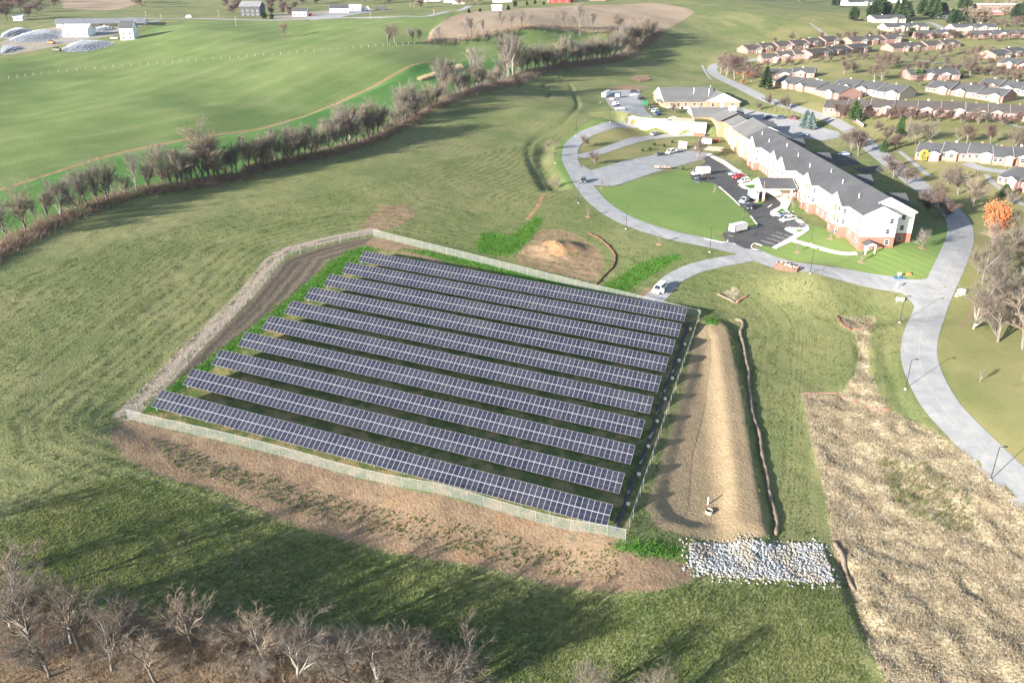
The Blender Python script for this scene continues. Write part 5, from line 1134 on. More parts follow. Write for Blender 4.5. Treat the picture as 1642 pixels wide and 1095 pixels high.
# planted saplings
SAP = [(965,302),(943,348),(1057,392),(1146,308),(1192,357),(1279,405),(1331,370),(1332,383),(1381,420),(1478,398),(1571,613),(1640,612),(1270,333),(1272,336),(940,203)]
for b in SAP: place_ = 'beside the loop drive' if b[0] < 1100 else 'near the black lot' if b[0] < 1275 and b[1] < 400 else 'on the turf beyond the curving road' if b[0] > 1500 else 'on the lawn before the apartments'; put_tree('tall1' if b[0] != 1478 else 'shrub1', b, 3.4 if b[0] != 1478 else 6., 'staked sapling '+place_ if b[0] != 1478 else 'bare upright young tree on the lawn behind the gable end', 'staked saplings '+place_ if b[0] != 1478 else None, .8, 'sapling')
m_mul = mat('mulch', (.30, .19, .12), .95, .3, 3., bump=.6)
for b in SAP[:10]:
    p = hit(*b); q = MB(); n = 14
    ring = [(p[0]+1.05*(1+.2*math.sin(i*2.3))*math.cos(6.283*i/n), p[1]+1.05*(1+.2*math.cos(i*1.7))*math.sin(6.283*i/n)) for i in range(n)]
    V = [(x-p[0], y-p[1], float(H(x, y))+.03-p[2]) for x, y in ring]+[(0, 0, .24)]; q.add(V, [(i, (i+1) % n, n) for i in range(n)]); o = q.build('mulch_ring', m_mul, None, True); o.location = p; pl_ = 'beside the loop drive' if b[0] < 1100 else 'near the black lot' if b[0] < 1275 and b[1] < 400 else 'on the lawn before the apartments'; tag(o, 'brown mulch ring of a sapling '+pl_, 'mulch', 'mulch rings '+pl_)
# wood beside the road on the right
for b, ty, k, wd in [((1561,527),432,'near1',1.0),((1600,548),420,'near0',1.1),((1640,560),430,'near2',1.1),((1585,500),400,'near3',1.1),((1622,512),380,'near0',1.2),((1660,530),380,'near1',1.2),((1575,455),370,'near3',1.),((1610,450),350,'near2',1.2),((1640,440),340,'near0',1.2),((1590,400),345,'hedge3',1.),((1625,395),330,'hedge1',1.2),((1568,440),390,'hedge4',1.)]:
    lk = {'near1': 'pale trunked', 'near2': 'brown twigged', 'near0': 'grey', 'near3': 'many stemmed grey'}.get(k, 'slight'); put_tree(k, b, min(15., top_h(b, ty)), f'{lk} bare tree in the copse beside the curving road', f'{lk} trees of the roadside copse', wd)
# foreground wood at the field edge
FG = [((655,1095),1000,'near2'),((745,1110),1015,'near1'),((700,1085),1010,'near0'),((20,1010),880,'near0'),((60,1045),930,'near3'),((115,1030),915,'near1'),((128,1045),925,'near2'),((205,1045),960,'near3'),((310,1035),915,'near2'),((430,1070),965,'near2'),((478,1085),972,'near1'),((560,1100),985,'near0'),((607,1100),965,'near1'),((690,1115),1000,'near3'),((725,1130),1010,'near0'),((20,960),868,'near2'),((-30,930),850,'near1'),((180,1075),985,'near1'),((80,1085),1000,'near0'),((250,1095),1010,'near2'),((930,1135),1060,'near3'),((1060,1140),1068,'near1')]
for b, ty, k in FG: lk = {'near1': 'pale trunked', 'near2': 'brown twigged', 'near0': 'grey', 'near3': 'many stemmed grey'}[k]; side = 'below the dark tree shadows' if b[0] < 350 else 'below the soil bank end'; put_tree(k, b, min(11.5, max(5.5, top_h(b, ty)*1.05)), f'{lk} bare tree in the thicket {side}', f'{lk} thicket trees {side}', 1.05)
for b, h in (((40,1000),4.), ((95,1060),4.5), ((150,1010),4.), ((170,1050),5.), ((225,1020),4.5), ((240,1065),5.), ((290,1085),4.), ((300,1015),4.), ((345,1040),5.), ((370,1085),4.5), ((405,1030),4.), ((450,1045),4.5), ((470,1060),4.), ((500,1060),4.5), ((545,1060),4.5), ((580,1070),4.), ((625,1065),4.5), ((655,1080),4.), ((675,1060),3.5), ((705,1085),4.), ((30,1075),4.), ((140,1085),4.), ((210,1088),3.5), ((420,1090),4.), ((640,1090),3.5)):
    k = random.choice(['shrub0', 'shrub1', 'shrub0']); lk = 'brown' if k == 'shrub0' else 'grey'; side = 'below the dark tree shadows' if b[0] < 350 else 'below the soil bank end'
    put_tree(k, b, h, f'{lk} many stemmed bare shrub in the thicket {side}', f'{lk} thicket shrubs {side}', 1.2, 'bare_shrub', 'shrub')
for w_, h in (((22, 50), 13), ((-112, 84), 14), ((38, 58), 10)):
    put_tree(random.choice(['near0', 'near2', 'near3']), None, h, 'bare tree beyond the thicket throwing a long shadow on the meadow', 'trees throwing shadows from beyond the thicket', 1., world=w_)
# evergreens
m_pine = two_col('dark_needles', (.022, .042, .020), (.050, .078, .034), .8); m_spru = two_col('blue_needles', (.10, .15, .155), (.19, .25, .245), .8); m_gold = two_col('gold_needles', (.36, .31, .07), (.46, .40, .11), .8); m_cyp = two_col('green_needles', (.045, .085, .03), (.085, .13, .05), .8)
def conifer(kind, seed, m_, n=2600, shape='cone', sz=.42):
    rg = np.random.default_rng(seed); t = rg.uniform(0.03, 1, n)**.8; z = .06+.94*t
    R0 = {'cone': .27*(1-t)**.8+.015, 'narrow': .17*np.sin(np.clip(1.02-t, 0, 1)*math.pi*.62)**.8+.01, 'round': .34*np.sqrt(np.clip(1-(2*t-1)**2, 0.02, 1)), 'pine': .26*np.sqrt(np.clip(1-(1.7*t-.75)**2, .03, 1))}[shape]
    a = rg.uniform(0, 2*math.pi, n); tier = 1+.22*np.sin(z*46+np.sin(a*3)*2.)+.12*np.sin(a*5+z*9); r = R0*tier*rg.uniform(.45, 1., n)**.5
    c = np.c_[r*np.cos(a), r*np.sin(a), z]*10.; out = np.c_[np.cos(a), np.sin(a), np.full(n, -.25)]+rg.normal(0, .3, (n, 3)); out /= np.linalg.norm(out, axis=1)[:, None]
    side = np.cross(out, rg.normal(0, 1, (n, 3))); side /= np.linalg.norm(side, axis=1)[:, None]; L = sz*rg.uniform(.7, 1.4, n)
    V = np.stack([c-out*L[:, None], c+side*(L*.45)[:, None], c+out*L[:, None]*1.1, c-side*(L*.45)[:, None]], 1).reshape(-1, 3); Fq = np.arange(4*n).reshape(-1, 4)
    Tm = MB().cyl((0, 0, -.3), (0, 0, 8.), .22, .05, 6).mesh('trunk', m_bark); PROTO[kind] = (Tm, raw('crown', V, Fq, m_)); return kind
conifer('pine', 81, m_pine, shape='pine', sz=.5); conifer('cypress', 82, m_cyp, 2400, 'narrow', .36); conifer('spruce', 83, m_spru, 3600, 'cone', .42); conifer('darkfir', 84, m_pine, 2600, 'cone', .45); conifer('gold', 85, m_gold, 1500, 'round', .6); conifer('bush', 86, m_cyp, 900, 'round', .9)
EV = [((1291,207),178,'spruce','blue spruce with the wider skirt on the rear island',1.25),((1299,209),181,'spruce','blue spruce standing against its twin on the rear island',1.1),((1227,145),108,'darkfir','tall dark fir at the corner of the stepped cottages',1.),((1369,196),163,'cypress','narrow dark evergreen by the pink brick wall',1.5),((1442,218),190,'cypress','small pointed evergreen beside the path',1.2),((1480,259),242,'gold','golden yellow shrub at the cottage corner',1.),
 ((1368,34),13,'pine','lone round pine in the pasture',1.3),((1340,11),-4,'pine','cluster pine on the rise by the white house',1.6),((1461,60),46,'pine','small dark pine beside the long grey cottage',1.2),((1540,127),113,'cypress','little evergreen at the end of the cottage pair',1.1),((1610,318),297,'cypress','green evergreen behind the orange maple',1.8),((1416,246),226,'cypress','evergreen bush beside the road trees',1.4),((1472,128),112,'bush','tan green shrub hiding the cottage pair',1.1),((1438,233),222,'darkfir','dark clipped shrub by the path',1.2)]
for b, ty, k, lab, wd in EV: put_tree(k, b, top_h(b, ty), lab, None, wd, 'evergreen_tree' if k not in ('gold', 'bush') else 'garden_shrub', 'tree' if k not in ('gold', 'bush') else 'shrub')
for b, ty in (((1396,28),10),((1404,29),2),((1411,28),-6),((1420,26),4),((1436,30),2),((1446,33),-2),((1455,30),6),((1478,26),2),((1492,29),-4),((1500,31),0),((1508,28),6),((1524,40),16),((1531,42),18),((1542,20),-3),((1549,22),2),((1629,36),8),((1640,34),4),((424,31),19),((436,32),22),((752,22),14),((770,20),14),((815,17),8),((826,12),2),((845,10),2),((858,8),1),((872,9),3)):
    k = random.choice(['pine', 'pine', 'darkfir']); lk = 'rounded dark pine' if k == 'pine' else 'pointed dark fir'; wh_ = ('near the far farms' if b[0] < 1300 else 'behind the single pale cottage' if b[0] < 1465 else 'along the far street' if b[0] < 1560 else 'beside the brick block'); put_tree(k, b, top_h(b, ty), f'{lk} {wh_}', f'{lk}s {wh_}', random.uniform(1., 1.5), 'evergreen_tree')
# orange maple and other leafy things
def leafy(kind, seed, m_, n=2600, rx=.42, sz=.3):
    rg = np.random.default_rng(seed); cl = rg.normal(0, 1, (16, 3)); cl /= np.linalg.norm(cl, axis=1)[:, None]; cl *= rg.uniform(.3, .85, 16)[:, None]*np.array([rx, rx, .36]); cl[:, 2] += .6
    k = rg.integers(0, 16, n); c = (cl[k]+rg.normal(0, .075, (n, 3)))*10.; c[:, 2] = np.maximum(c[:, 2], 2.2); u = rg.normal(0, 1, (n, 3)); u /= np.linalg.norm(u, axis=1)[:, None]; v = np.cross(u, rg.normal(0, 1, (n, 3))); v /= np.linalg.norm(v, axis=1)[:, None]; L = sz*rg.uniform(.6, 1.3, n)[:, None]
    V = np.stack([c-u*L, c+v*L*.6, c+u*L, c-v*L*.6], 1).reshape(-1, 3); T, C = bare_tree(seed, h=9.4, trunk=.22, limbs=6, levels=3, dense=1., spread=.9, twig=.03)
    Vt, Ft = seg_mesh(np.vstack([T, C]), 4); PROTO[kind] = (raw('trunk', Vt, Ft, m_bark), raw('crown', V, np.arange(4*n).reshape(-1, 4), m_))
m_org = two_col('orange_leaves', (.34, .11, .05), (.44, .19, .08), .5); m_rust2 = two_col('rust_leaves', (.28, .12, .065), (.38, .19, .11), .6)
leafy('maple', 91, m_org, 2800, .44); leafy('rustbush', 92, m_rust2, 1800, .5, .4)
put_tree('maple', (1592,392), top_h((1592,392), 322), 'orange leaved maple beside the curving road', None, .78, 'maple_tree')
for b, ty in (((1184,124),112),((1197,128),116),((1208,126),114),((1190,136),128),((876,108),100),((903,106),96),((1622,196),190),((1430,82),74),((1564,196),189)): put_tree('rustbush', b, max(2., top_h(b, ty)), 'low rust leaved bush under the bare trees', 'rust leaved bushes', 1.3, 'leafy_bush', 'shrub')
for b in ((1030,243.5),(1042,241),(1049,234),(1065,236),(1078,230),(1095,273)): put_tree('bush', b, 1.5, 'small clipped shrub on the bank above the grey parking lot', 'clipped shrubs on the bank', 1.2, 'garden_shrub', 'shrub')
# far woods that read as one mass, and hedge bottoms: stuff
def thicket(name, pts, h, n, label, cat, m_, r=.03, lean=.55, var=.5, sub=2):
    pts = np.asarray(pts); k = rng.integers(0, len(pts), n); b = pts[k]; z = H(b[:, 0], b[:, 1]); hh = h*rng.uniform(1-var, 1+var*.6, n); d = rng.normal(0, lean, (n, 3)); d[:, 2] = 1; d /= np.linalg.norm(d, axis=1)[:, None]
    p0 = np.c_[b, z-.1]; p1 = p0+d*hh[:, None]*.6; S_ = [np.c_[p0, p1, np.full(n, r), np.full(n, r*.6)]]
    for _ in range(sub):
        e = d+rng.normal(0, .5, (n, 3)); e[:, 2] = np.abs(e[:, 2]); e /= np.linalg.norm(e, axis=1)[:, None]; t = rng.uniform(.4, 1, n)[:, None]; q = p0+(p1-p0)*t; S_.append(np.c_[q, q+e*hh[:, None]*.45, np.full(n, r*.6), np.full(n, r*.25)])
    V, Fq = seg_mesh(np.vstack(S_), 3); o = link(name, raw(name, V, Fq, m_)); return tag(o, label, cat, kind='stuff')
def scatter_line(P, half, n, seed=1):
    rg = np.random.default_rng(seed); d = np.r_[0, np.cumsum(np.hypot(*np.diff(P, axis=0).T))]; s = rg.uniform(0, d[-1], n); c = np.c_[np.interp(s, d, P[:, 0]), np.interp(s, d, P[:, 1])]; return c+rg.normal(0, half, (n, 2))
def scatter_poly(px, n, seed=1, xy=False):
    P = np.asarray(px) if xy else W2(px); rg = np.random.default_rng(seed); out = []; a, b = P.min(0), P.max(0)
    while sum(map(len, out)) < n:
        q = rg.uniform(a, b, (n*2, 2)); out.append(q[poly_sd(q[:, 0], q[:, 1], P) > 0])
    return np.vstack(out)[:n]
hs = smooth_line(HEDGE, 4); m_brush = two_col('brush', (.18, .128, .098), (.32, .235, .175), .25); m_brush2 = two_col('pale_brush', (.28, .205, .13), (.42, .32, .215), .7)
hb = scatter_line(hs, 2.4, 16000, 3); hb = hb[vnoise(hb[:, 0]/7, hb[:, 1]/7, 11)+.35*vnoise(hb[:, 0]/2.5, hb[:, 1]/2.5, 12) > -.32]
thicket('hedge_brush', hb, 2.8, 38000, 'brown brambles and brush filling the foot of the hedgerow', 'brush', m_brush, .045)
thicket('hedge_brush', scatter_line(hs[60:], 3.2, 3000, 4), 3.6, 5000, 'taller grey brush in the far stretch of the hedgerow', 'brush', m_twig, .05)
thicket('field_brush', scatter_line(smooth_line(W2([(681,69),(758,61),(820,48),(871,44),(922,46),(986,50)]), 4), 2.5, 1500, 5), 1.8, 2600, 'tan brush along the foot of the brown field', 'brush', m_brush2, .07)
thicket('thicket_floor', np.vstack([scatter_poly([(-80,985),(100,1005),(300,1000),(520,1020),(690,1040),(740,1110),(740,1230),(-120,1230)], 7000, 6), scatter_poly([(-60,1000),(0,930),(80,955),(120,1000),(60,1060)], 1500, 8)]), 1.2, 8000, 'tangled brown brambles and twigs under the foreground thicket', 'brush', m_brush, .022)
thicket('thicket_floor', scatter_poly([(280,1000),(520,1015),(690,1035),(720,1120),(400,1130),(250,1060)], 3500, 9), 2.2, 5000, 'pale arching bramble stems in the foreground thicket', 'brush', m_brush2, .018, .8)
thicket('reed_patch', scatter_poly([(668,128),(690,121),(720,110),(740,105),(742,111),(700,123),(675,130)], 1500, 10), 1.7, 3000, 'pale dry reeds in the green cereal strip', 'reeds', mat('reed', (.52, .42, .26), .9, .2), .06, .3)
def wood(name, px, n, hgt, label, m_):
    pts = scatter_poly(px, n, 12); Vs = []; Fs = []; k = 0
    for i, p in enumerate(pts):
        V, Fq = WOODP[i % len(WOODP)]; s = hgt/10*random.uniform(.75, 1.2); a = random.uniform(0, 6.28); c, si = math.cos(a), math.sin(a)
        W_ = np.c_[(V[:, 0]*c-V[:, 1]*si)*s*1.2+p[0], (V[:, 0]*si+V[:, 1]*c)*s*1.2+p[1], V[:, 2]*s+float(H(*p))]; Vs.append(W_); Fs.append(Fq+k); k += len(V)
    return tag(link(name, raw(name, np.vstack(Vs), np.vstack(Fs), m_)), label, 'wood', kind='stuff')
WOODP = []
for i in range(3):
    T_, C_2 = bare_tree(101+i, h=10., trunk=.25, limbs=7, levels=3, dense=1.4, spread=1.1, twig=.09); WOODP.append(seg_mesh(np.vstack([T_, C_2]), 3))
wood('distant_wood', [(-120,38),(0,36),(60,33),(95,24),(100,8),(95,-8),(-120,-8)], 70, 15, 'dark bare wood behind the farm', m_twigR); wood('distant_wood', [(205,6),(220,15),(245,10),(258,-4),(205,-6)], 16, 14, 'brown copse between the far fields', m_twigB)
wood('distant_wood', [(430,12),(520,10),(600,8),(700,4),(670,-6),(520,-5),(430,-4)], 50, 12, 'bare wood along the far road yards', m_twigR); wood('distant_wood', [(360,24),(384,24),(384,10),(362,10)], 8, 10, 'bare trees beside the dark house', m_twigR); wood('distant_wood', [(420,26),(466,26),(480,14),(430,12)], 10, 9, 'bare trees by the white bungalow', m_twigR); wood('distant_wood', [(640,15),(830,6),(1000,1),(1350,2),(1650,2),(1700,-9),(640,-8)], 170, 11, 'bare tree line on the far rise', m_twigB)
wood('distant_wood', [(1500,30),(1642,26),(1642,12),(1560,12)], 40, 9, 'bare trees round the brick block', m_twigB)
# grass that stands up: tufts
def tufts(name, pts, h, wid, m_, label, cat, blades=3, lean=.35):
    n = len(pts); rg = np.random.default_rng(len(pts)); P = np.repeat(pts, blades, 0); N = len(P); z = H(P[:, 0], P[:, 1]); a = rg.uniform(0, 6.283, N); hh = h*rg.uniform(.5, 1.3, N); ww = wid*rg.uniform(.6, 1.3, N)
    c = np.c_[P+rg.normal(0, wid*.7, (N, 2)), z]; s = np.c_[np.cos(a), np.sin(a), np.zeros(N)]*ww[:, None]; t = np.c_[rg.normal(0, lean, (N, 2))*hh[:, None], hh]
    V = np.stack([c-s-[0, 0, .05], c+s-[0, 0, .05], c+t], 1).reshape(-1, 3); return tag(link(name, raw(name, V, np.arange(3*N).reshape(-1, 3), m_)), label, cat, kind='stuff')
m_gr = leaf_col('meadow_blades', (.122, .172, .048), (.262, .262, .105), .09); m_gl = leaf_col('lush_blades', (.07, .18, .025), (.13, .27, .045), .5); m_fg = leaf_col('field_blades', (.11, .175, .044), (.255, .265, .095), .10); m_dry = leaf_col('dry_blades', (.34, .275, .185), (.52, .44, .32), .3); m_straw = leaf_col('straw', (.38, .30, .19), (.50, .41, .28), .8); m_dg = leaf_col('dark_blades', (.075, .125, .03), (.14, .18, .055), .5)
MEAD = W2([(-60,860),(-60,480),(150,400),(420,330),(580,300),(700,260),(850,230),(900,300),(1000,395),(1130,430),(1260,445),(1440,500),(1440,620),(1330,620),(1280,640),(1310,860),(1335,900),(1400,1100),(1250,1130),(700,1120),(680,1010),(420,995),(100,975),(-60,950)])
ex = [FENCE, REG['soil'][0], REG['basin'][0], W2([(1104,872),(1320,872),(1340,935),(1104,920)])]
def keep(q):
    for P in ex: q = q[poly_sd(q[:, 0], q[:, 1], P) < 0]
    for L, hf in ((smooth_line(W2([(1205,409),(1152,421),(1114,430),(1081,446),(1062,466),(1047,481),(1040,489)]), 4), 3.0), (loop_line, 3.9), (road_line, 4.2)): q = q[seg_dist(q[:, 0], q[:, 1], L)[0] > hf]
    return q
def rows_of(q, lo):
    d1, s1, _, _ = seg_dist(q[:, 0], q[:, 1], HEDGE); fdq = -poly_sd(q[:, 0], q[:, 1], FENCE); wq = sm((60-fdq)/40)*(fdq > -3); rr = d1*s1*(1-wq)+fdq*wq+2.*vnoise(q[:, 0]/6, q[:, 1]/6, 15)
    return q[np.sin(rr*2*math.pi/3.1)+.5*vnoise(q[:, 0]/9, q[:, 1]/9, 16) > lo]
q = rows_of(keep(scatter_poly(MEAD, 90000, 21, True)), -.25); tufts('meadow_grass', q, .22, .10, m_gr, 'rough tufted grass of the meadow', 'grass', 3)
q = rows_of(keep(scatter_poly(MEAD, 40000, 22, True)), .55); tufts('meadow_grass', q, .26, .13, m_dg, 'darker grass clumps scattered in the meadow', 'grass', 3)
q = keep(scatter_poly([(-60,930),(0,830),(200,760),(420,830),(700,900),(1000,960),(1130,940),(1330,930),(1400,1100),(1250,1130),(700,1120),(680,1010),(420,995),(100,975)], 48000, 23)); q = q+np.random.default_rng(5).normal(0, 3.2, q.shape)*(np.random.default_rng(6).random((len(q), 1)) < .6); q = keep(q); tufts('meadow_grass', q, .19, .085, m_fg, 'green foreground grass below the soil bank', 'grass', 3)
tufts('dry_tussock', np.vstack([scatter_poly(REG['tussock'][0], 15000, 24, True), scatter_poly(REG['tussock'][1], 1200, 25, True)]), .26, .10, m_dry, 'matted dry tan tussocks in the drainage hollow', 'dry grass', 6, 1.3)
tufts('dry_tussock', scatter_poly([(1400,740),(1480,740),(1560,800),(1560,860),(1450,830)], 350, 26), .8, .05, m_gr, 'greenish rushes in the drainage hollow', 'rushes', 6, .5)
lq = np.vstack([scatter_poly(P, max(60, int(abs(.5*np.sum(P[:, 0]*np.roll(P[:, 1], 1)-P[:, 1]*np.roll(P[:, 0], 1)))*9)), 27, True) for P in REG['lush']]); lq = lq+rng.normal(0, .9, lq.shape); tufts('lush_grass', lq, .30, .11, m_gl, 'bright green new grass in strips by the fence and mound', 'grass', 3)
sq = np.vstack([scatter_poly(REG['soil'][0], 6000, 28, True), scatter_poly(REG['soil'][2], 900, 29, True), scatter_poly(REG['soil'][3], 1500, 30, True)]); tufts('straw_mulch', sq, .06, .09, m_straw, 'loose straw strewn over the bare soil bank', 'straw', 2, 1.2)
tufts('weed_clumps', keep(scatter_poly([(1000,868),(560,790),(350,735),(480,845),(700,895),(1000,945)], 0, 31)) if False else scatter_poly([(240,700),(420,760),(700,830),(980,880),(1000,930),(700,880),(420,800),(260,740)], 900, 31), .25, .16, m_dg, 'sparse grey green weeds on the soil bank', 'weeds', 3)
sq = scatter_poly(REG['basin'][0], 4000, 33, True); tufts('basin_straw', sq, .05, .08, m_straw, 'thin straw over the tan basin and berm', 'straw', 2, 1.2)
# ------------------------------------------------------------------ vehicles
m_tyre = mat('tyre', (.025, .025, .027), .85, .2); m_rim = mat('rim', (.45, .46, .48), .35, .1, metal=.7); m_cgl = mat('car_glass', (.02, .024, .03), .08, .2, spec=.6); m_hl = mat('headlight', (.75, .76, .78), .2, .05); m_tl = mat('taillight', (.45, .03, .03), .3, .05); m_blk = mat('black_plastic', (.03, .03, .032), .6, .2)
def paint(hexa):
    n = 'paint_'+hexa.strip('#')
    if n in MATS: return MATS[n]
    t = NT(n); t.b.inputs['Base Color'].default_value = (*lin(hexa), 1); t.b.inputs['Roughness'].default_value = .32; t.b.inputs['Coat Weight'].default_value = .6; t.b.inputs['Coat Roughness'].default_value = .08; MATS[n] = t.m; return t.m
SPEC = {  # length, width, profile lower body (x,z from front=0), cabin (x0,x1,x2,x3,zroof)
 'sedan': (4.7, 1.82, [(0,.35),(0,.62),(.15,.74),(1.35,.92),(3.75,.98),(4.55,.9),(4.7,.7),(4.7,.35)], (1.3, 2.05, 3.35, 4.15, 1.45)),
 'suv': (4.75, 1.9, [(0,.38),(0,.72),(.15,.88),(1.2,1.06),(4.55,1.1),(4.75,.9),(4.75,.38)], (1.15, 1.85, 4.2, 4.68, 1.78)),
 'pickup': (5.8, 1.98, [(0,.45),(0,.85),(.2,1.0),(1.45,1.15),(3.75,1.18),(3.76,1.12),(5.72,1.12),(5.8,.95),(5.8,.45)], (1.4, 2.1, 3.3, 3.75, 1.88)),
 'van': (5.3, 2.0, [(0,.4),(0,.85),(.25,1.05),(.95,1.2),(5.2,1.25),(5.3,1.0),(5.3,.4)], (.9, 1.6, 5.0, 5.28, 2.1))}
PROFC = {}
def car(kind, pr, pf, col, label, group=None, name=None, scale=1., box=None, align=None):
    """pr, pf: photo points of rear and front on the ground"""
    a, b = hit(*pr), hit(*pf); d = b[:2]-a[:2]; ang = math.atan2(d[1], d[0]) if align is None else align; c = (a[:2]+b[:2])/2
    L, W, prof, cab = SPEC[kind]; base = np.array([*c, float(H(*c))+.1]); nm = name or {'sedan': 'parked_car', 'suv': 'parked_suv', 'pickup': 'pickup_truck', 'van': 'parked_van'}[kind]
    T = thing(nm, label, {'sedan': 'car', 'suv': 'car', 'pickup': 'truck', 'van': 'van'}[kind], tuple(base), ang, group)
    # slope of the ground
    e = 1.5; fx = float(H(*(c+e*np.array([math.cos(ang), math.sin(ang)])))-H(*(c-e*np.array([math.cos(ang), math.sin(ang)]))))/(2*e); fy = float(H(*(c+e*np.array([-math.sin(ang), math.cos(ang)])))-H(*(c-e*np.array([-math.sin(ang), math.cos(ang)]))))/(2*e)
    T.rotation_euler = (math.atan(fy), -math.atan(fx), ang); T.scale = (scale,)*3
    key = (kind, col)
    if key not in PROFC:
        n = len(prof); P = [(L/2-x, z) for x, z in prof]; m = MB(); V = []
        for s in (-1, 1):
            for x, z in P: V.append((x, s*W/2*(1. if .3 < z < .95 else .95), z))
        for s in (-1, 1):
            for x, z in P: V.append((x*.985, s*W/2*.86, z+.015 if z > .5 else z))
        F = []
        for s, o in ((0, 0), (1, n)):
            q = tuple(range(o, o+n)); F.append(q if s else q[::-1])
        for i in range(n): j = (i+1) % n; F.append((i, j, n+j, n+i))
        m.add(V[:2*n], F); body = m.mesh('body', paint(col))
        x0, x1, x2, x3, zr = cab; zb = [z for x, z in prof if x >= x0][0]; zb2 = max(z for x, z in prof if x <= x3 and x >= x0)-.02
        w0, w1 = W/2*.93, W/2*.76; X = lambda q: L/2-q
        g = MB(); V = [(X(x0), -w0, zb2-.06), (X(x3), -w0, zb2), (X(x3), w0, zb2), (X(x0), w0, zb2-.06), (X(x1), -w1, zr-.05), (X(x2), -w1, zr-.05), (X(x2), w1, zr-.05), (X(x1), w1, zr-.05)]
        g.add(V, [(0,4,5,1),(1,5,6,2),(2,6,7,3),(3,7,4,0)]); glass = g.mesh('windows', m_cgl)
        r = MB(); r.box(X(x2+.05), -w1-.02, zr-.06, X(x1-.05), w1+.02, zr)
        for s in (-1, 1):
            r.beam((X(x0), s*w0, zb2-.03), (X(x1), s*w1, zr-.03), .09); r.beam((X(x3), s*w0, zb2), (X(x2), s*w1, zr-.03), .12)
            xm = (x1+x2)/2; r.beam((X(xm), s*(w0+.005), zb2-.02), (X(xm), s*(w1+.005), zr-.03), .1)
            if kind in ('suv', 'van'): xm = x1+(x2-x1)*.86; r.beam((X(xm), s*(w0-.0), zb2-.02), (X(xm), s*(w1), zr-.03), .16)
        roof = r.mesh('roof', paint(col)); hl = MB(); tl = MB()
        hm = MB().box(-.06, -.17, -.08, .03, .17, .08).mesh('headlight', m_hl); tm = MB().box(-.03, -.13, -.11, .06, .13, .11).mesh('taillight', m_tl)
        bed = MB().box(X(5.65), -W/2+.12, .7, X(3.9), W/2-.12, 1.125).mesh('bed', m_blk) if kind == 'pickup' else None
        ty = MB().cyl((0, -.12, 0), (0, .12, 0), .36, n=14).mesh('tyre', m_tyre); rm = MB().cyl((0, -.13, 0), (0, .13, 0), .21, n=10).mesh('rim', m_rim)
        PROFC[key] = (body, glass, roof, hm, tm, ty, rm, bed)
    body, glass, roof, hm, tm, ty, rm, bed = PROFC[key]
    bo = link('body', body, T); link('windows', glass, T); link('roof', roof, T)
    if bed: link('bed', bed, T)
    for s in (-1, 1):
        link('headlight', hm, T, (L/2-.02, s*W*.36, .68)); link('taillight', tm, T, (-L/2+.02, s*W*.38, .82))
        for x in (L/2-.9, -L/2+.95): wh = link('wheel', ty, T, (x, s*(W/2-.12), .34)); link('rim', rm, wh)
    return T
V_ = car('van', (1064.5,460), (1049,473.5), '#f2f2ef', 'white van with its side door open on the gravel lane', name='work_van', scale=1.02)
MB().obox((1.6, 1.5, 1.2), (.06, .5, 0), (-.03, .02, 0), (0, 0, .62)).build('open_door', paint('#f2f2ef'), V_)
car('suv', (936,288), (935,297.5), '#3b3e48', 'dark suv driving on the loop drive', name='moving_suv')
car('pickup', (1277,352), (1249.5,358), '#c9ccd0', 'silver pickup parked between two dark cars by the sidewalk'); car('suv', (1262,365), (1286,365.5), '#33313a', 'dark suv parked next to the silver pickup'); car('sedan', (1265,344.5), (1244,349.5), '#7d8da0', 'blue grey car half hidden by the silver pickup')
car('pickup', (1206,290), (1180.5,296), '#f4f4f2', 'white pickup parked in the row by the canopy island'); car('pickup', (1197,283), (1171,289), '#c4182f', 'bright red pickup parked beside the white pickup'); car('sedan', (1188,279.5), (1165,283), '#b9c6d2', 'pale blue car parked beside the red pickup')
car('pickup', (1141,287.5), (1112,289.5), '#23242a', 'black flatbed pickup beside the box truck'); car('suv', (1194,330), (1204,341), '#3e4048', 'dark grey suv parked near the flagpole island'); car('pickup', (1199,320), (1186,329), '#b8bcc4', 'silver pickup towing the grey cargo trailer')
car('sedan', (1067,249.5), (1049,250.5), '#2c2f36', 'black sedan parked in the old grey lot'); car('van', (1083.5,244.5), (1067,248.5), '#eeeeec', 'white van parked beside the black sedan'); car('sedan', (1097,241.5), (1081,244.5), '#f0f0ee', 'white car at the end of the old grey lot')
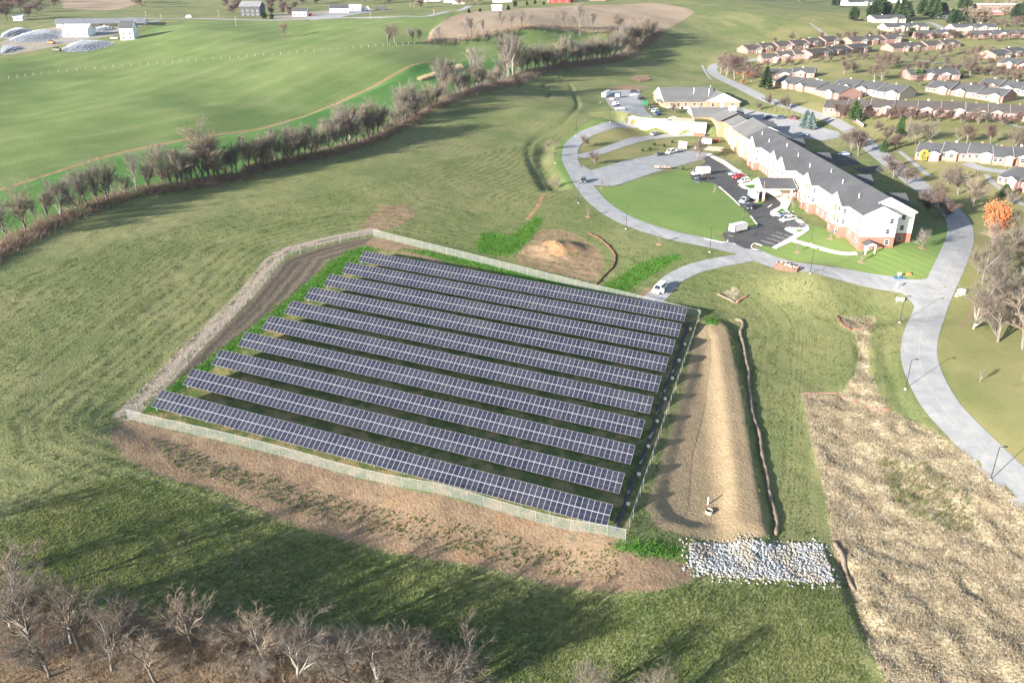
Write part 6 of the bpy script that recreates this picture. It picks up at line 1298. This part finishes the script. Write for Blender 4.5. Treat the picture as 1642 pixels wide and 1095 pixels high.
for k, a, b, c, l in (('suv', (1022,149), (1008,149), '#4b2740', 'maroon suv at the top edge of the upper lot'), ('sedan', (1023.5,154), (1009,154.5), '#dfe4e4', 'silver sedan beside the maroon suv'), ('pickup', (1036,158.5), (1018,162), '#2b3040', 'dark pickup beside the green container'), ('suv', (1053,175), (1037.5,178.5), '#23262f', 'black suv parked beside the white suv'), ('suv', (1058,178.5), (1041.5,182), '#f2f3f3', 'white suv parked between the black suv and blue car'), ('sedan', (1062.5,184), (1047,186), '#1d3b84', 'blue car parked on the grass edge of the upper lot'), ('van', (998,170.5), (976,168), '#f5f5f5', 'white van parked with its rear to the upper lot'), ('sedan', (996,172.5), (982,172), '#26324e', 'dark blue car squeezed beside the white van'), ('sedan', (1001,176.5), (986.5,177), '#d8dad8', 'silver sedan at the lower corner of the upper lot'), ('sedan', (1087,191.5), (1071,192.5), '#eef0f2', 'white car behind the board fence'), ('suv', (1237,190.5), (1225,191.5), '#1f2a46', 'navy suv in the rear drive'), ('suv', (1256,191), (1244,191.5), '#3c4a63', 'blue grey suv in the rear drive'), ('suv', (1278,192), (1264,191), '#6b2a2c', 'dark red suv beside the blue spruces'), ('sedan', (1294,218.5), (1281,219), '#8f9cb3', 'pale car in the building shadow on the rear drive'), ('sedan', (1362.5,249), (1343,250), '#9fb0cc', 'pale blue sedan in the shaded rear bay'), ('pickup', (1318,131.5), (1302,132.5), '#f0f0ee', 'white pickup on the cottage driveway'), ('van', (307,29), (299,29), '#f4f4f4', 'white van on the far country road'), ('pickup', (1058,214), (1041,219), '#8a8d92', 'grey flatbed truck below the retaining wall'), ('sedan', (1164,168),(1172,172), '#20242c', 'dark car beside the community hall gable')): car(k, a, b, c, l)
# box truck, trailers, containers
def box_thing(name, pr, pf, W, Hh, col, label, cat, wheels=True, z0=.55, tongue=False, m_=None, cab=None, top=None, L=None):
    a, b = hit(*pr), hit(*pf); d = b[:2]-a[:2]; ang = math.atan2(d[1], d[0]); c = (a[:2]+b[:2])/2; L = L or float(np.hypot(*d)); T = thing(name, label, cat, (c[0], c[1], float(H(*c))+.1), ang); m_ = m_ or paint(col)
    cabL = 2.1 if cab else 0.
    MB().box(-L/2, -W/2, z0, L/2-cabL, W/2, z0+Hh).build('box', m_, T)
    tr = MB()
    for s in (-1, 1):
        for zz in (z0+.03, z0+Hh-.03): tr.beam((-L/2-.02, s*W/2, zz), (L/2-cabL+.02, s*W/2, zz), .07)
        for xx in (-L/2, L/2-cabL): tr.beam((xx, s*(W/2+.01), z0), (xx, s*(W/2+.01), z0+Hh), .07)
    tr.build('edge_trim', m_rim, T); MB().box(-L/2-.04, -W/2+.1, z0+.08, -L/2-.005, W/2-.1, z0+Hh-.1).build('rear_door', m_, T)
    if wheels:
        ty = MB().cyl((0, -.12, 0), (0, .12, 0), .36, n=12).mesh('wheel', m_tyre)
        xs_ = (-L*.25, L/2-.9) if cab else (-.45, .45)
        for s in (-1, 1):
            for x in xs_: link('wheel', ty, T, (x, s*(W/2-.06), .34))
    if cab:
        q = MB(); x = L/2; q.add([(x-2., -1., .5), (x, -1., .5), (x, 1., .5), (x-2., 1., .5), (x-2., -1., 2.2), (x-1.1, -.95, 2.2), (x-1.1, .95, 2.2), (x-2., 1., 2.2), (x, -1., 1.15), (x, 1., 1.15), (x-.75, -1., 1.3), (x-.75, 1., 1.3)], [(0,1,8,10,5,4),(2,3,7,6,11,9),(1,2,9,8),(8,9,11,10),(10,11,6,5),(5,6,7,4),(0,4,7,3)]); q.build('cab', m_, T); MB().obox((x-.92, 0, 1.75), (.2, 0, -.5), (0, .85, 0), (.02, 0, .01)).build('windscreen', m_cgl, T)
    if tongue: MB().beam((L/2, 0, .5), (L/2+1.3, 0, .45), .12).build('tow_bar', m_blk, T)
    return T
BT = box_thing('box_truck', (1136,280.5), (1110,282), 2.3, 2.5, '#f6f6f4', 'white box truck with a small orange logo on its side', 'truck', cab=True, z0=.75)
MB().box(-1.6, 1.155, 2.1, .4, 1.165, 2.7).build('logo_panel', mat('logo_orange', (.62, .25, .12), .5), BT)
box_thing('cargo_trailer', (1211,322.5), (1203,315), 2.0, 2.0, '#a9b4b6', 'grey enclosed cargo trailer with its ramp door down', 'trailer', tongue=True); box_thing('cargo_trailer', (1172.5,375), (1193,369.5), 2.3, 2.2, '#ecebe8', 'white enclosed trailer parked at the lot corner', 'trailer', tongue=True)
a = hit(1214, 324.5); RT = thing('loading_ramp', 'tan wooden ramp and boxes behind the grey cargo trailer', 'ramp', tuple(a+[0, 0, .1]), R(-60)); MB().box(-.9, -.8, 0, .9, .8, .1).build('deck', mat('ply', (.50, .36, .22), .8), RT); MB().box(-.4, -.3, .1, .4, .4, 1.2).build('box', mat('cardboard', (.42, .30, .18), .9), RT)
m_grn = mat('green_steel', (.035, .16, .095), .5, .12); box_thing('storage_container', (1040,171.5), (1027,162), 2.5, 2.5, None, 'dark green storage container in the upper lot', 'container', False, .1, m_=m_grn, L=7.5); box_thing('storage_container', (968,157.5), (976,151), 2.5, 2.6, '#f2f2ee', 'white storage container at the edge of the upper lot', 'container', False, .1); box_thing('generator', (986,157), (993,157.5), 1.6, 1.7, '#f0f0ec', 'small white equipment trailer beside the pallets', 'trailer'); box_thing('supply_crate', (977,160.5), (984,161), 1.8, 1.3, None, 'stack of pinkish pallets between the container and white van', 'pallets', False, .05, m_=mat('pallet', (.40, .26, .20), .9, .2)); box_thing('garden_shed', (1124,230), (1141,231), 3., 2.3, '#f0efeb', 'white shed with grey lid beside the wing', 'shed', False, 0.)
box_thing('red_tractor', (1143,229.5), (1152,229), 1.6, 1.3, '#6e1c22', 'dark red utility vehicle beside the white shed', 'vehicle', True, .45); box_thing('skip', (1112,219), (1129,219.5), 2.2, 1.6, None, 'rust red skip in front of the service door', 'skip', False, .1, m_=mat('skip_rust', (.30, .12, .08), .8, .2)); box_thing('work_sign', (1011,201), (1018,201), .12, 2.4, None, 'orange board leaning on the wall railing', 'board', False, .2, m_=mat('orange_board', (.75, .22, .08), .6)); box_thing('work_sign', (1021,200.5), (1027.5,200.5), .12, 3.4, None, 'tall yellow board leaning on the wall railing', 'board', False, .2, m_=mat('yellow_board', (.82, .62, .10), .6))
# roll-off dumpster full of debris
a, b = hit(1240.5, 431), hit(1277.5, 437.5); d = b[:2]-a[:2]; L = float(np.hypot(*d)); DP = thing('dumpster', 'rusty brown roll off dumpster heaped with debris by the loop drive', 'dumpster', (*a[:2], float(H(*a[:2]))+.1), math.atan2(d[1], d[0]))
m_dr = mat('dumpster_rust', (.15, .092, .07), .8, .25, 1.5); W = 2.4; hh = 1.75
q = MB(); q.box(0, 0, 0, L, .08, hh); q.box(0, W-.08, 0, L, W, hh); q.box(0, .08, 0, .08, W-.08, hh); q.box(L-.08, .08, 0, L, W-.08, hh); q.box(.08, .08, .05, L-.08, W-.08, .2); q.build('hull', m_dr, DP)
for i in range(14):
    x = .25+i*(L-.5)/13; MB().box(x-.06, -.09, 0, x+.06, -.005, hh).build('rib', m_dr, DP)
q = MB()
for i in range(90):
    x, y = random.uniform(.3, L-.3), random.uniform(.3, W-.3); s = random.uniform(.12, .45); v = Vector((random.uniform(-1, 1), random.uniform(-1, 1), random.uniform(-.3, .3))).normalized(); q.beam(Vector((x, y, random.uniform(1.2, 1.85)))-v*s, Vector((x, y, random.uniform(1.3, 2.0)))+v*s, random.uniform(.1, .35), random.uniform(.05, .2), random.randrange(3))
o = q.build('debris', [mat('debris_wood', (.50, .36, .23), .9, .3), mat('debris_white', (.66, .63, .58), .9), mat('debris_brown', (.27, .17, .11), .9)], DP); o['kind'] = 'stuff'
# flatbed trailer with pallets in the old lot
a, b = hit(1047, 271), hit(1076, 271.5); d = b[:2]-a[:2]; L = float(np.hypot(*d)); FT = thing('flatbed_trailer', 'flatbed trailer loaded with pallets in the old grey lot', 'trailer', (*a[:2], float(H(*a[:2]))+.1), math.atan2(d[1], d[0])); MB().box(0, -1.1, .55, L, 1.1, .7).build('deck', m_wood, FT)
for i in range(7):
    x = .6+i*L/8; MB().box(x, random.uniform(-1., -.4), .7, x+.8, random.uniform(.4, 1.), random.uniform(1.0, 1.6)).build('pallet', [mat('pallet', (.4, .26, .2), .9), mat('debris_white', (.66, .63, .58), .9), m_wood][i % 3], FT)
for x in (L*.4, L*.55):
    for s in (-1, 1): MB().cyl((x, s*1.15, .34), (x, s*.9, .34), .34, n=12).build('wheel', m_tyre, FT)
# ------------------------------------------------------------------ lamps and signs
m_pole = mat('black_pole', (.022, .022, .024), .5, .1); m_lens = mat('lamp_lens', (.55, .55, .5), .3)
lp = MB().cyl((0, 0, 0), (0, 0, 7.1), .085, .055, 8).mesh('pole', m_pole); lb = MB().cyl((0, 0, -.25), (0, 0, .28), .26, .24, 10).mesh('base', m_conc); la_ = MB().beam((0, 0, 7.05), (1.0, 0, 7.15), .07).mesh('arm', m_pole); lh = MB().box(.75, -.17, 7.1, 1.45, .17, 7.22).mesh('lamp_head', m_pole); ll = MB().box(.85, -.13, 7.08, 1.35, .13, 7.1).mesh('lens', m_lens)
LAMPS = [((1451.7,624.1),0,1.),((1442.5,517.5),0,1.),((1588,770),0,1.),((1299.2,439.1),0,1.),((1137.9,404.6),1.5,1.),((1003.6,367.5),1.2,1.),((927.4,326.1),.3,1.),((923.6,219),0,1.15),((978,196.4),0,1.15),((890,262),0,1.05),((1191.5,357.4),2.,.95),((1301,390),2.,.75),((1272,339.5),2.5,.7),((1188,273),2.5,.62),((1220,290),2.5,.45),((1005.5,293.5),1.,.4),((1107,264),1.,.45),((962.5,165),0,1.),((1029.5,152),0,.6),((1402,224),0,.9),((1368,230),0,.6),((1271,213),0,.6),((1614,275),0,.9)]
LL = ['lamp post at the outside of the road bend nearest the dry tussocks', 'lamp post beside the white sign near the junction', 'lamp post beside the road below the dry tussocks', 'lamp post beside the debris dumpster', 'lamp post at the loop drive near the lot entry', 'lamp post on the meadow side of the loop drive', 'lamp post near the dark moving suv', 'lamp post on the outer bank of the upper loop drive', 'lamp post where the loop drive meets the upper lot', 'lamp post in the hollow beside the loop drive', 'lamp post on the oval lawn corner by the white trailer', 'short lamp post beside the concrete walkway', 'lamp post on the lawn by the entrance', 'lamp post by the wing lawn and white walk', 'low lamp post beside the canopy lawn', 'small lamp post on the edge of the old grey lot', 'small lamp post near the box truck', 'lamp post behind the white storage container', 'short lamp post by the community hall', 'lamp post in the trees behind the apartments', 'short lamp post at the shaded rear bay', 'short lamp post on the rear drive', 'lamp post in front of the tan roofed cottages']
for (b, rz, sc), lab in zip(LAMPS, LL):
    p = hit(*b); T = thing('street_lamp', lab, 'street lamp', tuple(p), rz, 'street lamps'); T.scale = (sc, sc, sc)
    for nm, me in (('pole', lp), ('base', lb), ('arm', la_)): link(nm, me, T)
    h_ = link('lamp_head', lh, T); link('lens', ll, h_)
for b, lab in (((1215,325),'white flagpole on the small kerbed island'), ((1222,325.5),'reddish flagpole on the small kerbed island')):
    p = hit(*b); T = thing('flagpole', lab, 'flagpole', tuple(p)); MB().cyl((0, 0, -.2), (0, 0, 7.5 if '1215' not in lab else 7.), .06, .035, 8).build('pole', m_trim if 'white' in lab else mat('pole_tan', (.55, .38, .30), .5), T); MB().cyl((0, 0, 7.5), (0, 0, 7.65), .09, .03, 8).build('finial', m_rim, T)
def sign(b, w, h, z, m_, label, name='sign', rz=0., legs=2):
    p = hit(*b); T = thing(name, label, 'sign', tuple(p), rz); MB().box(-w/2, -.05, z, w/2, .05, z+h).build('panel', m_, T)
    for s in ((-1, 1) if legs == 2 else (0,)): MB().box(s*w*.35-.05, .052, -.3, s*w*.35+.05, .13, z+h*.9).build('leg', m_trim, T)
sign((1442.5,484), 2.0, .85, .35, m_wht, 'low white sign board at the junction corner', rz=R(-12)); sign((1437,465.3), .7, .7, 1.6, m_wht, 'small white traffic sign where the loop drive meets the road', 'traffic_sign', R(70), 1); sign((1440.5,446.5), .9, .6, 1.1, m_wht, 'small white sign on the lawn by the blue cover', 'lawn_sign', R(-10), 1)
p = hit(1441, 446); o = MB().box(-1.4, -.8, 0, 1.4, .8, .25).build('blue_cover', mat('blue_plastic', (.05, .14, .28), .5), None); o.location = p; tag(o, 'flat blue utility cover lying on the lawn', 'cover'); p = hit(1456.5, 441); o = MB().box(-.7, -.35, 0, .7, .35, .55).add([(-.5,-.3,.55),(.5,-.3,.55),(.3,.3,.8),(-.3,.3,.8)], [(0,1,2,3)]).build('orange_equipment', mat('orange_tool', (.55, .20, .07), .6), None); o.location = p; tag(o, 'small orange machine on the lawn beside the blue cover', 'machine')
p = hit(1213, 403); o = MB().box(-1.5, -.35, 0, 1.5, .35, .12).build('drain_cover', mat('drain_iron', (.10, .11, .12), .6), None); o.location = p+np.array([0, 0, .1]); o.rotation_euler.z = R(-15); tag(o, 'dark storm drain inlet in the kerb by the lot entry', 'drain'); p = hit(1118, 292.5); o = MB().box(-.8, -.3, 0, .8, .3, .3).build('blue_bundle', mat('blue_bundle', (.08, .14, .25), .6), None); o.location = p; tag(o, 'small dark blue bundle on the grass by the black pickup', 'bundle')
for b, w, h, lab in (((1541,472), 1.5, 1.5, 'pale green transformer cabinet beside the road junction'), ((1534,475), .5, .9, 'small white utility post beside the transformer cabinet')):
    p = hit(*b); T = thing('utility_cabinet', lab, 'cabinet', tuple(p), R(15)); MB().box(-w/2, -w*.4, 0, w/2, w*.4, h).build('housing', mat('pale_green', (.55, .62, .55), .5), T); MB().box(-w/2-.1, -w*.4-.1, -.2, w/2+.1, w*.4+.1, .12).build('pad', m_conc, T); MB().box(-w/2*.9, -w*.4-.02, .2, w/2*.9, -w*.4-.003, h*.92).build('door', mat('pale_green', (.55, .62, .55), .5), T)
# basin outlet: riser and marker post
p = hit(1136.5, 822); T = thing('drain_riser', 'round concrete drain riser in the tan basin', 'drain', tuple(p)); MB().cyl((0, 0, -.3), (0, 0, .55), .62, n=18, cap=False).build('ring', mat('riser', (.55, .48, .38), .8), T); MB().cyl((0, 0, .3), (0, 0, .34), .6, n=18).build('grate', m_blk, T)
p = hit(1135, 808); T = thing('marker_post', 'white marker pipe standing beside the drain riser', 'post', tuple(p)); MB().cyl((0, 0, -.2), (0, 0, 1.4), .12, n=10).build('pipe', m_wht, T); MB().cyl((0, 0, 1.4), (0, 0, 1.48), .14, .1, n=10).build('cap', m_wht, T)
# white riprap stones
RP = W2([(1104,873),(1119,869.5),(1165,872),(1201,864),(1232,872),(1281,870),(1320,873.5),(1328,900),(1338,933),(1290,934),(1223,928),(1165,926),(1125,918),(1107,906)])
ico = bmesh.new(); bmesh.ops.create_icosphere(ico, subdivisions=1, radius=1.); IV = np.array([v.co[:] for v in ico.verts]); IF = np.array([[v.index for v in f.verts] for f in ico.faces]); ico.free()
def rocks(P, n, smin, smax, seed):
    rg = np.random.default_rng(seed); q = scatter_poly(P, n, seed, True); Vs = []; Fs = []
    for i, p in enumerate(q):
        s = smin+(smax-smin)*rg.random()**1.8*1.7; a = rg.uniform(0, 6.28); V = IV*(1+.22*rg.standard_normal((len(IV), 1)))*np.array([s*rg.uniform(.8, 1.3), s*rg.uniform(.6, 1.), s*rg.uniform(.5, .85)]); c, si = math.cos(a), math.sin(a)
        V = np.c_[V[:, 0]*c-V[:, 1]*si+p[0], V[:, 0]*si+V[:, 1]*c+p[1], V[:, 2]+float(H(*p))+s*.25]; Vs.append(V); Fs.append(IF+i*len(IV))
    return np.vstack(Vs), np.vstack(Fs)
def rock_mat():
    t = NT('limestone'); n = t.noise(1.3, 3, .6, t.geo()); n2 = t.noise(.25, 3, .6, t.geo()); col = t.mix(t.ramp(n, .35, .65), (.23, .235, .24), (.43, .43, .425)); col = t.mix(t.math('MULTIPLY', t.ramp(n2, .44, .60), .7), col, (.27, .225, .16)); t.l(col, t.b.inputs['Base Color']); t.b.inputs['Roughness'].default_value = .9; return t.m
V, Fq = rocks(RP, 5600, .09, .22, 41); V2, F2 = rocks(RP+np.sign(RP-RP.mean(0))*1.3, 700, .08, .2, 45); Fq = np.vstack([Fq, F2+len(V)]); V = np.vstack([V, V2]); tag(link('riprap', raw('riprap', V, Fq, rock_mat())), 'bed of white riprap stones below the berm', 'stones', kind='stuff')
thicket('brush_heap', scatter_poly([(1012,128),(1024,123),(1040,123),(1044,129),(1026,132)], 300, 44), 1.6, 900, 'dark brown heap of brush in the pasture above the hall', 'brush heap', m_brush, .09, 1.2)
# bare earth on the mound
c = MOUND; n = 26; ring = []
q = MB(); gr = []
for r_ in (0, .35, .65, 1.):
    for i in range(n):
        a = 6.283*i/n; rr = r_*(1+.18*math.sin(a*3+1)+.1*math.sin(a*7)); x, y = c[0]+.9+6.2*rr*math.cos(a), c[1]-.8+4.6*rr*math.sin(a); gr.append((x-c[0], y-c[1], float(H(x, y))+.10*(1-r_)+.05-float(H(*c))))
q.add(gr, [(j*n+i, j*n+(i+1) % n, (j+1)*n+(i+1) % n, (j+1)*n+i) for j in range(3) for i in range(n)]); o = q.build('soil_mound', mat('orange_soil', (.31, .185, .095), .95, .25, .8, bump=.6), None, True); o.location = (c[0], c[1], float(H(*c))); tag(o, 'orange earth scar on top of the soil mound', 'soil')
# post and wire fence in the cereal field
L = smooth_line(W2([(0,128),(110,115),(230,105),(330,97),(420,90),(520,82),(620,74),(690,69)]), 6); d = np.r_[0, np.cumsum(np.hypot(*np.diff(L, axis=0).T))]; PF = thing('post_fence', 'line of pale posts across the cereal field', 'fence', (L[0][0], L[0][1], float(H(*L[0])))); pm = MB().box(-.07, -.07, -.3, .07, .07, 1.5).mesh('post', mat('pale_post', (.34, .32, .27), .8))
for s in np.arange(0, d[-1], 5.): x, y = np.interp(s, d, L[:, 0]), np.interp(s, d, L[:, 1]); link('post', pm, PF, (x-L[0][0], y-L[0][1], float(H(x, y))-PF.location.z))
# utility poles by the far road
for b, ty in (((234,27),17),((258,30),22),((351,28),15),((379,42),27),((228,61),49),((459,21),10),((658,12),6),((664,14),6),((594,30),19),((696,24),16)):
    p = hit(*b); h_ = top_h(b, ty); T = thing('utility_pole', 'pale wooden utility pole along the far road and farm', 'utility pole', tuple(p), 0, 'far utility poles'); MB().cyl((0, 0, -.3), (0, 0, h_), .17, .12, 6).build('pole', mat('pole_wood', (.38, .33, .28), .9), T); MB().box(-.9, -.06, h_-.8, .9, .06, h_-.65).build('crossarm', mat('pole_wood', (.38, .33, .28), .9), T)
# farm clutter
for b, L_, W_, H_, hexa, lab, nm in (((92,83),5,2.2,2.4,'#3e4a3a','green tractor at the silage heap','farm_tractor'), ((83,71),4,2.4,1.8,'#b06a2c','orange loader in the farmyard','farm_loader'), ((183,63.5),4.5,1.9,1.5,'#f2f2f0','white car beside the narrow farmhouse','parked_car'), ((500,26),4.5,1.9,1.5,'#b02a28','red car in the paved yard','parked_car'), ((584,18),12,2.5,3.2,'#f0f0f0','white semi trailer on the paved yard','semi_trailer'), ((612,17),12,2.5,3.,'#40444a','dark semi trailer beyond the paved yard','semi_trailer'), ((735,8),12,2.6,3.4,'#f4f4f4','white truck trailer beyond the far bend','semi_trailer')):
    p = hit(*b); T = thing(nm, lab, {'farm_tractor': 'tractor', 'farm_loader': 'loader', 'parked_car': 'car', 'semi_trailer': 'trailer'}[nm], tuple(p), random.uniform(-.3, .3)); m_ = paint(hexa)
    MB().box(-L_/2, -W_/2, .5, L_/2, W_/2, .5+H_*.55).build('body', m_, T); MB().box(-L_/2+L_*.08, -W_/2*.9, .5+H_*.55, L_/2-L_*(.08 if 'semi' in nm else .35), W_/2*.9, H_+.4).build('upper_body', m_ if 'semi' in nm else m_cgl, T)
    for s in (-1, 1):
        for x in (-L_*.32, L_*.32): MB().cyl((x, s*W_/2, .45), (x, s*(W_/2-.25), .45), .5 if 'car' not in nm else .35, n=10).build('wheel', m_tyre, T)
# ------------------------------------------------------------------ thin autumn haze
t = bpy.data.materials.new('haze'); t.use_nodes = True; nt = t.node_tree; nt.nodes.clear()
ho = nt.nodes.new('ShaderNodeOutputMaterial'); hv = nt.nodes.new('ShaderNodeVolumePrincipled'); hv.inputs['Density'].default_value = .000045; hv.inputs['Color'].default_value = (.80, .88, 1., 1); hv.inputs['Anisotropy'].default_value = .25
nt.links.new(hv.outputs[0], ho.inputs['Volume'])
tag(MB().box(GX[0]-5, GY[0]-5, float(ZG.min())-2, GX[-1]+5, GY[-1]+5, float(ZG.max())+28).build('haze', t), 'thin pale autumn haze over the fields', 'haze', kind='stuff')
